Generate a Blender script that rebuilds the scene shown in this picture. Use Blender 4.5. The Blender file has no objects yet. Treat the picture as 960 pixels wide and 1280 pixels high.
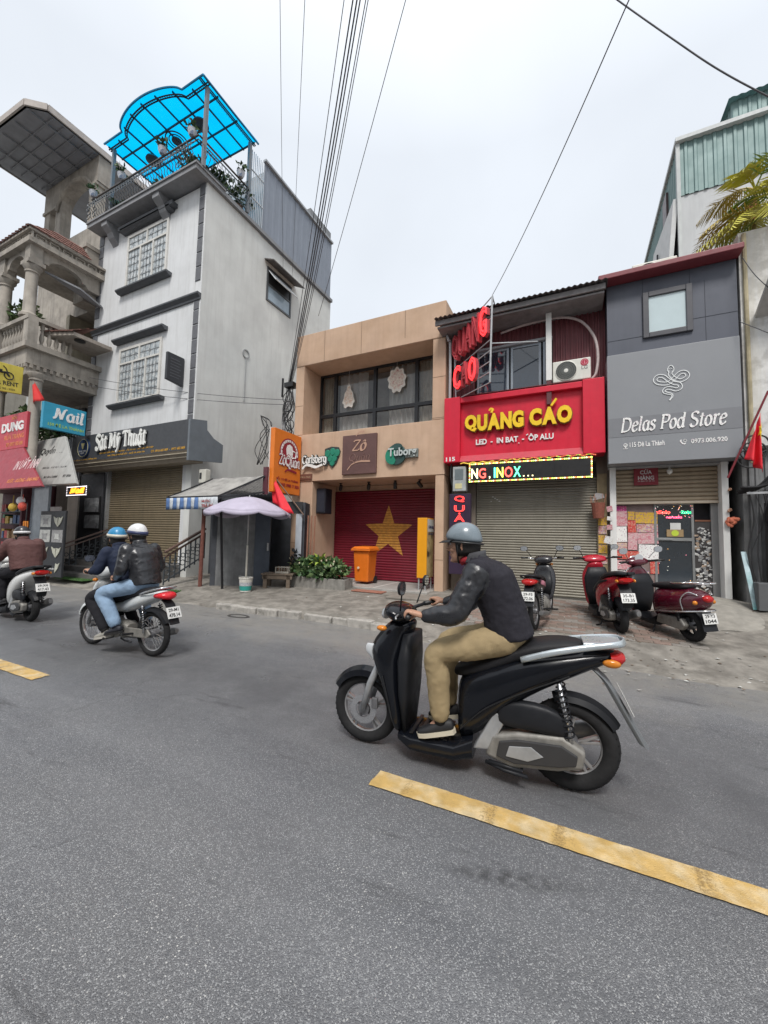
import bpy, bmesh, math, random
from mathutils import Vector, Matrix, noise as mnoise
random.seed(7)
rad = math.radians
SC = bpy.context.scene
COL = SC.collection
# ------------------------------------------------------------ camera, world, sun, exposure
YAW, PIT, ROL, FPX, CAMH = rad(25.8), rad(3.78), rad(1.28), 490.0, 1.55
FW = Vector((-math.sin(YAW)*math.cos(PIT), math.cos(YAW)*math.cos(PIT), math.sin(PIT)))
_r0 = Vector((math.cos(YAW), math.sin(YAW), 0)); _u0 = _r0.cross(FW)
RT = _r0*math.cos(ROL)+_u0*math.sin(ROL); UP = -_r0*math.sin(ROL)+_u0*math.cos(ROL)
EYE = Vector((0, 0, CAMH))
cam = bpy.data.cameras.new('camera'); cam.sensor_fit = 'HORIZONTAL'; cam.sensor_width = 36
cam.lens = 36*FPX/960; cam.clip_start = .05; cam.clip_end = 2000
cob = bpy.data.objects.new('camera', cam); COL.objects.link(cob)
cob.matrix_world = Matrix(((RT.x, UP.x, -FW.x, 0), (RT.y, UP.y, -FW.y, 0), (RT.z, UP.z, -FW.z, CAMH), (0, 0, 0, 1)))
SC.camera = cob
SC.view_settings.view_transform = 'Standard'; SC.view_settings.look = 'None'
SC.view_settings.exposure = 0.9; SC.view_settings.gamma = 1.0; SC.view_settings.use_curve_mapping = False
W = bpy.data.worlds.new('World'); SC.world = W; W.use_nodes = True
nt = W.node_tree; bg = nt.nodes['Background']
SUN_EL, SUN_AZ = rad(54), rad(158)     # azimuth measured from +Y clockwise; the sun stands behind the camera
sky = nt.nodes.new('ShaderNodeTexSky'); sky.sky_type = 'NISHITA'; sky.sun_disc = False
sky.sun_elevation = SUN_EL; sky.sun_rotation = SUN_AZ; sky.air_density = 2.0; sky.dust_density = 6.0; sky.ozone_density = 1.0
tc = nt.nodes.new('ShaderNodeTexCoord'); sep = nt.nodes.new('ShaderNodeSeparateXYZ'); nt.links.new(tc.outputs['Generated'], sep.inputs[0])
ramp = nt.nodes.new('ShaderNodeValToRGB'); nt.links.new(sep.outputs['Z'], ramp.inputs[0])   # overcast: brighter overhead
e = ramp.color_ramp.elements; e[0].position = 0.0; e[0].color = (4.7, 4.9, 5.15, 1); e[1].position = 1.0; e[1].color = (7.6, 7.8, 8.1, 1)
m = ramp.color_ramp.elements.new(.45); m.color = (4.6, 4.88, 5.28, 1)
m = ramp.color_ramp.elements.new(.72); m.color = (4.65, 4.92, 5.3, 1)
ns = nt.nodes.new('ShaderNodeTexNoise'); ns.inputs['Scale'].default_value = 2.2; ns.inputs['Detail'].default_value = 4
nt.links.new(tc.outputs['Generated'], ns.inputs['Vector'])
nr = nt.nodes.new('ShaderNodeMapRange'); nr.inputs[1].default_value = .3; nr.inputs[2].default_value = .7; nr.inputs[3].default_value = .93; nr.inputs[4].default_value = 1.05
nt.links.new(ns.outputs['Fac'], nr.inputs[0])
cl = nt.nodes.new('ShaderNodeVectorMath'); cl.operation = 'SCALE'; nt.links.new(ramp.outputs[0], cl.inputs[0]); nt.links.new(nr.outputs[0], cl.inputs['Scale'])
mx = nt.nodes.new('ShaderNodeMix'); mx.data_type = 'RGBA'; mx.inputs[0].default_value = .94
nt.links.new(sky.outputs[0], mx.inputs[6]); nt.links.new(cl.outputs[0], mx.inputs[7]); nt.links.new(mx.outputs[2], bg.inputs[0])
bg.inputs[1].default_value = 0.1
sl = bpy.data.lights.new('sun', 'SUN'); sl.energy = 1.5; sl.angle = rad(16); sl.color = (1, .97, .93)
so = bpy.data.objects.new('sun', sl); COL.objects.link(so)
_sd = Vector((math.sin(SUN_AZ)*math.cos(SUN_EL), math.cos(SUN_AZ)*math.cos(SUN_EL), math.sin(SUN_EL)))
so.rotation_euler = _sd.to_track_quat('Z', 'Y').to_euler()
# ------------------------------------------------------------ surveying helpers: a sight line meets a plane of the place
def _ray(u, v): return FW + RT*((u-480)/FPX) - UP*((v-640)/FPX)
def onY(u, v, Y):
 d = _ray(u, v); return EYE + d*(Y/d.y)
def onX(u, v, X):
 d = _ray(u, v); return EYE + d*(X/d.x)
def onZ(u, v, Z=0.0):
 d = _ray(u, v); return EYE + d*((Z-CAMH)/d.z)
# ------------------------------------------------------------ materials
MATS = {}
def M(name, col, rough=.6, metal=0.0, var=.12, vs=2.5, col2=None, lo=.42, hi=.68, bump=0.0, bs=60.0, streak=0.0, scol=None, emit=0.0, coat=0.0, alpha=1.0, trans=0.0, spec=.5, rvar=.08, ior=1.5):
 if name in MATS: return MATS[name]
 m = bpy.data.materials.new(name); m.use_nodes = True; t = m.node_tree; N = t.nodes; L = t.links
 b = N['Principled BSDF']; b.inputs['Roughness'].default_value = rough; b.inputs['Metallic'].default_value = metal
 b.inputs['Coat Weight'].default_value = coat; b.inputs['Alpha'].default_value = alpha; b.inputs['Transmission Weight'].default_value = trans
 b.inputs['Specular IOR Level'].default_value = spec; b.inputs['IOR'].default_value = ior
 c4 = (*col, 1)
 tx = N.new('ShaderNodeTexCoord'); vec = tx.outputs['Object']
 def noise_(scale, detail=5, v=None, rgh=.6):
  n = N.new('ShaderNodeTexNoise'); n.inputs['Scale'].default_value = scale; n.inputs['Detail'].default_value = detail; n.inputs['Roughness'].default_value = rgh
  L.new(v or vec, n.inputs['Vector']); return n.outputs['Fac']
 def rng(x, a, b_, c, d):
  r = N.new('ShaderNodeMapRange'); r.inputs[1].default_value = a; r.inputs[2].default_value = b_; r.inputs[3].default_value = c; r.inputs[4].default_value = d
  L.new(x, r.inputs[0]); return r.outputs[0]
 def mix(f, a, b_, blend='MIX'):
  x = N.new('ShaderNodeMix'); x.data_type = 'RGBA'; x.blend_type = blend
  if hasattr(f, 'is_linked'): L.new(f, x.inputs[0])
  else: x.inputs[0].default_value = f
  for i, s in ((6, a), (7, b_)):
   if hasattr(s, 'is_linked'): L.new(s, x.inputs[i])
   else: x.inputs[i].default_value = s
  return x.outputs[2]
 cur = c4
 if col2 is not None: cur = mix(rng(noise_(vs, 7), lo, hi, 0, 1), c4, (*col2, 1))
 if var:
  f = noise_(vs*1.7, 6)
  sc_ = N.new('ShaderNodeMix'); sc_.data_type = 'RGBA'; sc_.blend_type = 'MULTIPLY'; sc_.inputs[0].default_value = 1
  g = rng(f, .25, .75, 1-var, 1+var)
  if hasattr(cur, 'is_linked'): L.new(cur, sc_.inputs[6])
  else: sc_.inputs[6].default_value = cur
  L.new(g, sc_.inputs[7]); cur = sc_.outputs[2]
 if streak:
  mp = N.new('ShaderNodeMapping'); mp.inputs['Scale'].default_value = (5, 5, .35); L.new(vec, mp.inputs[0])
  f = rng(noise_(1.3, 6, mp.outputs[0], .7), .48, .78, 0, streak)
  cur = mix(f, cur, (*(scol or tuple(c*.35 for c in col)), 1))
 if hasattr(cur, 'is_linked'): L.new(cur, b.inputs['Base Color'])
 else: b.inputs['Base Color'].default_value = cur
 if rvar:
  L.new(rng(noise_(vs*3+2, 4), .3, .7, max(.02, rough-rvar), min(1, rough+rvar)), b.inputs['Roughness'])
 if bump:
  bp = N.new('ShaderNodeBump'); bp.inputs['Strength'].default_value = bump; bp.inputs['Distance'].default_value = .01
  L.new(noise_(bs, 6), bp.inputs['Height']); L.new(bp.outputs[0], b.inputs['Normal'])
 if emit:
  b.inputs['Emission Color'].default_value = c4; b.inputs['Emission Strength'].default_value = emit
 MATS[name] = m; return m
# ------------------------------------------------------------ mesh builder
ORG = {}
def tag(o, label=None, cat=None, group=None, kind=None):
 if label: o['label'] = label
 if cat: o['category'] = cat
 if group: o['group'] = group
 if kind: o['kind'] = kind
 return o
def thing(name, label, cat, loc=(0, 0, 0), group=None):
 o = bpy.data.objects.new(name, None); COL.objects.link(o); o.location = loc; o.empty_display_size = .1
 ORG[o] = Vector(loc); return tag(o, label, cat, group)
class MB:
 def __init__(s): s.v = []; s.f = []; s.m = []; s.mi = 0
 def add(s, vs, fs):
  k = len(s.v); s.v += [tuple(v) for v in vs]; s.f += [tuple(i+k for i in f) for f in fs]; s.m += [s.mi]*len(fs); return s
 def box(s, a, b):
  (x0, y0, z0), (x1, y1, z1) = a, b
  return s.add([(x0,y0,z0),(x1,y0,z0),(x1,y1,z0),(x0,y1,z0),(x0,y0,z1),(x1,y0,z1),(x1,y1,z1),(x0,y1,z1)],
     [(0,3,2,1),(4,5,6,7),(0,1,5,4),(1,2,6,5),(2,3,7,6),(3,0,4,7)])
 def bar(s, p, q, w, h=None, up=(0, 0, 1)):
  """square bar from p to q, w across, h along up"""
  p = Vector(p); q = Vector(q); h = h or w; d = (q-p).normalized(); u = Vector(up)
  if abs(d.dot(u)) > .98: u = Vector((0, 1, 0))
  x = d.cross(u).normalized(); y = x.cross(d).normalized(); vs = []
  for c in (p, q):
   for i, j in ((-1,-1),(1,-1),(1,1),(-1,1)): vs.append(c+x*(w/2*i)+y*(h/2*j))
  return s.add(vs, [(3,2,1,0),(4,5,6,7),(0,1,5,4),(1,2,6,5),(2,3,7,6),(3,0,4,7)])
 def rings(s, R, cap=True, closed=False):
  n = len(R[0]); vs = [p for r in R for p in r]; fs = []
  K = len(R) if closed else len(R)-1
  for i in range(K):
   a = i*n; b = ((i+1) % len(R))*n
   for j in range(n): fs.append((a+j, a+(j+1) % n, b+(j+1) % n, b+j))
  if cap and not closed: fs.append(tuple(range(n-1, -1, -1))); fs.append(tuple((len(R)-1)*n+j for j in range(n)))
  return s.add(vs, fs)
 def tube(s, pts, r, n=8, cap=True):
  P = [Vector(p) for p in pts]; K = len(P)
  rr = r if isinstance(r, (list, tuple)) else [r]*K
  R = []; x = None
  for i, p in enumerate(P):
   d = (P[min(i+1, K-1)]-P[max(i-1, 0)])
   if d.length < 1e-9: d = Vector((0, 0, 1))
   d.normalize()
   if x is None:
    x = d.orthogonal().normalized()
   else:
    x = (x-d*x.dot(d))
    x = x.normalized() if x.length > 1e-6 else d.orthogonal().normalized()
   y = d.cross(x); R.append([p+(x*math.cos(t)+y*math.sin(t))*rr[i] for t in (2*math.pi*k/n for k in range(n))])
  return s.rings(R, cap)
 def lathe(s, prof, c=(0, 0, 0), n=16, axis='z', cap=True):
  c = Vector(c); R = []
  for r, h in prof:
   ring = []
   for k in range(n):
    t = 2*math.pi*k/n; a, b = r*math.cos(t), r*math.sin(t)
    ring.append(c+Vector({'z': (a, b, h), 'y': (b, h, a), 'x': (h, a, b)}[axis]))
   R.append(ring)
  return s.rings(R, cap)
 def torus(s, c, R, r, n=28, m=8, axis='y', flat=1.0):
  c = Vector(c); rings = []
  for i in range(n):
   t = 2*math.pi*i/n; ring = []
   for j in range(m):
    p = 2*math.pi*j/m; q = R+r*math.cos(p); h = r*flat*math.sin(p)
    ring.append(c+Vector({'y': (q*math.sin(t), h, q*math.cos(t)), 'z': (q*math.cos(t), q*math.sin(t), h), 'x': (h, q*math.cos(t), q*math.sin(t))}[axis]))
   rings.append(ring)
  return s.rings(rings, closed=True)
 def prism(s, poly, a, b, axis='y'):
  """2-D outline extruded from a to b; axis y: poly=(x,z); x: (y,z); z: (x,y)"""
  n = len(poly); P = lambda q, h: {'y': (q[0], h, q[1]), 'x': (h, q[0], q[1]), 'z': (q[0], q[1], h)}[axis]
  vs = [P(q, a) for q in poly]+[P(q, b) for q in poly]
  return s.add(vs, [tuple(range(n)), tuple(range(2*n-1, n-1, -1))]+[(i, n+i, n+(i+1) % n, (i+1) % n) for i in range(n)])
 def quad(s, *p): return s.add(p, [tuple(range(len(p)))])
 def grid(s, nu, nv, fn, double=0):
  vs = [fn(i/nu, j/nv) for j in range(nv+1) for i in range(nu+1)]
  fs = [(j*(nu+1)+i, j*(nu+1)+i+1, (j+1)*(nu+1)+i+1, (j+1)*(nu+1)+i) for j in range(nv) for i in range(nu)]
  return s.add(vs, fs)
 def ball(s, c, r, n=10, m=7):
  rx, ry, rz = r if isinstance(r, (list, tuple)) else (r, r, r); R = []
  for j in range(m+1):
   t = math.pi*(.02+.96*j/m); R.append([(c[0]+rx*math.sin(t)*math.cos(2*math.pi*k/n), c[1]+ry*math.sin(t)*math.sin(2*math.pi*k/n), c[2]-rz*math.cos(t)) for k in range(n)])
  return s.rings(R)
 def xf(s, mat, k=0):
  s.v = s.v[:k]+[tuple(mat @ Vector(v)) for v in s.v[k:]]; return s
 def build(s, name, mat, parent=None, smooth=False, bevel=0.0, seg=2, solid=0.0, sub=0, remesh=0.0, smooth_it=0, fix=True):
  me = bpy.data.meshes.new(name); org = ORG.get(parent)
  if parent is None and org is None and s.v:
   xs = [v[0] for v in s.v]; ys = [v[1] for v in s.v]; zs = [v[2] for v in s.v]
   org = Vector(((min(xs)+max(xs))/2, (min(ys)+max(ys))/2, min(zs)))
  me.from_pydata([(v[0]-org.x, v[1]-org.y, v[2]-org.z) for v in s.v], [], s.f)
  ms = mat if isinstance(mat, (list, tuple)) else [mat]
  for q in ms: me.materials.append(q)
  if len(ms) > 1: me.polygons.foreach_set('material_index', s.m)
  me.update()
  if fix:
   bm = bmesh.new(); bm.from_mesh(me); bmesh.ops.recalc_face_normals(bm, faces=bm.faces); bm.to_mesh(me); bm.free()
  o = bpy.data.objects.new(name, me); COL.objects.link(o)
  if parent is not None: o.parent = parent
  else: o.location = org
  ORG[o] = org
  def mod(t, **k):
   q = o.modifiers.new(t.lower(), t)
   for a, b in k.items(): setattr(q, a, b)
  if remesh: mod('REMESH', mode='VOXEL', voxel_size=remesh)
  if smooth_it: mod('SMOOTH', iterations=smooth_it, factor=.5)
  if solid: mod('SOLIDIFY', thickness=solid, offset=0)
  if bevel: mod('BEVEL', width=bevel, segments=seg, limit_method='ANGLE', angle_limit=rad(40))
  if sub: mod('SUBSURF', levels=sub, render_levels=sub)
  if remesh or smooth_it:     # bake these now so that later shaping can use the surface
   dg = bpy.context.evaluated_depsgraph_get(); nm = bpy.data.meshes.new_from_object(o.evaluated_get(dg)); o.modifiers.clear(); o.data = nm; me = nm; nm.name = name
  if smooth:
   for p in me.polygons: p.use_smooth = True
   if smooth == 'auto': me.set_sharp_from_angle(angle=rad(38))
  return o
def copy_tree(o, parent=None):
 c = o.copy(); COL.objects.link(c)
 if parent is not None: c.parent = parent
 for ch in list(o.children): copy_tree(ch, c)
 return c
def spline(P, k=6, closed=False):
 P = [Vector(p) for p in P]; n = len(P); out = []
 for i in range(n if closed else n-1):
  a, b = P[i], P[(i+1) % n]
  p0 = P[i-1] if (i > 0 or closed) else a*2-b
  p3 = P[(i+2) % n] if (i+2 < n or closed) else b*2-a
  for j in range(k):
   t = j/k; out.append(.5*((2*a)+(b-p0)*t+(2*p0-5*a+4*b-p3)*t*t+(3*a-p0-3*b+p3)*t**3))
 if not closed: out.append(P[-1])
 return out
# ------------------------------------------------------------ lettering
_TX = {}
def text_mesh(s, bold=0.0, shear=0.0, ext=0.0, outline=0.0):
 key = (s, bold, shear, ext, outline)
 if key in _TX: return _TX[key]
 c = bpy.data.curves.new('lettering', 'FONT'); c.body = s; c.size = 1; c.offset = bold; c.shear = shear; c.extrude = ext; c.resolution_u = 3
 if outline: c.fill_mode = 'NONE'; c.bevel_depth = outline; c.bevel_resolution = 1; c.resolution_u = 2
 o = bpy.data.objects.new('lettering', c); COL.objects.link(o)
 dg = bpy.context.evaluated_depsgraph_get(); me = bpy.data.meshes.new_from_object(o.evaluated_get(dg))
 r = ([v.co.copy() for v in me.vertices], [tuple(p.vertices) for p in me.polygons])
 bpy.data.objects.remove(o); bpy.data.curves.remove(c); bpy.data.meshes.remove(me); _TX[key] = r; return r
def place_text(mb, s, o, xd, yd, w=None, h=None, depth=.004, bold=0.0, shear=0.0, outline=0.0, align='l', pre=None):
 """lettering s on a plane: o lower-left corner, xd/yd unit vectors, total width w and/or height h"""
 V, Fs = pre or text_mesh(s, bold, shear, .5 if not outline else 0, outline)
 if not V: return mb
 x0 = min(v.x for v in V); x1 = max(v.x for v in V); y0 = min(v.y for v in V); y1 = max(v.y for v in V)
 o = Vector(o); xd = Vector(xd); yd = Vector(yd); n = xd.cross(yd)
 sx = w/(x1-x0) if w else h/(y1-y0); sy = h/(y1-y0) if h else sx
 off = {'l': 0, 'c': -(x1-x0)*sx/2, 'r': -(x1-x0)*sx}[align]
 mb.add([o+xd*((v.x-x0)*sx+off)+yd*((v.y-y0)*sy)+n*(v.z*(depth if not outline else sy)+depth/2) for v in V], Fs); return mb
def pen_mesh(strokes, nib=.1, ang=.7, thin=.3):
 """broad-nib strokes (lists of points) as ribbons with depth -.5...5"""
 V = []; Fs = []
 for si, st in enumerate(strokes):
  wk = 1.0
  if isinstance(st, tuple): st, wk = st
  P = spline([(p[0], p[1], 0) for p in st], 6) if len(st) > 2 else [Vector((*p, 0)) for p in st]
  k = len(V); n = len(P)
  for i, p in enumerate(P):
   d = (P[min(i+1, n-1)]-P[max(i-1, 0)]).normalized(); q = Vector((-d.y, d.x, 0))
   w = nib*wk*(thin+(1-thin)*abs(math.sin(math.atan2(d.y, d.x)-ang)))/2
   z0 = .05*si+.12*i/n      # strokes that cross never share a plane
   for z in (-.5+z0, .5+z0): V += [p+q*w+Vector((0, 0, z)), p-q*w+Vector((0, 0, z))]
   if i:
    a = k+4*(i-1); b = a+4; Fs += [(a+2, a+3, b+3, b+2), (a+1, a, b, b+1), (a, a+2, b+2, b), (a+3, a+1, b+1, b+3)]
  Fs += [(k, k+1, k+3, k+2), (k+4*n-2, k+4*n-1, k+4*n-3, k+4*n-4)]
 return V, Fs
def pen_letters(parent, mat, seq, o, xd, yd, w, h, depth, nib=.1, ang=.7, thin=.3, shear=0.0, name='letter'):
 """one mesh per character, accents riding with their letter"""
 G = []
 for g in seq:
  if GLY[g][0] == 0: G[-1].append(g)
  else: G.append([g])
 tot = sum(GLY[g[0]][0]+.02 for g in G); x = 0; k = w/tot
 for g in G:
  if g[0] != ' ':
   V, F_ = pen_text(g, nib, ang, thin, shear); b = MB(); o_ = Vector(o)+Vector(xd)*(x*k); n = Vector(xd).cross(Vector(yd))
   b.add([o_+Vector(xd)*(v.x*k)+Vector(yd)*(v.y*h/.76)+n*(v.z*depth+depth/2) for v in V], F_); b.build(name, mat, parent)
  x += GLY[g[0]][0]+.02
def ell(cx, cy, rx, ry, a0=0, a1=360, n=10):
 return [(cx+rx*math.cos(rad(a0+(a1-a0)*i/n)), cy+ry*math.sin(rad(a0+(a1-a0)*i/n))) for i in range(n+1)]
SER = lambda x, y, w=.11: ([(x-w, y), (x+w, y)], .45)
GLY = {   # advance, strokes
'D': (.74, [[(.12,0),(.12,.72)], [(.04,.715),(.3,.715),(.56,.64),(.66,.36),(.56,.08),(.3,.005),(.04,.005)]]),
'P': (.6, [[(.14,0),(.14,.72)], [(.04,.715),(.3,.715),(.52,.66),(.54,.5),(.45,.37),(.28,.34),(.16,.35)], SER(.14,.01)]),
'S': (.54, [[(.46,.62),(.4,.71),(.25,.73),(.1,.66),(.09,.52),(.2,.42),(.36,.35),(.47,.22),(.42,.06),(.26,-.01),(.1,.03),(.05,.14)]]),
'Z': (.6, [([(.06,.6),(.1,.7),(.52,.7)], .8), [(.52,.7),(.08,.02)], ([(.08,.02),(.5,.02),(.56,.12)], .8)]),
'Q': (.8, [ell(.38,.36,.32,.36,90,450,14), [(.3,.1),(.5,0),(.62,-.14),(.82,-.16)]]),
'M': (.86, [[(.12,0),(.16,.7)], [(.16,.7),(.42,.08)], [(.42,.08),(.7,.7)], [(.7,.7),(.74,0)], SER(.12,.01), SER(.74,.01), SER(.12,.71,.08), SER(.72,.71,.08)]),
'T': (.62, [[(.3,0),(.3,.7)], ([(.03,.6),(.05,.7),(.55,.7),(.57,.6)], .8), SER(.3,.01)]),
'N': (.78, [[(.02,.02),(.16,.1),(.2,.7)], [(.2,.7),(.5,.02)], [(.5,.02),(.6,.6),(.74,.74)]]),
'C': (.66, [[(.58,.6),(.5,.7),(.3,.72),(.12,.58),(.06,.34),(.16,.08),(.36,-.01),(.54,.06),(.62,.18)]]),
'a': (.5, [ell(.22,.24,.17,.25,60,400,12), [(.4,.49),(.39,.14),(.42,.02),(.5,.04)]]),
'b': (.5, [[(.1,.76),(.1,.02)], ell(.26,.24,.17,.25,160,-160,12)]),
'd': (.54, [ell(.22,.24,.17,.25,50,400,12), [(.42,.76),(.4,.14),(.43,.02),(.52,.04)], ([(.33,.74),(.42,.76)], .6)]),
'e': (.46, [[(.08,.25),(.36,.32),(.38,.42),(.28,.5),(.14,.44),(.07,.26),(.1,.07),(.22,-.01),(.34,.03),(.42,.12)]]),
'g': (.5, [ell(.22,.25,.17,.24,50,400,12), [(.4,.49),(.4,-.04),(.32,-.2),(.16,-.22),(.05,-.14)]]),
'h': (.54, [[(.1,.76),(.1,0)], [(.1,.3),(.2,.46),(.32,.5),(.4,.4),(.4,.1),(.44,.01),(.52,.03)]]),
'i': (.26, [[(.04,.42),(.12,.48),(.12,.1),(.17,.01),(.25,.05)], ([(.11,.63),(.14,.68)], 1.1)]),
'l': (.26, [([(.03,.74),(.13,.76)], .6), [(.13,.76),(.1,.12),(.14,.01),(.24,.04)]]),
'n': (.54, [[(.1,.48),(.1,0)], [(.1,.3),(.2,.46),(.32,.5),(.4,.4),(.4,.1),(.44,.01),(.52,.03)]]),
'o': (.48, [ell(.23,.24,.18,.25,90,450,12)]),
'r': (.38, [[(.02,.44),(.12,.49),(.1,0)], [(.11,.26),(.2,.44),(.3,.5),(.36,.45)]]),
's': (.4, [[(.33,.4),(.28,.48),(.18,.5),(.08,.43),(.09,.33),(.2,.26),(.31,.18),(.31,.06),(.2,-.01),(.09,.02),(.04,.1)]]),
't': (.34, [[(.18,.64),(.14,.12),(.18,.01),(.3,.06)], ([(.03,.47),(.32,.49)], .6)]),
'u': (.54, [[(.04,.46),(.11,.48),(.1,.12),(.16,.01),(.28,.03),(.4,.2)], [(.42,.49),(.4,.1),(.44,.01),(.53,.04)]]),
'y': (.5, [[(.06,.48),(.12,.46),(.22,.04)], [(.42,.49),(.3,.16),(.18,-.14),(.04,-.22)]]),
"'": (.1, [[(.04,.76),(.02,.6)]]), ' ': (.26, []),
'acute': (0, [([(-.32,.6),(-.22,.72)], .8)]), 'breve': (0, [([(-.38,.66),(-.3,.58),(-.2,.66)], .6)]), 'circ': (0, [([(-.38,.57),(-.28,.68),(-.18,.57)], .6)]),
'tilde': (0, [([(-.4,.58),(-.32,.65),(-.24,.59),(-.16,.66)], .6)]), 'dot': (0, [([(-.29,-.12),(-.25,-.09)], 1.2)]),
}
def pen_text(seq, nib=.1, ang=.7, thin=.3, shear=0.0, gap=.02):
 """seq: characters and accent names; returns a mesh like text_mesh"""
 x = 0; V = []; Fs = []
 for g in seq:
  adv, st = GLY[g]
  v, f = pen_mesh(st, nib, ang, thin) if st else ([], [])
  k = len(V); V += [Vector((p.x+x+p.y*shear, p.y, p.z)) for p in v]; Fs += [tuple(i+k for i in q) for q in f]
  x += adv+(gap if adv else 0)
 return V, Fs
XD, YD, ZD = Vector((1, 0, 0)), Vector((0, 1, 0)), Vector((0, 0, 1))
def letters(mb_list, s, o, xd, yd, h, w_total, bold, depth, gap=.04):
 """each character a mesh of its own: returns [(char, MB)] laid out to w_total"""
 wid = []
 for ch in s:
  V, _ = text_mesh(ch, bold, 0, .5) if ch != ' ' else ([], [])
  wid.append((max(v.x for v in V)-min(v.x for v in V)) if V else .28)
 tot = sum(wid)+gap*(len(s)-1); k = w_total/tot; x = 0; out = []
 for ch, w_ in zip(s, wid):
  if ch != ' ':
   mb = MB(); place_text(mb, ch, Vector(o)+Vector(xd)*x*k, xd, yd, w=w_*k, h=h*(1.05 if ch == 'Q' else 1), depth=depth, bold=bold); out.append((ch, mb, x*k, w_*k))
  x += w_+gap
 return out
# ------------------------------------------------------------ ground
def gz(x, y):
 """height of the pavement: kerb step in the middle, ramps at both ends"""
 if y < 5.3: return 0.0
 up = .12+.2*max(0, min(1, (y-6.1)/2.9))+.0*max(0, y-9)
 k = max(0, min(1, (x+7.6)/.7))*max(0, min(1, (-1.9-x)/.7))      # 1 on the kerbed stretch
 y0 = 5.75 if x > -3 else 6.0
 t = max(0, min(1, (y-y0)/1.1)); t = t*t*(3-2*t)
 z = up*(t*(1-k)+k*(1 if y > 6.02 else 0))
 if x > 1.6: z += .30*max(0, min(1, (x-1.6)/1.6))*max(0, min(1, (y-7.2)/1.6))   # ground rises to the last shop
 return z
SCUFF = tuple(onZ(640, 1098, 0))
def asphalt():
 m = bpy.data.materials.new('asphalt'); m.use_nodes = True; t = m.node_tree; N = t.nodes; L = t.links; b = N['Principled BSDF']
 tx = N.new('ShaderNodeNewGeometry'); vec = tx.outputs['Position']
 def nz(s, d=5, v=None, r=.6):
  n = N.new('ShaderNodeTexNoise'); n.inputs['Scale'].default_value = s; n.inputs['Detail'].default_value = d; n.inputs['Roughness'].default_value = r; L.new(v or vec, n.inputs['Vector']); return n.outputs['Fac']
 def rg(x, a, b_, c, d):
  r = N.new('ShaderNodeMapRange');
  for i, q in enumerate((a, b_, c, d)): r.inputs[i+1].default_value = q
  L.new(x, r.inputs[0]); return r.outputs[0]
 def mul(a, b_):
  q = N.new('ShaderNodeMath'); q.operation = 'MULTIPLY'
  for i, s in enumerate((a, b_)):
   if hasattr(s, 'is_linked'): L.new(s, q.inputs[i])
   else: q.inputs[i].default_value = s
  return q.outputs[0]
 def mix(f, a, b_):
  x = N.new('ShaderNodeMix'); x.data_type = 'RGBA'; L.new(f, x.inputs[0])
  for i, s in ((6, a), (7, b_)):
   if hasattr(s, 'is_linked'): L.new(s, x.inputs[i])
   else: x.inputs[i].default_value = (*s, 1)
  return x.outputs[2]
 vo = N.new('ShaderNodeTexVoronoi'); vo.inputs['Scale'].default_value = 230; L.new(vec, vo.inputs['Vector'])
 vo2 = N.new('ShaderNodeTexVoronoi'); vo2.inputs['Scale'].default_value = 105; L.new(vec, vo2.inputs['Vector'])
 sp = N.new('ShaderNodeSeparateColor'); L.new(vo.outputs['Color'], sp.inputs[0])
 sp2 = N.new('ShaderNodeSeparateColor'); L.new(vo2.outputs['Color'], sp2.inputs[0])
 mp = N.new('ShaderNodeMapping'); mp.inputs['Scale'].default_value = (.12, 1.2, 1); L.new(vec, mp.inputs[0])
 band = nz(1.1, 4, mp.outputs[0]); big = nz(.55, 6)
 base = mix(rg(band, .36, .66, 0, 1), (.135, .139, .150), (.235, .238, .247))
 base = mix(rg(big, .42, .7, 0, .7), base, (.19, .188, .186))
 base = mix(mul(rg(sp.outputs[0], 0, 1, 0, 1), .75), base, (.085, .088, .097))          # each chip its own grey
 base = mix(rg(sp.outputs[1], .80, .94, 0, .8), base, (.38, .385, .39))               # pale chips
 wear = rg(nz(1.6, 3), .4, .62, 0, 1)
 base = mix(mul(mul(rg(sp2.outputs[1], .915, .95, 0, 1), rg(vo2.outputs['Distance'], .28, .38, 1, 0)), wear), base, (.60, .59, .56))   # white quartz
 # dusty band along the gutter (brownish, drier)
 sx = N.new('ShaderNodeSeparateXYZ'); L.new(vec, sx.inputs[0])
 add = N.new('ShaderNodeMath'); add.operation = 'ADD'; L.new(sx.outputs['Y'], add.inputs[0]); L.new(rg(nz(1.3, 5), .2, .8, -.9, .9), add.inputs[1])
 g = rg(add.outputs[0], 4.3, 5.5, 0, .8)
 base = mix(mul(g, rg(nz(5, 8, r=.75), .35, .65, .35, 1)), base, (.265, .25, .225))
 # oily lane centre
 ab = N.new('ShaderNodeMath'); ab.operation = 'SUBTRACT'; L.new(sx.outputs['Y'], ab.inputs[0]); ab.inputs[1].default_value = 3.2
 aa = N.new('ShaderNodeMath'); aa.operation = 'ABSOLUTE'; L.new(ab.outputs[0], aa.inputs[0])
 base = mix(mul(rg(aa.outputs[0], .2, 1.3, .75, 0), rg(nz(2.4, 5), .3, .6, .3, 1)), base, (.085, .086, .092))
 # one dark rubber scuff beside the centre line
 sv = N.new('ShaderNodeMapping'); sv.vector_type = 'TEXTURE'; sv.inputs['Location'].default_value = SCUFF; sv.inputs['Rotation'].default_value = (0, 0, .28); sv.inputs['Scale'].default_value = (.34, .055, 1); L.new(vec, sv.inputs[0]); sl_ = N.new('ShaderNodeVectorMath'); sl_.operation = 'LENGTH'; L.new(sv.outputs[0], sl_.inputs[0])
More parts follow.
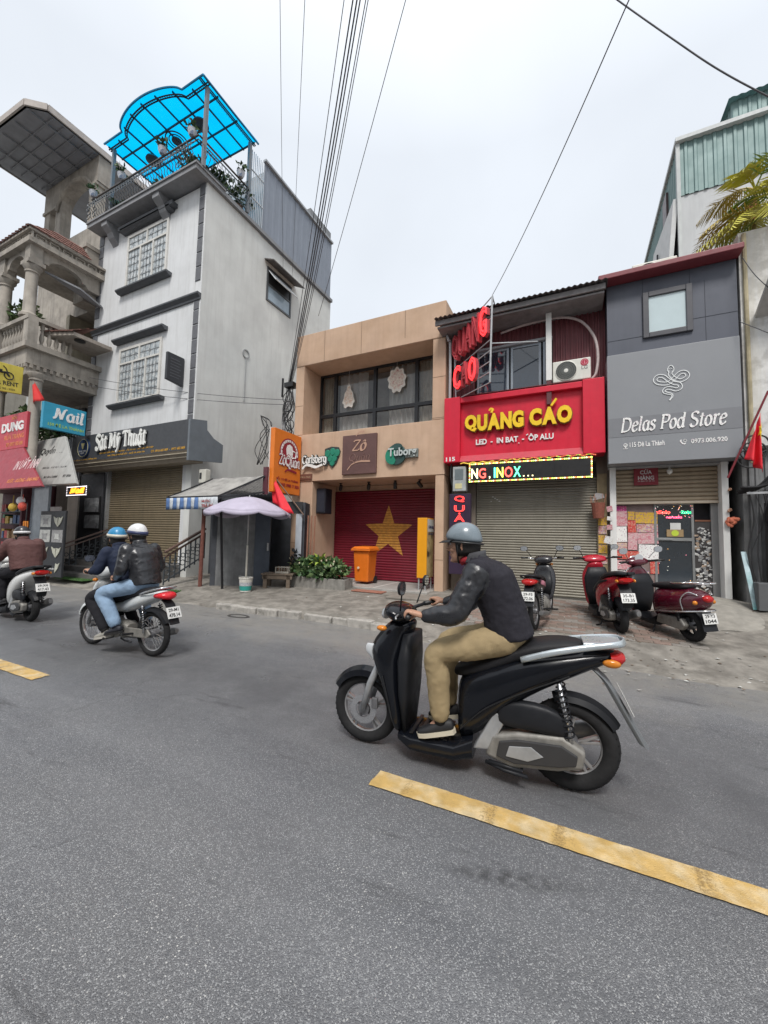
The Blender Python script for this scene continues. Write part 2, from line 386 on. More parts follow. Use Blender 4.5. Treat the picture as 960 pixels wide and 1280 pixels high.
 base = mix(mul(rg(sl_.outputs['Value'], .3, 1.2, .85, 0), rg(nz(22, 5), .35, .6, 0, 1)), base, (.04, .04, .043))
 # scuffs
 mp2 = N.new('ShaderNodeMapping'); mp2.inputs['Scale'].default_value = (.7, 5, 1); mp2.inputs['Rotation'].default_value = (0, 0, .12); L.new(vec, mp2.inputs[0])
 base = mix(rg(nz(1.0, 6, mp2.outputs[0], .7), .60, .70, 0, .7), base, (.058, .058, .062))
 L.new(base, b.inputs['Base Color'])
 L.new(rg(nz(1.2, 6), .35, .65, .27, .6), b.inputs['Roughness'])
 # hairline cracks and old patches
 vc = N.new('ShaderNodeTexVoronoi'); vc.feature = 'DISTANCE_TO_EDGE'; vc.inputs['Scale'].default_value = .55; wv = N.new('ShaderNodeVectorMath'); wv.operation = 'ADD'; nn = N.new('ShaderNodeTexNoise'); nn.inputs['Scale'].default_value = 3; nn.inputs['Detail'].default_value = 8; L.new(vec, nn.inputs['Vector']); sc_ = N.new('ShaderNodeVectorMath'); sc_.operation = 'SCALE'; sc_.inputs['Scale'].default_value = .5; L.new(nn.outputs['Color'], sc_.inputs[0]); L.new(vec, wv.inputs[0]); L.new(sc_.outputs[0], wv.inputs[1]); L.new(wv.outputs[0], vc.inputs['Vector'])
 base = mix(mul(rg(vc.outputs['Distance'], .002, .005, .3, 0), rg(nz(.7, 3), .5, .56, 0, 1)), base, (.03, .03, .032)); L.new(base, b.inputs['Base Color'])
 h = N.new('ShaderNodeMath'); h.operation = 'ADD'; L.new(mul(vo.outputs['Distance'], -1.0), h.inputs[0]); L.new(mul(nz(420, 4), .9), h.inputs[1])
 bp = N.new('ShaderNodeBump'); bp.inputs['Strength'].default_value = .75; bp.inputs['Distance'].default_value = .0045; L.new(h.outputs[0], bp.inputs['Height']); L.new(bp.outputs[0], b.inputs['Normal'])
 return m
ASPH = asphalt()
# one sheet to the horizon under everything, then the road, then the pavement
tag(MB().add([(-400,-400,-.03),(400,-400,-.03),(400,400,-.03),(-400,400,-.03)], [(0,1,2,3)]).build('ground', M('earth', (.12, .11, .095), .9)), kind='structure')
def road_z(x, y): return .006*(mnoise.noise(Vector((x*.8, y*.8, 0))))
mb = MB(); mb.grid(150, 60, lambda a, b: (-42+64*a, -9+16.2*b, -.004+road_z(-42+64*a, -9+16.2*b)*.6))
tag(mb.build('road', ASPH, smooth=True), kind='structure')
# pavement
def pave_mat(name, c1, c2, c3):
 m = M(name, c1, .75, var=.22, vs=3.5, col2=c2, lo=.4, hi=.62, bump=.5, bs=45, rvar=.15)
 return m
PAVE = pave_mat('worn_concrete', (.25, .232, .205), (.15, .138, .12), None)
def pave_edge(x):
 if -6.9 < x < -2.6:
  return 6.10
 return (5.72 if x > -2.6 else 6.05)+.16*mnoise.noise(Vector((x*1.1, 3.1, 0)))+.05*mnoise.noise(Vector((x*5, 1.1, 0)))
def pv(a, b, x0=-34, x1=16):
 x = x0+(x1-x0)*a; e0 = pave_edge(x); y = e0+(10.2-e0)*b**1.25
 if b == 0: return (x, e0-.012, -.03)
 if b < .05: y = e0
 return (x, y, gz(x, max(y, e0+.02))+(.012*mnoise.noise(Vector((x*1.3, y*1.3, 5))) if b > .06 else 0)+.003)
mb = MB(); mb.grid(420, 26, pv)
tag(mb.build('pavement', PAVE, smooth=True), kind='structure')
# brick-paved forecourt before the red and grey shops: each paver in the near rows a piece of its own, the rest joined
PV = [M('paver_'+n, c, .8, var=.25, vs=9, bump=.4, bs=70) for n, c in (('russet', (.23, .165, .138)), ('brown', (.19, .15, .125)), ('grey', (.23, .21, .19)))]
fore = bpy.data.objects.new('forecourt', None); COL.objects.link(fore); fore['kind'] = 'structure'; ORG[fore] = Vector((0, 0, 0))
rest = MB(); nb = 0
bw, bh = .21, .105
paver_me = {}
for j in range(0, 24):
 y = 6.75+j*bh
 for i in range(-15, 18):
  x = -.15+i*bw+(bw/2 if j % 2 else 0)
  lim = -2.45 if y > 7.4 else -1.9
  if x < lim or x > 1.75+.25*math.sin(j): continue
  if mnoise.noise(Vector((x*.9, y*.9, 9))) < -.34 and y < 8.2: continue      # lost or buried under dust
  z = gz(x, y)+.012+random.uniform(-.004, .006)
  if y < 7.9 and nb < 250:
   k = random.randrange(3)
   if k not in paver_me:
    q = MB().box((-bw/2+.004, -bh/2+.004, -.03), (bw/2-.004, bh/2-.004, .0)).build('paver', PV[k], fore, bevel=.004, seg=1); paver_me[k] = q
   else:
    q = paver_me[k].copy(); COL.objects.link(q); q.parent = fore
   q.location = (x, y, z); q.rotation_euler = (random.uniform(-.03, .03)+.07, random.uniform(-.02, .02), random.uniform(-.02, .02)); nb += 1
  else:
   rest.mi = random.randrange(3); rest.box((x-bw/2+.004, y-bh/2+.004, z-.03), (x+bw/2-.004, y+bh/2-.004, z))
tag(rest.build('paver_field', PV, fore), kind='stuff')
# kerb stones
KM = M('kerb_stone', (.38, .36, .33), .8, var=.25, vs=6, col2=(.2, .19, .17), lo=.5, hi=.7, bump=.6, bs=35)
kerb = bpy.data.objects.new('kerb', None); COL.objects.link(kerb); kerb['kind'] = 'structure'; ORG[kerb] = Vector((0, 0, 0))
x = -6.7
while x < -2.7:
 w = random.choice((.42, .5, .62, .34)); dz = random.uniform(-.02, .012); dy = random.uniform(-.02, .02)
 mb = MB(); mb.box((x+.012, 6.0+dy, -.05), (min(x+w, -2.6)-.012, 6.15+dy, .125+dz)); mb.xf(Matrix.Rotation(random.uniform(-.012, .012), 4, 'Z'))
 mb.build('kerb_stone', KM, kerb, bevel=.018, seg=2); x += w
# gully opening in the kerb
dr = thing('drain_gully', 'dark sunken drain opening in the broken kerb left of the planter', 'drain', tuple(onZ(298, 770, .006)))
p = ORG[dr]
MB().lathe([(.24, -.05), (.26, .0), (.22, .012), (.17, -.03), (.0, -.035)], p, 14).xf(Matrix.Translation(p) @ Matrix.Scale(.5, 4, (0, 1, 0)) @ Matrix.Translation(-p)).build('rim', M('cast_iron', (.05, .048, .045), .7, bump=.4), dr)
# yellow centre-line dashes
def paint_mat():
 m = M('road_paint', (.56, .37, .13), .62, var=.22, vs=7, col2=(.64, .50, .29), lo=.44, hi=.62, bump=.7, bs=150)
 t = m.node_tree; N = t.nodes; L = t.links; b = N['Principled BSDF']; old = b.inputs['Base Color'].links[0].from_socket
 tx = N.new('ShaderNodeTexCoord')
 n = N.new('ShaderNodeTexNoise'); n.inputs['Scale'].default_value = 75; n.inputs['Detail'].default_value = 8; n.inputs['Roughness'].default_value = .75; L.new(tx.outputs['Object'], n.inputs['Vector'])
 mp = N.new('ShaderNodeMapping'); mp.inputs['Rotation'].default_value = (0, 0, .9); mp.inputs['Scale'].default_value = (7, .8, 1); L.new(tx.outputs['Object'], mp.inputs[0])
 n2 = N.new('ShaderNodeTexNoise'); n2.inputs['Scale'].default_value = 1.0; n2.inputs['Detail'].default_value = 3; L.new(mp.outputs[0], n2.inputs['Vector'])
 ad = N.new('ShaderNodeMath'); ad.operation = 'ADD'; L.new(n.outputs['Fac'], ad.inputs[0]); L.new(n2.outputs['Fac'], ad.inputs[1])
 r = N.new('ShaderNodeMapRange'); r.inputs[1].default_value = 1.06; r.inputs[2].default_value = 1.25; r.inputs[3].default_value = 0; r.inputs[4].default_value = .9; L.new(ad.outputs[0], r.inputs[0])
 x = N.new('ShaderNodeMix'); x.data_type = 'RGBA'; L.new(r.outputs[0], x.inputs[0]); L.new(old, x.inputs[6]); x.inputs[7].default_value = (.24, .155, .06, 1); L.new(x.outputs[2], b.inputs['Base Color'])
 return m
PAINT = paint_mat()
def dash(x0, x1, y0, y1):
 mb = MB(); n = int((x1-x0)/.03)
 def fn(a, b):
  x = x0+(x1-x0)*a; e = .003*mnoise.noise(Vector((x*9, b*7, 2)))+.006*mnoise.noise(Vector((x*50, b*7, 2)))
  ex = .03*mnoise.noise(Vector((b*6, a*3, 1))) if a in (0, 1) else 0
  y = y0+(y1-y0)*b+e*(1 if b in (0, 1) else 0)+.02*a
  return (x+ex, y, .004+road_z(x, y)*.6)
 mb.grid(n, 4, fn); return tag(mb.build('road_marking', PAINT, smooth=True), kind='structure')
dash(-1.17, 3.4, 2.29, 2.455)
dash(-8.6, -5.06, 2.16, 2.325)
dash(-15.5, -12.4, 2.16, 2.325)
# ------------------------------------------------------------ shared surfaces
TAN = M('tan_render', (.54, .375, .265), .85, var=.1, vs=1.2, col2=(.48, .325, .22), bump=.25, bs=90, streak=.35, scol=(.33, .21, .14))
JOINT = M('joint_brown', (.22, .15, .10), .9)  # dark brown of the panel joint lines
DKMET = M('dark_metal', (.035, .035, .038), .45, .6)
BLACK = M('black_plastic', (.015, .015, .016), .45)
GLASS = M('window_glass', (.035, .045, .055), .06, var=.25, vs=.8, rvar=.03, ior=2.0)
GALV = M('galvanised', (.42, .43, .44), .45, .5, var=.2, vs=6)
WHITEM = M('white_metal', (.72, .72, .70), .45, var=.08, streak=.35, scol=(.4, .37, .32))
SLATG = M('grey_shutter', (.235, .218, .175), .5, .15, var=.1, streak=.4, scol=(.15, .13, .1))
SLATB = M('brown_shutter', (.205, .165, .105), .5, .2, var=.12, streak=.5, scol=(.1, .08, .055))
SLATC = M('beige_shutter', (.36, .29, .205), .5, .1, var=.1, streak=.4, scol=(.2, .15, .1))
def slats(mb, x0, x1, z0, z1, y, pitch, d=.02, nx=1):
 """a roller curtain as curved slats facing -Y"""
 n = max(1, int(round((z1-z0)/pitch))); p = (z1-z0)/n
 for i in range(n):
  zb = z0+i*p; prof = [(0, 0), (-d*.75, p*.18), (-d, p*.45), (-d*.75, p*.75), (-.001, p*.93), (.004, p)]
  mb.add([(x, y+a, zb+b) for a, b in prof for x in (x0, x1)], [(2*k, 2*k+1, 2*k+3, 2*k+2) for k in range(len(prof)-1)])
 return mb
def corrug(mb, o, du, dv, w, h, pitch, amp, trap=True, n=(0, -1, 0)):
 """ribbed sheet: ribs run along dv"""
 o = Vector(o); du = Vector(du); dv = Vector(dv); n = Vector(n); k = max(1, int(w/pitch)); p = w/k; xs = []
 for i in range(k): xs += [(i*p, 0), (i*p+p*.52, 0), (i*p+p*.62, amp), (i*p+p*.9, amp)] if trap else [(i*p+p*t, amp*(.5-.5*math.cos(2*math.pi*t))) for t in (0, .167, .333, .5, .667, .833)]
 xs.append((w, 0)); vs = []
 for x, a in xs: vs += [o+du*x+n*a, o+du*x+n*a+dv*h]
 mb.add(vs, [(2*i, 2*i+2, 2*i+3, 2*i+1) for i in range(len(xs)-1)]); return mb
def frame(mb, x0, x1, z0, z1, y0, y1, t):
 mb.box((x0, y0, z0), (x0+t, y1, z1)); mb.box((x1-t, y0, z0), (x1, y1, z1)); mb.box((x0+t, y0, z0), (x1-t, y1, z0+t)); mb.box((x0+t, y0, z1-t), (x1-t, y1, z1)); return mb
# ------------------------------------------------------------ tan beer house
X0, X1, YF = -7.33, -2.77, 9.0
t = thing('beer_house', 'two-storey tan rendered beer house with a wide recessed window over a starred red shutter', 'building', (-5.05, 9, .3))
b = MB()                                                    # the upper box round the window recess
b.box((X0, YF, 6.52), (X1, 16, 7.45))
b.box((X0, YF, 4.46), (-7.035, 16, 6.517)); b.box((-3.10, YF, 4.46), (X1, 16, 6.517))
b.box((X0, YF, 3.10), (X1, 16, 4.457))
b.box((-7.032, 10.3, 4.46), (-3.103, 10.4, 6.515))
b.box((X0, 9.015, .1), (-6.62, 16, 3.097)); b.box((-3.0, 9.015, .1), (-2.78, 16, 3.097))
b.box((-6.617, 10.25, 2.93), (-3.003, 10.4, 3.096)); b.box((-6.617, 11.5, .1), (-3.003, 11.6, 2.9))
b.build('wall', TAN, t, bevel=.012, seg=1)
b = MB()
for x, z0, z1 in ((-6.35, 6.525, 7.44), (-5.15, 6.525, 7.44), (-3.86, 6.7, 7.44)): b.box((x-.006, 8.997, z0), (x+.006, 9.01, z1))
for z in (5.32,): b.box((X0, 8.997, z), (-7.04, 9.01, z+.012)); b.box((-3.09, 8.997, z+.2), (X1, 9.01, z+.212))
b.box((X0, 8.997, 6.5), (-7.04, 9.01, 6.512)); b.box((-3.09, 8.997, 6.5), (X1, 9.01, 6.512)); b.box((-3.09, 8.997, 4.5), (X1, 9.01, 4.512))
b.box((-2.995, 9.012, 1.05), (-2.785, 9.02, 1.062)); b.box((X0, 9.012, 1.35), (-6.625, 9.02, 1.362))
b.build('panel_joint', JOINT, t)
# window band
yw = 9.86
WFR = M('bronze_frame', (.028, .03, .034), .4, .3)
xs = [-7.03, -6.48, -5.13, -3.84, -3.1]
for (wa, wb) in zip(xs[:-1], xs[1:]):
 for (za, zb) in ((4.46, 5.22), (5.22, 6.515)):
  f = MB(); frame(f, wa+.002, wb-.002, za+.002, zb-.002, yw-.05, yw+.05, .045); fo = f.build('window', WFR, t)
  MB().box((wa+.047, yw-.006, za+.047), (wb-.047, yw+.006, zb-.047)).build('pane', M('beer_house_glass', (.03, .035, .04), .04, var=.3, vs=.8, alpha=.22, rvar=.02, ior=2.2), fo)
CURT = M('curtain_cloth', (.62, .59, .50), .9, var=.2, vs=3)
for (ca, cb) in ((-7.0, -6.5), (-3.8, -3.13), (-6.42, -5.45), (-4.75, -3.95)):  # the two inner pale nets are added, standing in for a bright reflection
 n = 40; c = MB(); c.grid(n, 1, lambda a, q: (ca+(cb-ca)*a, yw+.16+.035*math.sin(a*n*.85)+.015*math.sin(a*23), 4.5+1.98*q)); c.build('curtain', CURT if ca < -6.45 or ca > -3.9 else M('reflection_net', (.74, .74, .70), .9, alpha=.85), t, smooth=True)
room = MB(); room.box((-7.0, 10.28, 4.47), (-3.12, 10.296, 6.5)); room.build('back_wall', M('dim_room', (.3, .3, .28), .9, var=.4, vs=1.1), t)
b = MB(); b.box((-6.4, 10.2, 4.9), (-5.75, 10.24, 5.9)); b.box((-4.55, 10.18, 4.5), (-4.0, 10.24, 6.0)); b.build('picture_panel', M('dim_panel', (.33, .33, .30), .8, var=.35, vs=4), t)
# two paper cut-outs hanging in the window
def cutout(cx, cz, w, h, label, tree):
 P = []
 for i in range(40):
  a = 2*math.pi*i/40; r = 1+.1*math.sin(a*9)
  x = math.cos(a)*w/2*r; z = math.sin(a)*h/2*r
  if tree: x = math.copysign(abs(math.cos(a))**.8, math.cos(a))*w/2*(1+.08*math.sin(a*9))*(.56-.44*math.sin(a))
  P.append((cx+x, cz+z))
 o = thing('window_decoration', label, 'decoration', (cx, yw-.09, cz-h/2), 'festive paper cut-outs in the window')
 MB().prism(P, yw-.085, yw-.075).build('backing', M('cutout_white', (.75, .72, .66), .7, var=.15, vs=9), o)
 MB().prism([(cx+(x-cx)*.8, cz+.02+(z-cz)*.8) for x, z in P], yw-.09, yw-.0855).build('print', M('cutout_print_'+('a' if tree else 'b'), (.70, .62, .54), .7, var=.3, vs=14, col2=((.62, .33, .16) if tree else (.52, .16, .15)), lo=.52, hi=.66), o)
 MB().tube([(cx, yw-.08, cz+h/2), (cx, yw-.08, 6.5)], .003, 4).build('cord', WHITEM, o)
cutout(-5.98, 5.75, .56, .72, 'conical white and orange paper cut-out in the left big pane', True)
cutout(-4.42, 5.98, .54, .70, 'square red and white paper cut-out in the right big pane', False)
# starred shutter
SH = M('star_shutter_red', (.17, .006, .02), .45, var=.12, streak=.3, scol=(.06, .004, .01))
sh = slats(MB(), -6.6, -3.01, .34, 2.93, 10.2, .075, .014).build('shutter', SH, t, smooth='auto')
st = MB(); cx, cz = -4.775, 1.70; R = .80
pts = [(cx+(R if i % 2 == 0 else R*.4)*math.cos(rad(90+36*i))*1.0, cz+(R if i % 2 == 0 else R*.4)*math.sin(rad(90+36*i))) for i in range(10)]
def star_span(z):
 xs_ = []
 for i in range(10):
  (xa, za), (xb, zb) = pts[i], pts[(i+1) % 10]
  if (za-z)*(zb-z) < 0: xs_.append(xa+(xb-xa)*(z-za)/(zb-za))
 return sorted(xs_)
n = int(round((2.93-.34)/.075)); p = (2.93-.34)/n                 # paint film on each slat, following its curve
for i in range(n):
 prof = [(-.002, .0), (-.0125, p*.18), (-.016, p*.45), (-.0125, p*.75), (-.004, p*.93)]
 for (a0, h0), (a1, h1) in zip(prof[:-1], prof[1:]):
  zA, zB = .34+i*p+h0, .34+i*p+h1; SA, SB = star_span(zA+1e-5), star_span(zB-1e-5)
  if len(SA) == len(SB) and SA:
   for k in range(0, len(SA), 2): st.quad((SA[k], 10.2+a0, zA), (SA[k+1], 10.2+a0, zA), (SB[k+1], 10.2+a1, zB), (SB[k], 10.2+a1, zB))
st.build('star', M('star_gold', (.60, .29, .05), .55, var=.3, vs=7, streak=.5, scol=(.3, .1, .03)), sh)
b = MB()
b.box((-7.0, 8.55, .05), (-3.0, 10.19, .335)); b.build('step', M('step_slab', (.33, .32, .30), .55, var=.2, vs=3, bump=.2), t, bevel=.015)
for x in (-6.2, -5.3, -4.4): MB().box((x, 8.555, .336), (x+.035, 10.1, .340)).build('joint_strip', M('pale_joint', (.62, .60, .57), .6), t)
for u, v in ((426, 606), (461, 605), (494, 602), (525, 602)):     # spotlights under the soffit
 q = onY(u, v, 9.55); s = thing('spotlight', 'black ceiling spotlight under the beer house soffit, %s from the left' % ('first', 'second', 'third', 'fourth')[[426, 461, 494, 525].index(u)], 'spotlight', (q.x, q.y, 3.09), 'spotlights under the beer house soffit')
 MB().lathe([(.045, 0), (.045, -.02), (.015, -.025), (.012, -.1)], ORG[s], 10).build('mount', BLACK, s)
 k = MB(); k.lathe([(.045, -.09), (.05, -.06), (.05, .07), (.04, .09)], (0, 0, 0), 12, 'y'); k.xf(Matrix.Translation(ORG[s]+Vector((.0, 0, -.13))) @ Matrix.Rotation(rad(-50 if u != 494 else -85), 4, 'X') @ Matrix.Rotation(rad({426: 30, 461: 25, 494: 0, 525: -25}[u]), 4, 'Z')); k.build('lamp_head', BLACK, s, smooth='auto')
s = thing('loudspeaker', 'black box loudspeaker high on the left return of the beer house entrance', 'speaker', (-6.5, 9.4, 2.15))
MB().box((-6.61, 9.2, 2.2), (-6.3, 9.55, 2.92)).build('cabinet', M('speaker_black', (.012, .013, .02), .5), s, bevel=.02)
MB().box((-6.58, 9.192, 2.25), (-6.33, 9.199, 2.87)).build('grille', M('speaker_cloth', (.02, .022, .035), .9), s)
# brown plaque
t2 = thing('plaque_sign', 'square brown plaque with carved cafe lettering between the two beer logos', 'sign', (-5.1, 9, 3.22))
MB().box((-5.61, 8.93, 3.22), (-4.58, 8.998, 4.28)).build('board', M('plaque_brown', (.115, .058, .052), .55, var=.18, vs=2, bump=.15), t2, bevel=.01)
b = MB(); PL = M('plaque_relief', (.46, .28, .20), .5)
place_text(b, '', (-5.30, 8.93, 3.82), XD, ZD, w=.44, pre=pen_text(['Z', 'o', 'circ'], .15, .6, .35, .25), depth=.012)
b.xf(Matrix.Translation((0, 0, 0))); b.build('lettering', PL, t2)
b = MB(); place_text(b, '', (-5.38, 8.93, 3.52), XD, ZD, w=.62, pre=pen_text(['Q', 'u', 'a', 'acute', 'n'], .09, .6, .3, .2), depth=.01); b.build('lettering', M('plaque_relief_dark', (.2, .11, .09), .5), t2)
b = MB(); V = pen_mesh([[(0, 0), (.12, .12), (.3, .17), (.55, .16)], [(.2, .72), (.28, .8), (.4, .8)]], .05, .7, .3); place_text(b, '', (-5.45, 8.93, 3.33), XD, ZD, w=.7, pre=V, depth=.01); b.build('flourish', PL, t2)
# beer logos
t3 = thing('beer_sign', 'white script beer lettering with a green hop leaf left of the brown plaque', 'sign', (-6.4, 9, 3.5), 'beer logos on the tan wall')
WL = M('letter_white', (.80, .80, .77), .4); BK = M('letter_back', (.03, .045, .045), .5)
pre = pen_text(list('Carlsberg'), .13, .7, .45, .0, -.02)
b = MB(); place_text(b, '', (-6.93, 8.93, 3.52), XD, ZD, w=.82, h=.31, pre=pre, depth=.03); b.build('lettering', WL, t3)
pre2 = pen_text(list('Carlsberg'), .27, .7, .75, .0, -.02)
b = MB(); place_text(b, '', (-6.96, 8.965, 3.49), XD, ZD, w=.88, h=.37, pre=pre2, depth=.03); b.build('backing', BK, t3)
b = MB(); place_text(b, '', (-6.93, 8.93, 3.43), XD, ZD, w=.7, pre=pen_mesh([[(0, 0), (.12, .1), (.3, .09), (.5, .03), (.72, .09)]], .1, .5, .5), depth=.03); b.build('swash', WL, t3)
GR = M('logo_green', (.015, .21, .13), .4)
for i, (dx, dz) in enumerate(((0, .13), (.16, .17), (.3, .13), (.07, .0), (.22, .0), (.145, -.12))):
 P = [(-6.09+dx+.085*math.cos(a)*(1.0), 3.72+dz+.095*math.sin(a)*(1 if math.sin(a) > 0 else 1.25)) for a in (2*math.pi*k/10 for k in range(10))]
 MB().prism(P, 8.925+.004*i, 8.985).build('leaf', GR, t3, bevel=.012)
MB().prism([(-6.2, 3.98), (-5.98, 4.03), (-5.76, 4.0), (-5.7, 3.88), (-5.8, 3.6), (-5.95, 3.44), (-6.1, 3.6), (-6.2, 3.8)], 8.96, 8.995).build('backing', BK, t3)
t4 = thing('beer_sign', 'green and grey roundel beer logo with bar lettering right of the brown plaque', 'sign', (-3.85, 9, 3.4), 'beer logos on the tan wall')
MB().prism(ell(-4.02, 3.66, .27, .27, 0, 350, 24), 8.93, 8.998).build('roundel', M('logo_dark', (.03, .07, .065), .4), t4, bevel=.015)
MB().prism([(x, z) for x, z in ell(-4.12, 3.63, .19, .22, 70, 290, 16)]+[(-4.02, 3.5), (-4.09, 3.66), (-4.0, 3.8)], 8.915, 8.9295).build('leaf', GR, t4)
MB().prism(ell(-3.98, 3.86, .14, .08, 0, 350, 14), 8.905, 8.9285).build('crown', M('logo_dark', (0, 0, 0)), t4)
MB().box((-3.82, 8.94, 3.56), (-3.43, 8.997, 3.78)).build('bar', M('logo_grey', (.16, .18, .17), .4), t4, bevel=.01)
b = MB(); place_text(b, 'Tuborg', (-4.22, 8.90, 3.55), XD, ZD, w=.77, h=.27, bold=.02, depth=.02); b.build('lettering', M('letter_grey', (.5, .54, .53), .4), t4)
t5 = tag(MB().box((-7.12, 8.96, 3.15), (-6.62, 8.997, 3.31)).build('house_plate', M('plate_brown', (.16, .07, .05), .5), bevel=.004), 'small brown house-number plate below the white script beer logo', 'plate')
b = MB(); place_text(b, '113 Đê La Thành', (-7.08, 8.957, 3.2), XD, ZD, w=.42, depth=.003, bold=.005); b.build('lettering', M('letter_tan', (.5, .36, .24), .5), t5)
# ------------------------------------------------------------ red advertising shop
MAR = M('maroon_sheet', (.175, .05, .058), .5, .1, var=.18, vs=1.5, streak=.5, scol=(.04, .015, .018))
r = thing('advertising_shop', 'narrow two-storey shop with maroon ribbed cladding and a grey roller shutter', 'building', (-1.1, 9.3, .3))
b = MB(); b.box((-2.68, 9.36, .1), (-2.1, 14, 3.3)); b.box((.46, 9.36, .1), (.68, 14, 3.3)); b.box((-2.68, 9.36, 3.303), (.68, 14, 4.6)); b.box((-2.66, 9.75, 4.603), (.66, 14, 6.9)); b.build('wall', M('shop_wall', (.19, .16, .13), .9, var=.2, streak=.5), r)
b = MB(); corrug(b, (-2.66, 9.3, 4.6), XD, ZD, .55, 2.4, .1, .035); corrug(b, (-.38, 9.3, 4.6), XD, ZD, 1.04, 2.4, .1, .035); corrug(b, (-2.1, 9.3, 6.1), XD, ZD, 1.72, .9, .1, .035)
b.build('ribbed_cladding', MAR, r)
b = MB(); corrug(b, (-2.9, 8.45, 6.70), XD, (0, 1, .12), 3.56, 4.0, .105, .028, False, ZD); b.build('roof', M('roof_sheet', (.145, .135, .135), .55, .2, var=.3, vs=2), r)
b = MB(); b.box((-2.9, 8.55, 6.58), (.62, 8.6, 6.69)); b.box((-2.86, 8.603, 6.52), (.6, 9.7, 6.56)); b.build('soffit', M('soffit_sheet', (.2, .19, .19), .7, var=.3, vs=3), r)
b = MB(); b.tube(spline([(-2.72, 8.95, 6.5), (-2.68, 8.95, 6.35), (-2.66, 9.02, 6.1), (-2.66, 9.02, 3.4)], 5), .035, 8); b.build('downpipe', M('pvc_grey', (.35, .36, .37), .5), r, smooth=True)
for (a, c) in ((-2.06, -1.32), (-1.28, -.62), (-.58, -.40)):
 f = MB(); frame(f, a, c, 4.62, 6.07, 9.27, 9.33, .05); fo = f.build('window', M('alu_frame', (.30, .34, .38), .4, .3), r)
 MB().box((a+.05, 9.295, 4.67), (c-.05, 9.305, 6.02)).build('pane', M('blue_glass', (.02, .032, .05), .06, ior=1.9, rvar=.02), fo)
MB().box((-2.08, 9.2, 6.08), (-.38, 9.32, 6.13)).build('window_hood', M('hood_grey', (.33, .34, .36), .5), r)
sh = slats(MB(), -2.08, .46, .36, 2.95, 9.42, .058, .016).build('shutter', SLATG, r, smooth='auto')
MB().box((-2.08, 9.39, .3), (.46, 9.43, .36)).build('shutter_foot', M('shutter_dark', (.08, .075, .065), .6), r)
b = MB()
for k in range(9): b.box((-1.75+.05*(k % 5)+.03*(k//5), 9.398, 2.46+.035*((k*7) % 4)), (-1.73+.05*(k % 5)+.03*(k//5), 9.403, 2.475+.035*((k*7) % 4)))
b.build('sticker_scrap', WHITEM, r)
b = MB(); b.box((.462, 9.34, .2), (.64, 9.42, 3.0)); b.build('pillar', M('ochre_pillar', (.30, .235, .14), .8, var=.3, vs=4, streak=.5), r)
# big red signboard
RED = M('sign_red', (.62, .018, .045), .42, var=.06, streak=.22, scol=(.22, .02, .03), spec=.4)
s = thing('shop_sign', 'big red box sign with yellow letters and white small print over the shutter', 'sign', (-1.1, 8.9, 3.34))
b = MB(); b.box((-2.76, 8.9, 3.36), (-2.38, 9.33, 4.92)); b.box((.2, 8.9, 3.36), (.6, 9.33, 4.92)); b.box((-2.378, 8.92, 4.77), (.198, 9.33, 4.9)); b.build('box_frame', RED, s, bevel=.01)
b = MB(); b.box((-2.378, 9.03, 3.5), (.198, 9.33, 4.767)); b.build('panel', RED, s)
b = MB(); b.prism([(8.905, 3.36), (9.025, 3.52), (9.3, 3.52), (9.3, 3.36)], -2.377, .197, 'x'); b.build('lower_band', M('sign_red_dusty', (.5, .05, .075), .5, var=.1, streak=.4, scol=(.2, .1, .09)), s)
b = MB(); b.box((-2.39, 8.93, 4.925), (.2, 9.33, 4.94)); b.build('top_flashing', M('sign_soot', (.13, .02, .025), .7, var=.4, vs=6), s)
YEL = M('letter_yellow', (.88, .58, .03), .3, var=.1, vs=8); YSD = M('letter_side', (.20, .09, .01), .5)
for word, x0, w in (('QUANG', -2.26, 1.30), ('CAO', -.84, .84)):
 for ch, mb, dx, wk in letters([], word, (x0, 9.02, 4.05), XD, ZD, .38, w, .06, .07, .03):
  mb.xf(Matrix.Translation((0, -.04, 0))); lo = mb.build('letter', YEL, s)
  rim = MB(); place_text(rim, ch, (x0+dx-.018, 8.99, 4.03), XD, ZD, w=wk+.036, h=.41*(1.05 if ch == 'Q' else 1), bold=.07, depth=.05); rim.build('letter_return', YSD, s)
def accent(parent, strokes, o, w, mat, depth=.06, nib=.3):
 b = MB(); place_text(b, '', o, XD, ZD, w=w, pre=pen_mesh(strokes, nib, .6, .8), depth=depth); return b.build('accent_mark', mat, parent)
accent(s, [[(0, .75), (.2, 1), (.5, .85), (.35, .55), (.3, .4)]], (-1.72, 8.98, 4.44), .12, YEL)
accent(s, [[(0, 0), (.4, .55)]], (-.42, 8.98, 4.44), .14, YEL, nib=.2)
WH = M('print_white', (.82, .82, .8), .5)
b = MB(); pr = text_mesh('LED  -  IN BAT  -  ÔP ALU', .03, 0, .5); place_text(b, '', (-2.02, 9.02, 3.75), XD, ZD, w=1.66, h=.16, pre=pr, depth=.02)
place_text(b, '', (-.92, 9.02, 3.87), XD, ZD, w=.05, pre=pen_mesh([[(0, 0), (.1, .06)]], .05, 2.2, .9), depth=.02)
b.ball((-1.07, 9.01, 3.715), (.014, .008, .014), 8, 5); b.build('small_print', WH, s)
b = MB(); place_text(b, '115', (-2.7, 8.898, 3.385), XD, ZD, w=.22, h=.1, bold=.03, depth=.006); b.build('house_number', WH, s)
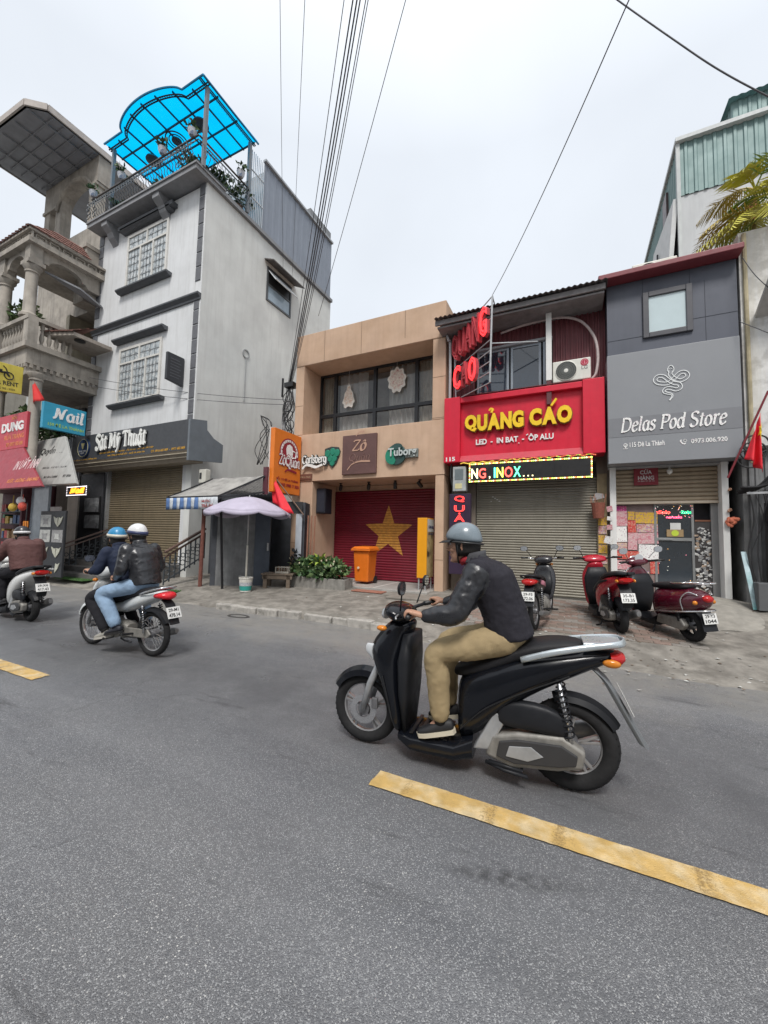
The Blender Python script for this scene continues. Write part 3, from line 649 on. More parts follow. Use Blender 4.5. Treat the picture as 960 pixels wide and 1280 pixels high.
# LED running display
d = thing('led_display', 'long LED running-text display with a yellow border showing NG, INOX', 'display', (-.9, 8.95, 2.87))
MB().box((-2.16, 8.92, 2.86), (.37, 9.05, 3.31)).build('casing', BLACK, d, bevel=.008)
def LED(n, c, e=2.2): return M('led_'+n, c, .5, var=0, emit=e, rvar=0)
bl = MB(); k = 0
for i in range(62):
 x = -2.13+2.47*i/61
 for z in (2.885, 3.285): bl.mi = (i+(z > 3)*2) % 4 % 3; bl.box((x-.015, 8.912, z-.012), (x+.015, 8.919, z+.012))
for i in range(10):
 z = 2.885+.4*i/9
 for x in (-2.14, .35): bl.mi = i % 3; bl.box((x-.012, 8.912, z-.016), (x+.012, 8.919, z+.016))
tag(bl.build('border_leds', [LED('lime', (.65, .9, .15), 1.5), LED('cream', (.95, .85, .45), 1.5), LED('amber', (.9, .22, .08), 1.2)], d), kind='stuff')
for ch, x, w, c in (('N', -2.10, .15, 'cream'), ('G', -1.93, .16, 'red'), (',', -1.70, .03, 'cream'), ('I', -1.59, .03, 'teal'), ('N', -1.53, .14, 'lime2'), ('O', -1.36, .17, 'red'), ('X', -1.17, .15, 'green')):
 b = MB(); place_text(b, ch, (x, 8.915, 2.95 if ch != ',' else 2.93), XD, ZD, w=w, h=.23 if ch != ',' else .06, bold=.012, depth=.005)
 b.build('led_character', LED(c, {'cream': (.95, .85, .45), 'red': (1, .08, .06), 'teal': (.1, .75, .65), 'lime2': (.75, .8, .1), 'green': (.1, .85, .4)}[c], 2.0), d)
b = MB()
for k in range(3): b.box((-.97+.09*k, 8.912, 2.95), (-.945+.09*k, 8.918, 2.975))
b.build('led_character', LED('cream', (0, 0, 0)), d)
g = thing('light_garland', 'twisted rope of small yellow and green lights under the red sign', 'garland', (-.9, 8.95, 3.3))
gm = MB(); nn = 90
for i in range(nn):
 x = -2.35+2.8*i/nn; gm.mi = (0 if x < -1.6 else (i % 3) % 2 + (1 if x > -.8 and i % 2 else 0)); z = 3.345+.012*math.sin(i*.9)-.02*(x < -1.5); gm.ball((x, 8.93+.012*math.cos(i*.9), z), (.017, .014, .014), 6, 4)
tag(gm.build('bulbs', [LED('rope_yellow', (.75, .5, .08), .5), LED('rope_red', (.7, .15, .08), .5), LED('rope_green', (.25, .6, .1), .5)], g), kind='stuff')
# vertical neon panel
npn = thing('neon_sign', 'upright dark panel with red neon outline letters beside the grey shutter', 'sign', (-2.4, 8.98, 1.2))
MB().box((-2.63, 8.98, .75), (-2.13, 9.1, 2.62)).build('panel', M('neon_backing', (.035, .02, .045), .4), npn, bevel=.008)
NEON = M('neon_red', (1, .055, .05), .4, var=0, emit=1.6, rvar=0)
for i, ch in enumerate('QUANG'):
 z = 2.44-.225*i; b = MB(); place_text(b, ch, (-2.385, 8.965, z-.02), XD, ZD, w=.25, h=.15, outline=.022, align='c'); lo = b.build('letter', NEON, npn)
 b = MB(); place_text(b, ch, (-2.385, 8.972, z-.02), XD, ZD, w=.24, h=.14, bold=.01, depth=.004, align='c'); b.build('letter_face', M('neon_face', (.10, .012, .02), .4), npn)
 if i == 2: b = MB(); b.tube(spline([(-2.40, 8.96, z+.155), (-2.385, 8.96, z+.175), (-2.37, 8.96, z+.16), (-2.385, 8.96, z+.14)], 3), .009, 6); b.build('accent_mark', NEON, npn)
eb = thing('meter_box', 'grey electricity meter box under the left end of the red sign', 'meter box', (-2.42, 9.0, 2.72))
MB().box((-2.55, 8.96, 2.68), (-2.24, 9.14, 3.26)).build('case', M('meter_grey', (.36, .38, .38), .5, var=.2, vs=5), eb, bevel=.015)
MB().box((-2.50, 8.952, 2.95), (-2.30, 8.959, 3.2)).build('window', M('meter_window', (.16, .19, .2), .15), eb)
MB().box((-2.49, 8.952, 2.74), (-2.33, 8.958, 2.86)).build('label_plate', M('meter_label', (.6, .55, .3), .5), eb)
MB().tube(spline([(-2.6, 9.0, 3.34), (-2.6, 8.97, 3.0), (-2.55, 9.0, 2.7), (-2.6, 9.05, 2.5)], 5), .016, 6).build('cable', BLACK, eb)
# frame sign at roof level, standing out from the wall
fs = thing('frame_sign', 'metal rack sign of red neon letters standing at right angles to the maroon wall', 'sign', (-2.4, 8.6, 4.9))
A = onY(567, 478, 9.15); XS = -2.05
def fsP(u, v):                       # the rack stands in an upright plane running out from the wall at an angle
 n = Vector((.80, -.60, 0)).normalized(); n = Vector((n.y, -n.x, 0)); d = _ray(u, v); p0 = Vector((-2.58, 9.1, 0))
 return EYE+d*((p0-EYE).dot(n)/d.dot(n))
rk = MB(); tl, tr, br, bl_ = fsP(568, 425), fsP(615.5, 370), fsP(612.5, 478), fsP(570, 500)
rk.bar(tr, br, .035); rk.bar(tl, bl_, .03)
for k in range(9):
 a = tl.lerp(bl_, k/8); c = tr.lerp(br, k/8); rk.bar(a, c, .018)
rk.bar(tr, tr+Vector((-.02, 1.0, -.05)), .022); rk.bar(tr.lerp(br, .55), tr.lerp(br, .55)+Vector((.9, .55, .12)), .02)
rk.build('rack', GALV, fs)
xd = (tr-tl); xd.z = 0; xd.normalize(); zz = ZD; L = (Vector((tr.x, tr.y, 0))-Vector((tl.x, tl.y, 0))).length
NF = M('neon_letter_face', (.50, .06, .075), .4, var=.1); NLIT = M('neon_letter_lit', (1, .035, .04), .4, var=0, emit=1.1, rvar=0)
def rack_word(word, p0, p1, h0, h1, lit):
 n = len(word); wv = p1-p0
 for i, ch in enumerate(word):
  a = p0+wv*(i/n); wd = wv.length/n*.88; hh = h0+(h1-h0)*i/n; x_ = Vector((wv.x, wv.y, 0)).normalized(); z_ = ZD
  b = MB(); place_text(b, ch, a-Vector((0, 0, 0)), x_, z_, w=wd, h=hh, bold=.03, depth=.09); b.build('letter', NF, fs)
  b = MB(); place_text(b, ch, a+x_.cross(z_)*.1, x_, z_, w=wd, h=hh, outline=.028); b.build('tube', NLIT if i in lit else NF, fs)
rack_word('QUANG', fsP(569, 455), fsP(613.5, 417), fsP(569, 423).z-fsP(569, 455).z, fsP(606, 385).z-fsP(606, 422).z, (4,))
rack_word('CAO', fsP(571, 490), fsP(600, 474), fsP(572, 461).z-fsP(572, 490).z, fsP(596, 446).z-fsP(596, 476).z, (0, 2))
q = fsP(588, 397); MB().tube(spline([q, q+xd*.04+ZD*.08, q+xd*.1+ZD*.06, q+xd*.09], 3), .028, 6).build('accent_mark', NF, fs)
# white post and air conditioner
wp = thing('metal_post', 'white box-section post rising above the red sign beside the air conditioner', 'post', (-.44, 8.95, 4.5))
MB().box((-.50, 8.93, 5.02), (-.385, 9.02, 6.72)).build('post', WHITEM, wp, bevel=.006)
MB().box((-.49, 8.94, 4.5), (-.395, 9.01, 5.018)).build('rusty_foot', M('rust_maroon', (.12, .045, .05), .8, var=.3), wp)
def air_con(label, x0, x1, y, z0, z1, d=.3, logo=True):
 a = thing('air_conditioner', label, 'air conditioner', ((x0+x1)/2, y, z0)); w = x1-x0; h = z1-z0
 wm = M('ac_white', (.66, .655, .60), .45, var=.08, vs=5, streak=.3, scol=(.4, .36, .28))
 MB().box((x0, y, z0), (x1, y+d, z1)).build('casing', wm, a, bevel=.018)
 cx = x0+w*.36; cz = z0+h*.5; R = h*.45
 MB().lathe([(R*1.02, .0), (R*1.02, -.012), (R*.96, -.016), (R*.96, 0)], (cx, y, cz), 32, 'y', False).build('fan_ring', wm, a, smooth='auto')
 MB().lathe([(R*.95, -.003), (R*.2, -.004)], (cx, y, cz), 32, 'y').build('fan_recess', M('ac_dark', (.085, .09, .085), .7), a)
 gr = MB()
 for k in range(36):
  t_ = 2*math.pi*k/36; gr.bar((cx+R*.2*math.cos(t_), y-.012, cz+R*.2*math.sin(t_)), (cx+R*.95*math.cos(t_+.25), y-.012, cz+R*.95*math.sin(t_+.25)), .005)
 for q in (.4, .6, .8): gr.torus((cx, y-.012, cz), R*q, .003, 32, 4)
 gr.build('grille', M('ac_grille', (.2, .21, .2), .5), a)
 MB().lathe([(R*.2, -.0), (R*.2, -.02), (0, -.024)], (cx, y, cz), 16, 'y').build('hub', wm, a, smooth='auto')
 if logo:
  lr = M('logo_red', (.45, .02, .06), .4)
  lg = MB(); lg.lathe([(.075, 0), (.075, -.006), (0, -.0065)], (x0+w*.84, y, z0+h*.78), 24, 'y'); lo = lg.build('logo_disc', lr, a)
  f = MB(); f.torus((x0+w*.84, y-.007, z0+h*.78), .052, .005, 20, 4); f.box((x0+w*.84-.004, y-.0085, z0+h*.78-.03), (x0+w*.84+.004, y-.0068, z0+h*.78+.03)); f.box((x0+w*.84-.004, y-.0085, z0+h*.78-.034), (x0+w*.84+.028, y-.0068, z0+h*.78-.028)); f.build('logo_line', M('logo_pale', (.7, .4, .42), .4), lo)
  f = MB(); place_text(f, 'LG', (x0+w*.84, y, z0+h*.46), XD, ZD, h=.075, bold=.01, depth=.004, align='c'); f.build('lettering', M('letter_dim', (.2, .2, .2), .5), a)
 f = MB(); f.box((x0+.08, y+.02, z0-.04), (x0+.13, y+d, z0)); f.box((x1-.13, y+.02, z0-.04), (x1-.08, y+d, z0)); f.build('bracket', DKMET, a)
 return a
air_con('white outdoor air conditioner with dark fan grille on top of the red sign', -.37, .36, 8.98, 4.96, 5.42)
pp = MB().tube(spline([(-1.5, 9.2, 6.42), (-1.0, 9.2, 6.5), (-.3, 9.2, 6.52), (.15, 9.18, 6.35), (.42, 9.15, 5.95), (.5, 9.12, 5.5), (.46, 9.1, 5.1), (.38, 9.1, 4.98)], 8), .028, 8).build('refrigerant_pipe', M('pipe_wrap', (.50, .42, .41), .7, var=.2, vs=9), smooth=True)
tag(pp, 'pale wrapped pipe arching over the air conditioner on the maroon wall', 'pipe')
# ------------------------------------------------------------ grey pod store
CLAD = M('slate_cladding', (.082, .09, .115), .5, .1, var=.08, vs=1.2, streak=.3, scol=(.05, .055, .07))
SGN = M('sign_grey', (.235, .245, .262), .48, var=.05, vs=.8, streak=.12, scol=(.2, .21, .23))
g = thing('pod_store', 'narrow slate grey clad store with a square window above its big grey sign', 'building', (1.7, 9, .5))
b = MB(); b.box((.66, 8.9, 5.297), (2.72, 16, 6.78)); b.box((.70, 9.6, .2), (2.6, 16, 5.29)); b.build('cladding', CLAD, g)
b = MB()
for x in (1.28, 2.03): b.box((x-.003, 8.895, 6.5), (x+.003, 8.903, 6.78))
for z in (5.62,): b.box((.662, 8.895, z), (1.3, 8.903, z+.006)); b.box((2.07, 8.895, z+.17), (2.718, 8.903, z+.176))
b.box((2.25, 8.895, 5.3), (2.256, 8.903, 6.5)); b.build('cladding_joint', M('joint_dark', (.04, .045, .06), .7), g)
b = MB(); b.prism([(8.62, 6.80), (8.62, 6.90), (8.9, 7.0), (10.5, 7.1), (10.5, 6.83), (8.95, 6.79)], .5, 2.76, 'x'); b.build('roof_fascia', M('maroon_fascia', (.19, .035, .045), .5, var=.15, vs=3), g, bevel=.012)
f = MB(); frame(f, 1.27, 2.06, 5.56, 6.48, 8.85, 8.93, .10); fo = f.build('window', M('anthracite_frame', (.075, .075, .085), .4), g, bevel=.01)
MB().box((1.37, 8.885, 5.66), (1.96, 8.895, 6.38)).build('pane', M('bright_pane', (.50, .60, .62), .12, spec=1.0, var=.05, rvar=.02), fo)
ps = thing('store_sign', 'large flat grey fascia sign with white serif lettering and a coiled snake emblem', 'sign', (1.66, 8.8, 3.1))
b = MB(); b.box((.64, 8.80, 3.1), (2.70, 9.2, 5.29)); b.build('panel', SGN, ps, bevel=.008)
b = MB(); b.box((.645, 8.796, 3.62), (2.695, 8.799, 4.0)); b.build('darker_band', M('sign_band', (.19, .196, .212), .5, var=.04), ps)
pen_letters(ps, WH, list('Delas Pod Store'), (.85, 8.795, 3.715), XD, ZD, 1.62, .275, .012, .14, .45, .34, .22)
b = MB(); place_text(b, '115 Dê La Thành', (1.0, 8.798, 3.405), XD, ZD, w=.56, h=.095, bold=.018, depth=.004); b.box((1.125, 8.7925, 3.442), (1.155, 8.7935, 3.45)); b.build('lettering', WH, ps)
b = MB(); place_text(b, '0973.006.920', (1.96, 8.798, 3.4), XD, ZD, w=.52, h=.085, bold=.018, depth=.004); b.build('lettering', WH, ps)
b = MB(); b.torus((.93, 8.797, 3.45), .027, .009, 16, 4); b.prism([(.895, 3.44), (.965, 3.44), (.93, 3.39)], 8.793, 8.799); b.box((.89, 8.794, 3.375), (.97, 8.799, 3.385)); b.build('pin_symbol', WH, ps)
b = MB(); place_text(b, '', (1.79, 8.798, 3.39), XD, ZD, w=.09, pre=pen_mesh([[(0, .3), (.02, .2), (.1, .08), (.2, .0), (.3, .0)], [(0, .3), (.08, .3)], [(.3, 0), (.3, .08)]], .09, .7, .8), depth=.004); b.torus((1.87, 8.797, 3.46), .025, .005, 12, 4); b.build('phone_symbol', WH, ps)
sn = [(0, .36), (-.02, .27), (.0, .2), (.1, .08), (.26, -.01), (.42, .05), (.47, .15), (.4, .25), (.26, .25), (.1, .1), (-.06, -.04), (-.22, -.05), (-.4, .01), (-.46, .12), (-.38, .22), (-.22, .2), (-.08, .06), (.08, -.07), (.22, -.12), (.26, -.24), (.14, -.3), (.0, -.24), (-.14, -.22), (-.22, -.32), (-.1, -.4), (.0, -.44), (.02, -.52), (-.06, -.64)]
Pn = spline([(x, z, 0) for x, z in sn], 5); le, ri = [], []
for i, p in enumerate(Pn):
 d_ = (Pn[min(i+1, len(Pn)-1)]-Pn[max(i-1, 0)]).normalized(); w = .052*(1-.85*max(0, (i/len(Pn)-.75)/.25)); le.append((p.x-d_.y*w, p.y+d_.x*w)); ri.append((p.x+d_.y*w, p.y-d_.x*w))
hd = [(-.05, .3), (-.09, .4), (-.06, .5), (0, .54), (.06, .5), (.09, .4), (.05, .3)]
b = MB(); place_text(b, '', (1.40, 8.795, 4.24), XD, ZD, w=.57, h=.68, pre=pen_mesh([le[::2]+[le[-1]], ri[::2]+[ri[-1]], hd, [(-.04, .42), (-.02, .44)], [(.04, .42), (.02, .44)]], .026, .7, .8), depth=.006); b.build('snake_emblem', M('emblem_white', (.72, .74, .74), .5), ps)
# lower front
b = MB(); b.box((.685, 9.2, .3), (.795, 9.42, 3.095)); b.build('jamb', WHITEM, g, bevel=.006)
b = MB(); b.box((2.47, 9.15, .3), (2.57, 9.42, 3.095)); b.build('jamb', WHITEM, g, bevel=.006)
b = MB(); b.box((.66, 9.205, 3.06), (2.60, 9.5, 3.096)); b.build('lintel', M('lintel_grey', (.36, .36, .36), .6, streak=.4), g)
slats(MB(), .797, 2.468, 2.40, 3.055, 9.36, .085, .03).build('rolled_shutter', SLATC, g, smooth='auto')
MB().box((.797, 9.32, 2.345), (2.468, 9.38, 2.398)).build('shutter_rail', M('shutter_rail', (.5, .43, .34), .5), g, bevel=.008)
DIM = M('shop_interior', (.05, .048, .055), .8, var=.5, vs=1.5)
MB().box((.798, 9.58, .3), (2.46, 9.597, 2.4)).build('dim_interior', DIM, g)
# glass door
f = MB(); frame(f, 1.46, 2.10, .55, 2.36, 9.40, 9.45, .04); f.box((1.5, 9.40, 1.62), (2.06, 9.45, 1.68)); do = f.build('door', M('door_frame', (.30, .31, .31), .4, .4), g)
MB().box((1.5, 9.42, .59), (2.06, 9.43, 1.618)).build('pane', GLASS, do); MB().box((1.5, 9.42, 1.682), (2.06, 9.43, 2.32)).build('pane', GLASS, do)
MB().box((1.53, 9.385, 1.64), (1.75, 9.397, 1.66)).build('handle', GALV, do)
def glow_text(mb, s, x, z, w, h): place_text(mb, s, (x, 9.412, z), XD, ZD, w=w, h=h, outline=.05)
b = MB(); place_text(b, '', (1.48, 9.41, 2.15), XD, ZD, w=.25, h=.07, pre=pen_text(list('aSalo'), .16, .6, .8), depth=.004); b.build('neon_script', LED('script_red', (1, .1, .08), 1.3), do)
b = MB(); place_text(b, '', (1.66, 9.41, 2.06), XD, ZD, w=.26, h=.05, pre=pen_text(list('nanada'), .16, .6, .8), depth=.004); b.build('neon_script', LED('script_pink', (1, .12, .25), 1.3), do)
b = MB(); place_text(b, '', (1.9, 9.41, 2.15), XD, ZD, w=.17, h=.06, pre=pen_text(list('Zalo'), .16, .6, .8), depth=.004); b.build('neon_script', LED('script_green', (.05, .9, .35), 1.2), do)
MB().box((1.72, 9.395, 1.84), (1.89, 9.399, 1.97)).build('blank_card', M('card_white', (.62, .62, .6), .6), do)
MB().box((1.66, 9.39, 1.70), (1.93, 9.396, 1.84)).build('kraft_card', M('card_kraft', (.33, .23, .12), .8), do)
b = MB(); b.lathe([(.06, 0), (.06, -.004), (0, -.0045)], (1.795, 9.389, 1.77), 20, 'y'); sm = b.build('smiley_face', M('smiley_lime', (.5, .62, .06), .5), do)
bl = [(.02, .06, .0), (.0, .01, .012)]
# posters pasted over the left glass
def print_mat(name, base, c2, c3):
 m = M('print_'+name, base, .55, var=.1, vs=25, col2=c2, lo=.50, hi=.56, rvar=.1); t_ = m.node_tree; N = t_.nodes; L_ = t_.links; bs = N['Principled BSDF']; old = bs.inputs['Base Color'].links[0].from_socket
 v = N.new('ShaderNodeTexVoronoi'); v.inputs['Scale'].default_value = 30; tx = N.new('ShaderNodeTexCoord'); L_.new(tx.outputs['Object'], v.inputs['Vector'])
 r_ = N.new('ShaderNodeMapRange'); r_.inputs[1].default_value = .28; r_.inputs[2].default_value = .34; r_.inputs[3].default_value = .8; r_.inputs[4].default_value = 0; L_.new(v.outputs['Distance'], r_.inputs[0])
 x = N.new('ShaderNodeMix'); x.data_type = 'RGBA'; L_.new(r_.outputs[0], x.inputs[0]); L_.new(old, x.inputs[6]); x.inputs[7].default_value = (*c3, 1); L_.new(x.outputs[2], bs.inputs['Base Color']); return m
PM = {'p': print_mat('pink', (.62, .38, .40), (.56, .2, .24), (.66, .55, .5)), 'y': print_mat('yellow', (.66, .42, .04), (.6, .34, .1), (.25, .12, .25)), 'r': print_mat('red', (.55, .06, .05), (.6, .2, .14), (.65, .35, .28)),
 'w': print_mat('white', (.62, .58, .60), (.52, .36, .5), (.5, .36, .42)), 'c': print_mat('cream', (.6, .46, .36), (.5, .2, .2), (.35, .2, .5)), 'm': print_mat('magenta', (.42, .04, .2), (.5, .1, .2), (.6, .3, .4))}
wl = thing('poster_panel', 'shop window pane to the left of the glass door plastered with colourful posters', 'poster panel', (1.1, 9.42, .5))
MB().box((.798, 9.42, .5), (1.455, 9.46, 2.36)).build('glazing', M('panel_back', (.22, .16, .15), .6, var=.3, vs=4), wl)
for (a, y0, c, y1, k) in ((225, 555, 352, 700, 'p'), (358, 555, 428, 640, 'y'), (430, 565, 655, 675, 'y'), (355, 645, 440, 765, 'r'), (445, 680, 660, 765, 'c'), (220, 705, 350, 860, 'w'), (455, 768, 665, 880, 'p'), (358, 765, 455, 940, 'p'), (220, 865, 352, 942, 'c'), (465, 885, 668, 1040, 'w'), (218, 945, 468, 1035, 'r'), (225, 1040, 415, 1140, 'p'), (415, 1042, 470, 1110, 'm'), (580, 1045, 668, 1180, 'r'), (225, 1142, 330, 1230, 'w'), (335, 1142, 460, 1240, 'c'), (225, 1235, 400, 1330, 'p'), (470, 1150, 575, 1300, 'c'), (405, 1245, 520, 1330, 'y'), (225, 500, 345, 552, 'm')):
 p0 = onY(740+a/8, 570+y0/8, 9.41); p1 = onY(740+c/8, 570+y1/8, 9.41); rz = random.uniform(-.04, .04); cx_, cz_ = (p0.x+p1.x)/2, (p0.z+p1.z)/2; w_, h_ = abs(p1.x-p0.x)/2, abs(p0.z-p1.z)/2; dy = random.uniform(0, .018)
 pb = MB().box((cx_-w_, 9.412-dy, cz_-h_), (cx_+w_, 9.4145-dy, cz_+h_)); pb.xf(Matrix.Translation((cx_, 0, cz_)) @ Matrix.Rotation(rz, 4, 'Y') @ Matrix.Translation((-cx_, 0, -cz_))); pb.build('poster', PM[k], wl)
# cards pinned to the left jamb
for i, (u, v, w_, h_, a, k) in enumerate(((762, 636, .10, .11, -12, 'p'), (762, 648, .09, .08, 5, 'w'), (762, 659, .1, .1, -4, 'p'), (760.5, 675, .14, .15, 14, 'w'))):
 q = onY(u, v, 9.18); cb = MB().box((q.x-w_/2, 9.178, q.z-h_/2), (q.x+w_/2, 9.182, q.z+h_/2)); cb.xf(Matrix.Translation((q.x, 9.18, q.z)) @ Matrix.Rotation(rad(a), 4, 'Y') @ Matrix.Rotation(rad(8), 4, 'X') @ Matrix.Translation((-q.x, -9.18, -q.z)))
 tag(cb.build('pinned_card', PM[k]), ('small pink card pinned highest on the white jamb', 'lilac card pinned second from the top on the white jamb', 'pink card pinned third from the top on the white jamb', 'largest white card pinned lowest and askew on the white jamb')[i], 'card', 'cards pinned to the left jamb')
fl2 = MB()  # added glowing dots that brighten the door glass
for k in range(44):
 fl2.mi = k % 3; fl2.ball((1.48+.6*random.random(), 9.40, 2.06+.25*random.random() if k < 36 else .75+.75*random.random()), .0055, 5, 3)
tag(fl2.build('added_glow_dots', [LED('added_glow_pink', (1, .3, .4), 1.3), LED('added_glow_amber', (1, .5, .15), 1.3), LED('added_glow_white', (.9, .9, .8), 1.0)], do), kind='stuff')
for i, (dz, k) in enumerate(((2.0, 'y'), (1.82, 'c'), (1.62, 'y'), (1.42, 'y'), (1.2, 'c'))): MB().box((.475, 9.325, dz-.085), (.63, 9.335, dz+.08)).build('poster', PM[k], wl)
# right side column of stickers
sc_ = thing('sticker_column', 'dark upright strip covered in small white stickers right of the glass door', 'display strip', (2.2, 9.42, .5))
MB().box((2.11, 9.43, .5), (2.36, 9.47, 2.0)).build('strip', M('strip_dark', (.06, .055, .055), .6), sc_)
MB().box((2.12, 9.42, 2.0), (2.37, 9.46, 2.03)).build('copper_rail', M('copper', (.35, .16, .1), .4, .5), sc_)
ms = MB()
for k in range(170):
 x, z = random.uniform(2.12, 2.34), random.uniform(.55, 1.9); w_, h_ = random.uniform(.012, .032), random.uniform(.01, .024); a = random.uniform(-.8, .8); ca, sa = math.cos(a), math.sin(a); ms.mi = random.choice((0, 0, 1, 1, 2, 3)); y = 9.425-random.uniform(0, .02)
 ms.quad(*[(x+ca*i*w_-sa*j*h_, y-.004*i*j, z+sa*i*w_+ca*j*h_) for i, j in ((-1, -1), (1, -1), (1, 1), (-1, 1))])
tag(ms.build('stickers', [M('stk_white', (.6, .6, .58), .6), M('stk_grey', (.3, .3, .3), .6), M('stk_tan', (.4, .3, .22), .6), M('stk_black', (.04, .04, .05), .6)], sc_), kind='stuff')
MB().box((2.362, 9.40, .3), (2.467, 9.46, 2.34)).build('folded_shutter', M('folded_grey', (.28, .28, .28), .5, .3), g)
cs = thing('notice_sign', 'small maroon notice with white capitals hanging on the beige rolled shutter', 'sign', (1.13, 9.3, 2.7))
p0 = onY(792, 585, 9.3); p1 = onY(823, 606, 9.3)
MB().box((p0.x, 9.29, p1.z), (p1.x, 9.30, p0.z)).build('plate', M('notice_maroon', (.22, .018, .03), .5), cs)
b = MB(); place_text(b, 'CỬA', ((p0.x+p1.x)/2, 9.288, p0.z-.14), XD, ZD, h=.105, w=.2, bold=.02, depth=.004, align='c'); place_text(b, 'HÀNG', ((p0.x+p1.x)/2, 9.288, p0.z-.255), XD, ZD, h=.1, w=.27, bold=.02, depth=.004, align='c'); place_text(b, '09 886 27 23 10', ((p0.x+p1.x)/2, 9.288, p0.z-.29), XD, ZD, h=.022, w=.28, depth=.003, align='c'); b.build('lettering', M('print_grey', (.62, .58, .58), .5), cs)
lb = thing('lamp', 'round white bulb fitting under the grey sign in front of the shutter', 'lamp', (1.55, 9.25, 2.9)); q = onY(837, 590, 9.25)
MB().lathe([(.02, .1), (.02, .05), (.045, .045), (.05, .02), (.045, -.02), (.0, -.05)], (q.x, 9.25, q.z), 14).build('bulb', M('bulb_white', (.72, .72, .68), .3), lb, smooth=True)
MB().box((q.x-.012, 9.24, q.z+.1), (q.x+.012, 9.26, 3.1)).build('stem', WHITEM, lb)
for u, v, r_, lab in ((912, 612, .03, 'upper small paper flower tied to the right white jamb'), (912, 638, .035, 'middle paper flower tied to the right white jamb')):
 q = onY(u, v, 9.13); fl = MB()
 for k in range(9): a = k*.7; fl.ball((q.x+r_*.6*math.cos(a)*.9, 9.12+.01*math.sin(k*3), q.z+r_*.6*math.sin(a*1.3)), (r_*.55, r_*.5, r_*.45), 6, 4)
 tag(fl.build('paper_flower', M('paper_salmon', (.52, .30, .20), .8, var=.3, vs=20), smooth=True), lab, 'flower')
q = onY(916, 652, 9.1); fl = MB()
for k in range(22): a = random.uniform(0, 6.28); rr = random.uniform(.02, .08); fl.ball((q.x+rr*math.cos(a), 9.1+random.uniform(-.03, .03), q.z+rr*math.sin(a)), (.035, .02, .035), 6, 4)
tag(fl.build('paper_flower', M('paper_red', (.55, .16, .09), .8, var=.35, vs=20)), 'largest orange red crumpled paper flower on the right white jamb', 'flower')
hb = thing('hanging_basket', 'rust red basket of sticks hung on the ochre pillar between red and grey shops', 'basket', (.55, 9.2, 2.1)); q0 = onY(746, 648, 9.2)
b = MB(); b.lathe([(.10, 0), (.13, .32), (.12, .32), (.09, .01)], (q0.x+.03, 9.2, q0.z), 12); b.build('basket', M('basket_rust', (.22, .07, .045), .8, var=.35, vs=18), hb)
b = MB()
for k in range(16): a = random.uniform(0, 6.28); b.tube([(q0.x+.03+.06*math.cos(a), 9.2+.06*math.sin(a), q0.z+.05), (q0.x+.03+.15*math.cos(a), 9.2+.1*math.sin(a), q0.z+random.uniform(.36, .52))], .006, 4)
b.build('sticks', M('stick_tan', (.33, .16, .1), .8, var=.3), hb)
b = MB(); b.prism([(q0.x-.08, q0.z+.36), (q0.x+.14, q0.z+.42), (q0.x+.12, q0.z+.5), (q0.x-.02, q0.z+.52)], 9.12, 9.14); b.build('newspaper', M('newsprint', (.3, .28, .28), .9, var=.4, vs=30), hb)
air_con('grey outdoor air conditioner standing on the pod store roof behind the maroon fascia', 1.2, 2.0, 9.6, 7.06, 7.56, logo=False)
# ------------------------------------------------------------ white narrow house with the blue roof terrace
WB = M('white_render', (.64, .65, .66), .85, var=.06, vs=.9, col2=(.58, .59, .595), bump=.2, bs=70, streak=.55, scol=(.36, .36, .345))
GB = M('grey_render', (.62, .63, .61), .88, var=.08, vs=.7, col2=(.54, .545, .53), bump=.25, bs=60, streak=.45, scol=(.42, .415, .40))
SLATE = M('slate_trim', (.075, .08, .088), .6, var=.2, vs=5)
QUO = M('quoin_grey', (.115, .118, .13), .6, var=.2, vs=6)
bx0, bx1, by = -16.1, -10.33, 8.0
h = thing('narrow_house', 'tall narrow white house with grey quoins and a blue glazed canopy on its roof terrace', 'building', (-13.2, 8, .5))
b = MB(); b.box((bx0, by, 4.4), (bx1-.003, by+.25, 12.6)); b.box((bx0, by+.253, .1), (bx0+.25, 15, 12.6)); b.box((bx0, 8.6, 12.3), (bx1-.26, 15, 12.55)); b.box((bx0+.253, 8.3, .6), (bx0+1.2, 8.4, 4.397)); b.box((-10.75, 8.02, .3), (bx1-.26, 8.25, 4.397)); b.build('front_wall', WB, h)
b = MB(); b.add([(bx1-.25, by+.002, .1), (bx1, by+.002, .1), (bx1, 15, .1), (bx1-.25, 15, .1), (bx1-.25, by+.002, 12.66), (bx1, by+.002, 12.66), (bx1, 15, 12.66), (bx1-.25, 15, 12.66)], [(0,3,2,1),(4,5,6,7),(0,1,5,4),(1,2,6,5),(2,3,7,6),(3,0,4,7)]); b.build('side_wall', GB, h)
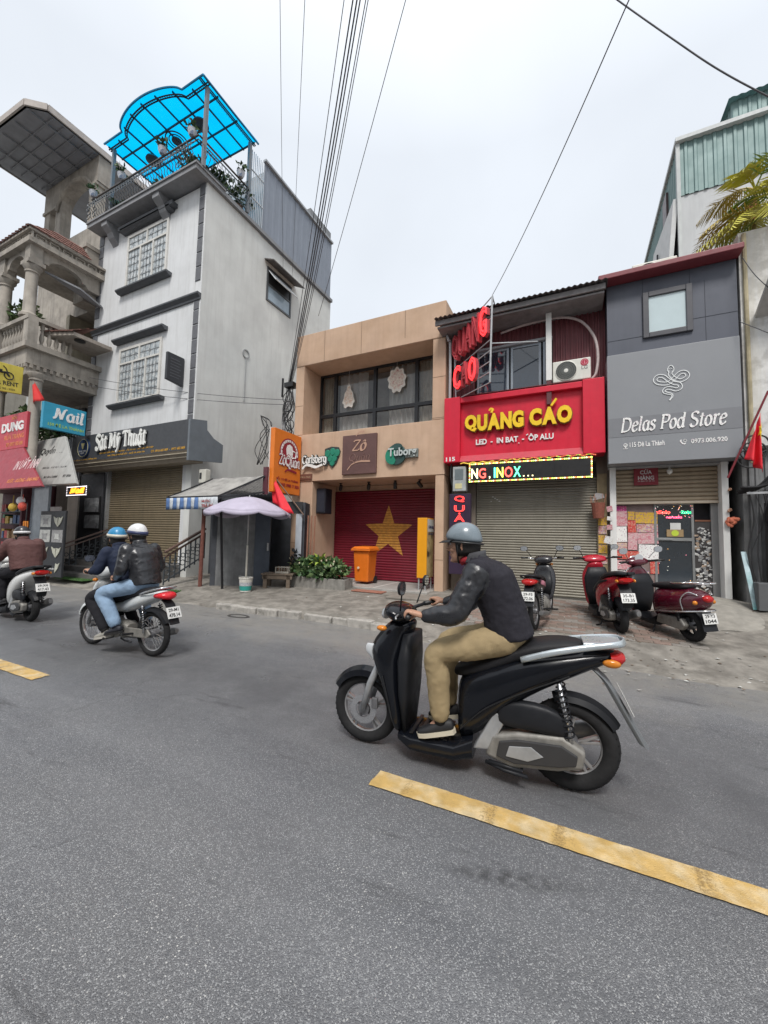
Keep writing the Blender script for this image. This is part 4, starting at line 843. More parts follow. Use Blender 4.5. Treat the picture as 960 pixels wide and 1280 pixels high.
# quoins down both front corners
qm = None
for x0_, x1_ in ((bx1-.30, bx1-.06), (bx0+.02, bx0+.30)):
 z = 4.75
 while z < 12.4:
  hh = .47; q = MB().box((x0_, by-.025, z), (x1_, by, z+hh-.035))
  if abs(z-9.0) > .25: q.build('quoin', QUO, h, bevel=.012, seg=1)
  z += hh
wb = MB(); wb.box((bx1-.34, by-.012, 4.75), (bx1-.302, by-.001, 12.5)); wb.box((bx1-.055, by-.012, 4.75), (bx1-.004, by-.001, 12.5)); wb.build('corner_bead', M('bead_white', (.62, .63, .63), .7), h)
MB().prism([(by, 8.80), (by, 9.0), (by-.14, 9.0), (by-.14, 8.95), (by-.05, 8.87), (by-.05, 8.80)], bx0-.02, bx1, 'x').build('belt_course', SLATE, h)
def b_window(x0, x1, z0, z1, hood):
 FR = M('cream_frame', (.60, .585, .55), .6)
 w = x1-x0
 f = MB(); frame(f, x0-.1, x1+.1, z0-.08, z1+.1, by-.05, by+.01, .09); fo = f.build('window', FR, h)
 zt = z0+(z1-z0)*.74
 f = MB(); f.box((x0-.008, by-.06, zt-.03), (x1+.008, by+.005, zt+.03)); f.box((x0+w*.34-.03, by-.06, z0+.012), (x0+w*.34+.03, by+.005, zt-.032)); f.box((x0+w*.68-.03, by-.06, z0+.012), (x0+w*.68+.03, by+.005, zt-.032)); f.box((x0+w*.5-.03, by-.06, zt+.032), (x0+w*.5+.03, by+.005, z1+.008)); f.build('mullion', FR, fo)
 LACE = M('lace_glass', (.36, .40, .42), .2, var=.3, vs=9, col2=(.52, .54, .54), lo=.46, hi=.56)
 for a, c, d, e_ in ((x0, x0+w*.34-.03, z0, zt-.03), (x0+w*.34+.03, x0+w*.68-.03, z0, zt-.03), (x0+w*.68+.03, x1, z0, zt-.03), (x0, x0+w*.5-.03, zt+.03, z1), (x0+w*.5+.03, x1, zt+.03, z1)):
  MB().box((a, by-.02, d), (c, by-.012, e_)).build('pane', LACE, fo)
  g_ = MB()
  for k in range(1, 4): g_.box((a+(c-a)*k/4-.003, by-.034, d), (a+(c-a)*k/4+.003, by-.024, e_))
  for k in range(1, max(2, int((e_-d)/.22))):
   zz_ = d+(e_-d)*k/max(2, int((e_-d)/.22))
   g_.box((a, by-.034, zz_-.003), (c, by-.0245, zz_+.003));
   for i in range(3): g_.torus((a+(c-a)*(i+.5)/3, by-.03, zz_), .055, .004, 10, 4)
  tag(g_.build('grille', M('grille_iron', (.16, .17, .18), .5), fo), kind='stuff')
 for (z, dz, ww) in ((z1+hood, .13, .32), (z0-.24, .12, .36)):
  MB().prism([(by, z), (by, z+dz), (by-.22, z+dz), (by-.22, z+dz-.05), (by-.12, z)], x0-ww, x1+ww, 'x').build('moulding', SLATE, h)
b_window(-14.17, -12.15, 10.2, 12.0, .2)
b_window(-14.22, -12.14, 6.05, 7.85, .28)
# side window with open top-hung sash and metal hood
f = MB(); X = bx1
for (y0, y1, z0, z1) in ((10.75, 12.15, 10.38, 10.45), (10.75, 12.15, 11.63, 11.7), (10.75, 10.82, 10.453, 11.627), (12.08, 12.15, 10.453, 11.627), (10.823, 12.077, 11.0, 11.06)): f.box((X-.02, y0, z0), (X+.04, y1, z1))
fo = f.build('window', M('dark_alu', (.07, .075, .08), .4), h)
MB().box((X-.01, 10.82, 10.45), (X+.012, 12.08, 11.0)).build('pane', M('side_glass', (.25, .32, .38), .08, spec=.9), fo)
MB().box((X-.012, 10.82, 11.06), (X+.008, 12.08, 11.63)).build('opening', BLACK, fo)
b = MB(); b.add([(X+.05, 10.8, 11.58), (X+.05, 12.1, 11.58), (X+.42, 12.1, 11.12), (X+.42, 10.8, 11.12), (X+.02, 10.8, 11.56), (X+.02, 12.1, 11.56), (X+.39, 12.1, 11.10), (X+.39, 10.8, 11.10)], [(0,1,2,3),(7,6,5,4),(0,4,5,1),(1,5,6,2),(2,6,7,3),(3,7,4,0)]); b.build('open_sash', M('sash_pale', (.62, .65, .68), .3), fo)
b = MB(); b.add([(X, 10.6, 11.92), (X, 12.35, 11.92), (X+.5, 12.4, 11.70), (X+.5, 10.55, 11.70), (X, 10.6, 11.88), (X, 12.35, 11.88), (X+.5, 12.4, 11.66), (X+.5, 10.55, 11.66)], [(0,1,2,3),(7,6,5,4),(0,4,5,1),(1,5,6,2),(2,6,7,3),(3,7,4,0)]); b.build('window_hood', M('hood_brown', (.10, .09, .085), .6, var=.3), h)
f = MB(); f.lathe([(.16, 0), (.16, .03), (.12, .03), (.12, 0)], (X, 9.9, 7.9), 20, 'x', False); f.build('vent_ring', M('vent_grey', (.3, .31, .31), .6), h)
MB().box((X+.001, 9.88, 6.2), (X+.03, 9.92, 7.74)).build('conduit', M('conduit_grey', (.36, .37, .37), .6), h)
# terrace slab with corner brackets
b = MB(); b.box((bx0+.1, 7.5, 12.66), (-10.22, 8.6, 12.80)); b.box((bx0+.06, 7.46, 12.80), (-10.18, 8.6, 12.86)); b.box((-10.6, 8.603, 12.665), (-10.22, 15.0, 12.80)); b.build('terrace_slab', M('slab_grey', (.22, .225, .235), .7, var=.15, streak=.3), h)
for x in (-15.05, -12.2):
 MB().prism([(8.0, 12.0), (8.0, 12.655), (7.55, 12.655), (7.55, 12.5), (7.75, 12.36), (7.82, 12.2), (7.92, 12.1)], x-.16, x+.16, 'x').build('bracket', M('slab_grey', (0, 0, 0)), h)
b = MB(); b.box((-14.6, 7.78, 12.28), (-11.7, 8.0, 12.42)); b.build('window_head', SLATE, h)
# railing: posts, rails and wavy bars
RAIL = M('rail_iron', (.075, .085, .095), .5, .3)
def railing(p, q, nm):
 p = Vector(p); q = Vector(q); L = (q-p).length; d = (q-p)/L
 MB().bar(p+ZD*.92, q+ZD*.92, .05, .035).build('handrail', M('handrail_brown', (.08, .07, .065), .5), nm); MB().bar(p+ZD*.1, q+ZD*.1, .03).build('bottom_rail', RAIL, nm); MB().bar(p+ZD*.78, q+ZD*.78, .03).build('upper_rail', RAIL, nm)
 n = int(L/.13); proto = None
 out = Vector((d.y, -d.x, 0))
 for i in range(1, n):
  a = p+d*(L*i/n)
  if proto is None:
   m_ = MB(); m_.tube([(out*(.16*math.sin(math.pi*t)**.8+.03*math.sin(6*math.pi*t))+d*.05*math.sin(2*math.pi*t)+ZD*(.1+.68*t)) for t in (k/12 for k in range(13))], .011, 5);
   proto = m_.build('baluster', RAIL, nm); proto.location = a-ORG[nm]; proto.data.transform(Matrix.Translation(ORG[nm]))
  else:
   c = proto.copy(); COL.objects.link(c); c.parent = nm; c.location = a-ORG[nm]
r_ = thing('terrace_railing', 'wrought iron railing of bowed bars round the white house roof terrace', 'railing', (-13, 7.6, 12.86))
railing((bx0+.15, 7.55, 12.86), (-10.25, 7.55, 12.86), r_); railing((-10.25, 7.58, 12.86), (-10.25, 9.55, 12.86), r_)
# lacy scroll panels at the left corner and middle
for x in (-15.9, -15.55, -11.0, -10.7):
 m_ = MB()
 for k in range(4): m_.torus((x+.05*math.sin(k*2), 7.45, 13.02+.17*k), .085, .012, 12, 4)
 m_.build('scroll', RAIL, r_)
gbars = thing('security_bars', 'white upright bars closing the terrace side between railing and steel wall', 'bars', (-10.25, 9.9, 12.86)); k_ = None
for i in range(9):
 y = 9.62+.085*i
 if k_ is None: k_ = MB().box((-10.265, y-.01, 12.7), (-10.24, y+.01, 15.35)).build('bar', M('bar_pale', (.5, .53, .56), .5), gbars)
 else:
  c = k_.copy(); COL.objects.link(c); c.parent = gbars; c.location = (0, .085*i, 0)
MB().box((-10.275, 9.6, 13.6), (-10.232, 10.32, 13.63)).build('cross_bar', M('bar_pale', (0, 0, 0)), gbars); MB().box((-10.275, 9.6, 14.6), (-10.232, 10.32, 14.63)).build('cross_bar', M('bar_pale', (0, 0, 0)), gbars)
# steel sheet wall behind the terrace
sw = MB(); corrug(sw, (-10.3, 10.34, 12.62), YD, ZD, 4.55, 2.9, .35, .012, True, XD); so_ = sw.build('sheet_wall', M('sheet_bluegrey', (.22, .245, .29), .5, .2, var=.08, vs=.6, streak=.25, scol=(.16, .18, .21)), h)
b = MB(); b.box((-10.34, 10.33, 15.5), (-10.2, 14.9, 15.58)); b.build('sheet_capping', M('capping', (.33, .35, .37), .5), so_)
b = MB(); b.box((-10.9, 13.2, 15.585), (-10.3, 14.8, 16.0)); b.build('roof_box', M('roof_box', (.2, .21, .22), .7), h)
b = MB(); b.box((bx0+.1, 10.5, 12.7), (-10.4, 10.6, 15.3)); b.build('terrace_back_wall', M('terrace_wall', (.35, .36, .37), .8, var=.2), h)
# canopy
cn = thing('terrace_canopy', 'bright blue translucent canopy with scalloped front on iron ribs over the roof terrace', 'canopy', (-12.6, 8.6, 15.6))
def blue():
 m = bpy.data.materials.new('blue_polycarbonate'); m.use_nodes = True; t = m.node_tree; bs = t.nodes['Principled BSDF']
 bs.inputs['Base Color'].default_value = (.0, .60, 1.0, 1); bs.inputs['Roughness'].default_value = .35
 tr = t.nodes.new('ShaderNodeBsdfTranslucent'); tr.inputs['Color'].default_value = (.02, .82, 1, 1); tp = t.nodes.new('ShaderNodeBsdfTransparent'); tp.inputs[0].default_value = (.05, .72, 1.0, 1)
 n = t.nodes.new('ShaderNodeTexNoise'); n.inputs['Scale'].default_value = .9; n.inputs['Detail'].default_value = 5
 tx = t.nodes.new('ShaderNodeTexCoord'); t.links.new(tx.outputs['Object'], n.inputs['Vector'])
 mr = t.nodes.new('ShaderNodeMapRange'); mr.inputs[1].default_value = .3; mr.inputs[2].default_value = .7; mr.inputs[3].default_value = .6; mr.inputs[4].default_value = .8; t.links.new(n.outputs['Fac'], mr.inputs[0])
 m1 = t.nodes.new('ShaderNodeMixShader'); m1.inputs[0].default_value = .72; t.links.new(bs.outputs[0], m1.inputs[1]); t.links.new(tr.outputs[0], m1.inputs[2])
 m2 = t.nodes.new('ShaderNodeMixShader'); t.links.new(mr.outputs[0], m2.inputs[0]); t.links.new(m1.outputs[0], m2.inputs[1]); t.links.new(tp.outputs[0], m2.inputs[2]); t.links.new(m2.outputs[0], t.nodes['Material Output'].inputs[0]); return m
BLUE = blue(); MATS['blue'] = BLUE
zc = 15.6; FY = 7.45
def front_y(x):     # straight ends, a bow in the middle
 t = (x+14.15)/(14.15-11.05)
 return FY-(0.42*math.sin(math.pi*t)**.55 if 0 < t < 1 else 0)
xs = [-15.2+5.12*i/64 for i in range(65)]
def sheet(x0, x1, y1, zt=0.0):
 P = [x for x in xs if x0-1e-6 <= x <= x1+1e-6]; mb = MB(); n = len(P)
 vs = []
 for x in P: vs += [(x, front_y(x), zc+zt), (x, y1, zc+zt+.05)]
 mb.add(vs, [(2*i, 2*i+2, 2*i+3, 2*i+1) for i in range(n-1)]); return mb
step = 16
for i in range(4):
 sheet(xs[i*16]+.0, xs[i*16+16], 9.75).build('canopy_sheet', BLUE, cn, solid=.012, fix=False)
IR = M('canopy_iron', (.035, .045, .055), .5, .3)
for x in xs[::8]:
 MB().bar((x if x > -15.19 else x+.05, front_y(x)+.12, zc-.045), (x if x > -15.19 else x+.05, 9.74, zc-.02), .035, .05).build('rib', IR, cn)
for y in (8.05, 8.85, 9.65): MB().bar((-15.15, y, zc-.085), (-10.12, y, zc-.085), .04, .05).build('purlin', IR, cn)
for off, rr in ((.0, .032), (.17, .022), (.24, .022)):
 MB().tube([(x, front_y(x)+off, zc-.03-.06*(off > 0)) for x in xs], rr, 6).build('front_edge', M('canopy_trim_blue', (.005, .22, .42), .4) if off == 0 else IR, cn)
pk = MB()
for i in range(0, 64):
 x = (xs[i]+xs[i+1])/2; pk.torus((x, front_y(x)+.205, zc-.1), .035, .007, 8, 4, 'z')
tag(pk.build('scroll_trim', IR, cn), kind='stuff')
for off, rr, mt in ((.0, .035, M('canopy_trim_blue', (0, 0, 0))), (-.14, .022, IR), (-.2, .02, IR)): MB().tube([(-10.08+off, 7.45, zc-.03), (-10.08+off, 9.8, zc-.02)], rr, 6).build('side_edge', mt, cn)
pk = MB()
for i in range(22): pk.torus((-10.25, 7.55+.1*i, zc-.09), .035, .007, 8, 4, 'z')
tag(pk.build('scroll_trim', IR, cn), kind='stuff')
cx_, cy_ = -12.62, 8.45
m_ = MB(); m_.torus((cx_, cy_, zc-.10), .36, .022, 28, 5, 'z'); m_.torus((cx_, cy_, zc-.10), .25, .018, 24, 5, 'z'); m_.lathe([(.17, 0), (.17, -.03), (0, -.05)], (cx_, cy_, zc-.08), 18); m_.build('rosette', IR, cn)
for x, y in ((-13.9, 8.45), (-11.2, 8.3)):
 hg = thing('hanging_lamp', 'round dark lamp hanging under the %s part of the blue canopy' % ('left' if x < -13 else 'right'), 'lamp', (x, y, zc-.4), 'lamps under the blue canopy'); MB().lathe([(.02, .3), (.06, .28), (.24, .16), (.26, .1), (.2, .05), (0, .03)], ORG[hg], 16).build('shade', M('lamp_dark', (.03, .045, .06), .5), hg, smooth='auto'); MB().box((x-.01, y-.01, zc-.12), (x+.01, y+.01, zc-.05)).build('stem', IR, hg)
for x, y in ((-10.2, 7.72), (-15.0, 7.7), (-15.0, 9.6), (-10.25, 9.58)):
 MB().box((x-.05, y-.05, 12.865), (x+.05, y+.05, 15.5)).build('post', M('post_grey', (.16, .175, .19), .5), cn)
# planters along the railing
POTW = M('pot_glazed', (.50, .52, .56), .35, var=.2, vs=9, col2=(.15, .2, .3), lo=.55, hi=.6)
LEAFD = [M('leaf_dark', (.028, .055, .022), .6, var=.4, vs=12), M('leaf_mid', (.055, .10, .03), .55, var=.4, vs=12)]
def leaf_cloud(mb, c, R, n, size, flat=.7, up=.3):
 for k in range(n):
  d = Vector((random.gauss(0, 1), random.gauss(0, 1), random.gauss(0, 1))).normalized()*random.random()**.4; p = Vector(c)+Vector((d.x*R[0], d.y*R[1], d.z*R[2]))
  a = Vector((random.gauss(0, 1), random.gauss(0, 1), random.gauss(0, .7)+up)).normalized(); s_ = a.cross(Vector((random.gauss(0, 1), random.gauss(0, 1), random.gauss(0, 1)))).normalized(); L_ = size*random.uniform(.6, 1.3); w_ = L_*.28*flat/.7
  mb.mi = 0 if random.random() < .5 else 1
  nrm = a.cross(s_); mb.add([p, p+a*L_*.5+s_*w_+nrm*L_*.06, p+a*L_, p+a*L_*.5-s_*w_+nrm*L_*.06], [(0, 1, 2), (0, 2, 3)])
 return mb
def pot_plant(label, c, r, hgt, leafs, size, group=None, mat=None, spread=1.0, cat='plant'):
 t_ = thing('potted_plant', label, cat, c, group); c = Vector(c)
 MB().lathe([(r*.6, 0), (r*.95, hgt*.5), (r, hgt*.9), (r*1.08, hgt), (r*.9, hgt), (r*.85, hgt*.85)], c, 14).build('pot', mat or POTW, t_, smooth='auto')
 tag(leaf_cloud(MB(), c+ZD*(hgt+r*1.0*spread), (r*1.5*spread, r*1.5*spread, r*1.2*spread), leafs, size).build('foliage', LEAFD, t_, fix=False), kind='stuff'); return t_
for i, (u, v, Y, lab) in enumerate(((117, 238, 7.5, 'potted plant at the far left end of the terrace railing'), (152, 222, 7.5, 'potted plant second from the left on the terrace railing'), (203, 190, 7.5, 'blue and white potted plant on the middle of the terrace railing'), (240, 168, 7.5, 'white potted plant at the right front of the terrace railing'))):
 q = onY(u, v, Y); pot_plant(lab, (q.x, Y, 13.80), .13, .2, 46, .16, 'plants on the terrace railing', spread=.9)
q = onX(300, 225, -10.22); pot_plant('potted plant hung on the side railing beside the white bars', (-10.2, q.y, 13.80), .13, .2, 36, .14, 'plants on the terrace railing')
for i, (x, y, hh, lab) in enumerate(((-14.9, 8.0, .5, 'leafy shrub in a pot behind the left half of the terrace railing'), (-12.6, 8.0, .35, 'low shrub in a pot behind the middle of the terrace railing'), (-11.0, 8.0, .6, 'bushy shrub in a pot behind the right front corner of the railing'), (-10.7, 8.7, .6, 'shrub in a pot behind the side railing of the terrace'), (-10.7, 9.5, .9, 'tall shrub in a pot against the white bars on the terrace'))):
 pot_plant(lab, (x, y, 12.86), .22, .3, 150, .2, 'shrubs on the roof terrace', spread=hh*2, mat=M('pot_clay', (.16, .09, .06), .8))
# ground floor: shutter, fascia sign
slats(MB(), -14.55, -10.75, .62, 4.35, 8.12, .075, .02).build('shutter', SLATB, h, smooth='auto')
hl = MB()
for row in range(5):
 for k in range(22):
  if random.random() < .75: hl.box((-13.0+.1*k, 8.093, 3.72+.075*row), (-12.95+.1*k, 8.099, 3.735+.075*row))
tag(hl.build('vent_slots', M('slot_amber', (.5, .26, .1), .5), h), kind='stuff')
MB().box((-14.62, 8.0, .6), (-14.553, 8.15, 4.35)).build('guide_rail', GALV, h)
b = MB(); b.box((-16.0, 7.25, .1), (-10.6, 8.3, .62)); b.box((-15.0, 6.95, .1), (-10.6, 7.248, .45)); b.box((-15.0, 6.65, .1), (-10.6, 6.948, .29)); b.build('entrance_steps', M('step_dark', (.12, .115, .11), .7, var=.25), h, bevel=.01)
SB = M('fascia_charcoal', (.052, .055, .062), .5, var=.08, streak=.15)
fa = thing('fascia_sign', 'long charcoal fascia sign with white ornamental lettering and a round blue badge', 'sign', (-12.6, 7.4, 3.7))
b = MB(); b.box((-15.75, 7.42, 3.92), (-9.82, 7.98, 4.80)); b.build('panel', SB, fa)
b = MB(); b.prism([(7.42, 3.916), (7.62, 3.62), (7.97, 3.62), (7.97, 3.916)], -15.75, -9.82, 'x'); b.build('soffit_board', M('fascia_beige', (.26, .22, .17), .6, var=.2, streak=.3), fa)
for z in (3.84, 3.74): MB().bar((-15.75, 7.40+.68*(3.916-z), z), (-9.82, 7.40+.68*(3.916-z), z), .03, .02).build('trim_strip', M('strip_cream', (.42, .37, .28), .5), fa)
b = MB(); b.prism([(7.42, 3.62), (8.6, 3.75), (8.6, 4.30), (8.25, 4.42), (8.0, 4.62), (7.98, 4.9), (7.42, 4.80)], -9.818, -9.74, 'x'); b.build('side_board', M('fascia_side', (.14, .16, .18), .5), fa)
WLT = M('letter_white', (0, 0, 0))
pen_letters(fa, WLT, ['S', 'a', 'acute', 'breve', 't', ' ', 'M', 'y', 'tilde', ' ', 'T', 'h', 'u', 'a', 'circ', 'dot', 't'], (-14.2, 7.385, 4.24), XD, ZD, 2.6, .50, .04, .17, .8, .45)
pre2 = pen_text(['S', 'a', 'acute', 'breve', 't', ' ', 'M', 'y', 'tilde', ' ', 'T', 'h', 'u', 'a', 'circ', 'dot', 't'], .25, .8, .6, .0, .0)
b = MB(); place_text(b, '', (-14.2, 7.405, 4.14), XD, ZD, w=2.6, h=.62, pre=pre2, depth=.015); b.build('letter_shadow', BLACK, fa)
AM = M('letter_amber', (.62, .34, .04), .5)
for s_, x, z, w in (('CHUYÊN : CỬA CỔNG - HÀNG RÀO - CẦU THANG - LAN CAN, SẮT THÉP', -14.05, 4.09, 2.75), ('MÁI TÔN, BÀN GHẾ SẮT - GHẾ ĐÁ, BÀN ĐÁ', -13.6, 3.98, 1.9), ('159 ĐÊ LA THÀNH, ĐỐNG ĐA', -15.6, 3.94, 1.4), ('ĐT: 0916 682 889  -  0977 682 889', -11.4, 3.95, 1.5)):
 b = MB(); place_text(b, s_, (x, 7.416, z), XD, ZD, w=w, h=.075, bold=.01, depth=.004); b.build('small_print', AM, fa)
b = MB(); b.lathe([(.33, 0), (.33, -.05), (.31, -.06), (0, -.06)], (-14.95, 7.42, 4.36), 32, 'y'); bd = b.build('badge', M('badge_navy', (.02, .04, .10), .4), fa)
b = MB(); b.torus((-14.95, 7.358, 4.36), .30, .008, 32, 4); b.prism([(-15.05, 4.52), (-14.85, 4.52), (-14.9, 4.4), (-14.93, 4.32), (-14.97, 4.32), (-15.0, 4.4)], 7.352, 7.3595); b.build('badge_emblem', M('badge_gold', (.55, .5, .25), .5), bd)
b = MB(); place_text(b, 'SẮT MỸ THUẬT', (-15.16, 7.357, 4.22), XD, ZD, w=.42, depth=.003); place_text(b, 'HÀ NỘI', (-15.06, 7.357, 4.15), XD, ZD, w=.22, depth=.003); b.build('badge_print', WH, bd)
bs_ = thing('projecting_sign', 'thin black projecting sign on the white wall near its right corner', 'sign', (-10.95, 7.8, 6.1))
b = MB(); b.add([(-11.0, 7.42, 6.16), (-10.9, 7.42, 6.16), (-10.9, 7.98, 6.1), (-11.0, 7.98, 6.1), (-11.0, 7.42, 7.0), (-10.9, 7.42, 7.0), (-10.9, 7.98, 7.0), (-11.0, 7.98, 7.0)], [(0,3,2,1),(4,5,6,7),(0,1,5,4),(1,2,6,5),(2,3,7,6),(3,0,4,7)]); b.build('board', M('board_black', (.03, .032, .038), .5), bs_, bevel=.012)
b = MB()
for k in range(7): b.box((-10.898, 7.52, 6.82-.09*k), (-10.895, 7.52+.3+.06*(k % 2), 6.85-.09*k))
tag(b.build('faded_print', M('print_dim', (.085, .088, .1), .6), bs_), kind='stuff')
b = MB(); frame(b, 7.42, 7.98, 6.12, 7.0, -10.905, -10.88, .02)
# stair railings and little things at the foot
def stair_rail(p, q, lab):
 t_ = thing('stair_railing', lab, 'railing', p, 'iron stair railings at the shutter'); p = Vector(p); q = Vector(q)
 MB().bar(p+ZD*.85, q+ZD*.85, .09, .05).build('handrail', M('handrail_wood', (.12, .075, .06), .5), t_); MB().bar(p+ZD*.72, q+ZD*.72, .05, .04).build('handrail', M('handrail_wood', (0, 0, 0)), t_); MB().bar(p+ZD*.08, q+ZD*.08, .03).build('bottom_rail', RAIL, t_)
 for i in range(9):
  a = p.lerp(q, i/8); MB().bar(a, a+ZD*.74, .028).build('baluster', RAIL, t_)
  if i < 8:
   c = p.lerp(q, (i+.5)/8); m2 = MB(); m2.torus(c+ZD*.28, .07, .012, 12, 4, 'x' if abs(q.x-p.x) < abs(q.y-p.y) else 'y'); m2.torus(c+ZD*.48, .055, .012, 12, 4, 'x' if abs(q.x-p.x) < abs(q.y-p.y) else 'y'); m2.build('scroll', RAIL, t_)
stair_rail((-14.75, 6.75, .2), (-14.35, 8.0, .78), 'sloping iron stair railing left of the brown roller shutter, beside the spiky plant')
stair_rail((-9.55, 6.75, .2), (-9.55, 7.95, .85), 'sloping iron stair railing right of the brown roller shutter, beside the shed')
for (cx, cy, sx_, sy_, lab) in ((-13.2, 6.75, .75, .4, 'left green artificial grass mat at the foot of the steps'), (-9.25, 6.6, .45, .4, 'right green artificial grass mat beside the shed')):
 m_ = MB(); z = gz(cx, cy)+.035; m_.box((cx-sx_, cy-sy_, z-.02), (cx+sx_, cy+sy_, z)); mo = m_.build('grass_mat', M('turf_green', (.05, .12, .03), .9, var=.3, vs=14, bump=.8, bs=160)); tag(mo, lab, 'mat', 'green mats by the steps')
 gm_ = MB()
 for k in range(700):
  x, y = cx+random.uniform(-sx_, sx_), cy+random.uniform(-sy_, sy_); a = random.uniform(0, 6.28); gm_.add([(x, y, z-.002), (x+.012*math.cos(a), y+.012*math.sin(a), z-.002), (x+random.uniform(-.015, .015), y+random.uniform(-.015, .015), z+random.uniform(.02, .035))], [(0, 1, 2)])
 tag(gm_.build('blades', M('turf_blade', (.06, .15, .035), .8, var=.3), mo, fix=False), kind='stuff')
# ------------------------------------------------------------ ornate villa at the left edge
VIL = M('villa_stone', (.37, .335, .29), .85, var=.22, vs=1.6, col2=(.26, .235, .205), bump=.25, bs=50, streak=.7, scol=(.13, .12, .11))
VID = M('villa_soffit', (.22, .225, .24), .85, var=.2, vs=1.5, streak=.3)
TERR = M('roof_terracotta', (.20, .10, .08), .8, var=.35, vs=6)
v = thing('ornate_villa', 'weathered beige villa with columned balconies, tiled skirts and a flat roof canopy', 'building', (-18, 8, 0))
b = MB(); b.box((-21.6, 8.4, 0), (-18.6, 16, 14.0)); b.box((-18.597, 8.4, 0), (-16.13, 16, 6.6)); b.box((-18.597, 9.6, 6.603), (-16.13, 16, 10.3)); b.box((-18.597, 8.4, 10.303), (-16.13, 16, 14.0)); b.box((-16.7, 7.55, 9.95), (-16.05, 8.397, 12.0)); b.box((-16.75, 7.5, 12.003), (-16.0, 8.39, 12.14)); b.build('wall', VIL, v)
# top tier: three piers and an arch, a wall above
for x in (-21.3, -20.35, -17.75): MB().box((x-.22, 8.4, 14.0), (x+.22, 8.8, 16.2)).build('pier', VIL, v)
A_ = [(-20.5, 15.9)]+[(-19.05+1.25*math.cos(rad(180-180*i/12))*1.05, 15.55+.95*math.sin(rad(180*i/12))) for i in range(13)]+[(-17.6, 15.9), (-17.4, 15.9), (-17.4, 17.15), (-21.55, 17.15), (-21.55, 15.9)]
MB().prism(A_, 8.38, 8.85).build('arch_wall', VIL, v)
MB().tube([(p[0], 8.34, p[1]) for p in A_[1:14]], .07, 6).build('arch_moulding', VIL, v)
b = MB(); b.box((-20.45, 8.34, 15.78), (-21.6, 8.9, 15.9)); b.box((-18.0, 8.34, 15.78), (-17.45, 8.9, 15.9)); b.build('capital', VIL, v)
rp = [(-21.3, 6.4), (-20.9, 6.05), (-17.9, 6.15), (-17.35, 6.6), (-17.35, 10.8), (-21.9, 10.8), (-21.9, 6.9)]
b = MB(); b.prism(rp, 17.0, 17.18, 'z'); b.build('roof_slab', M('canopy_slab', (.25, .255, .275), .85, var=.2, vs=1.2), v)
MB().prism([(-17.9+.6*i, 0) for i in range(1)]+[(-17.3, 1)], 0, 1) if False else None
b = MB()
for i in range(len(rp)):
 p, q = rp[i], rp[(i+1) % len(rp)]; b.bar((p[0], p[1], 17.12), (q[0], q[1], 17.12), .12, .24)
b.build('roof_edge', M('roof_edge', (.42, .38, .35), .8, var=.2), v)
for i in range(5): MB().bar((-21.6, 6.8+.36*i, 16.97), (-17.5, 6.8+.36*i, 16.97), .05, .05).build('soffit_rib', VID, v)
for i in range(4): MB().bar((-20.9+1.0*i, 6.25, 16.94), (-20.9+1.0*i, 8.35, 16.94), .05, .04).build('soffit_rib', VID, v)
# balcony with twin columns under a panelled cornice
b = MB(); b.box((-18.3, 5.75, 10.85), (-15.62, 8.39, 11.02)); b.box((-18.2, 5.85, 11.023), (-15.72, 8.39, 11.2)); b.box((-18.3, 5.72, 11.203), (-15.58, 8.39, 11.28)); b.build('cornice', VIL, v)
for k in range(7):
 x = -18.05+.36*k; f = MB(); frame(f, x, x+.28, 10.95, 11.19, 5.80, 5.849, .04); f.box((x+.1, 5.82, 11.04), (x+.18, 5.848, 11.1)); f.build('cornice_panel', VIL, v)
for k in range(6):
 y = 5.92+.38*k; f = MB(); frame(f, y, y+.3, 10.95, 11.19, 0, .05, .04); f.box((y+.1, .02, 11.04), (y+.2, .05, 11.1)); f.v = [(-15.72+.052-q[1], q[0], q[2]) for q in f.v]; f.build('cornice_panel', VIL, v)
def tile_slope(name, P, nrows, ncols, parent):
 """P: four corners eave-left, eave-right, ridge-right, ridge-left; round-ended tiles as pieces"""
 A, B, C_, D_ = map(Vector, P); pr = None; n = (B-A).cross(D_-A).normalized()
 n = n if n.z > 0 else -n
 MB().add([A, B, C_, D_], [(0, 1, 2, 3)]).build('roof_bed', TERR, parent)
 for i in range(nrows):
  for j in range(ncols):
   t0, t1 = i/nrows, (i+1.15)/nrows; e0 = A.lerp(D_, t0).lerp(B.lerp(C_, t0), j/ncols); e1 = A.lerp(D_, t0).lerp(B.lerp(C_, t0), (j+.94)/ncols); r0_ = A.lerp(D_, t1).lerp(B.lerp(C_, t1), j/ncols); r1_ = A.lerp(D_, t1).lerp(B.lerp(C_, t1), (j+.94)/ncols)
   mid = (e0+e1)/2-(r0_-e0)*.12; lift = n*.035
   MB().add([e0+lift, mid+lift*1.3, e1+lift, r1_+n*.008, r0_+n*.008, e0, mid, e1], [(0, 1, 2, 3, 4), (0, 5, 6, 1), (1, 6, 7, 2)]).build('roof_tile', TERR, parent, fix=False)
tile_slope('skirt', [(-18.3, 5.7, 11.29), (-15.56, 5.7, 11.29), (-16.2, 6.7, 11.95), (-18.3, 6.7, 11.95)], 4, 12, v)
tile_slope('skirt', [(-15.56, 5.7, 11.29), (-15.56, 7.5, 11.29), (-16.2, 7.5, 11.95), (-16.2, 6.7, 11.95)], 4, 8, v)
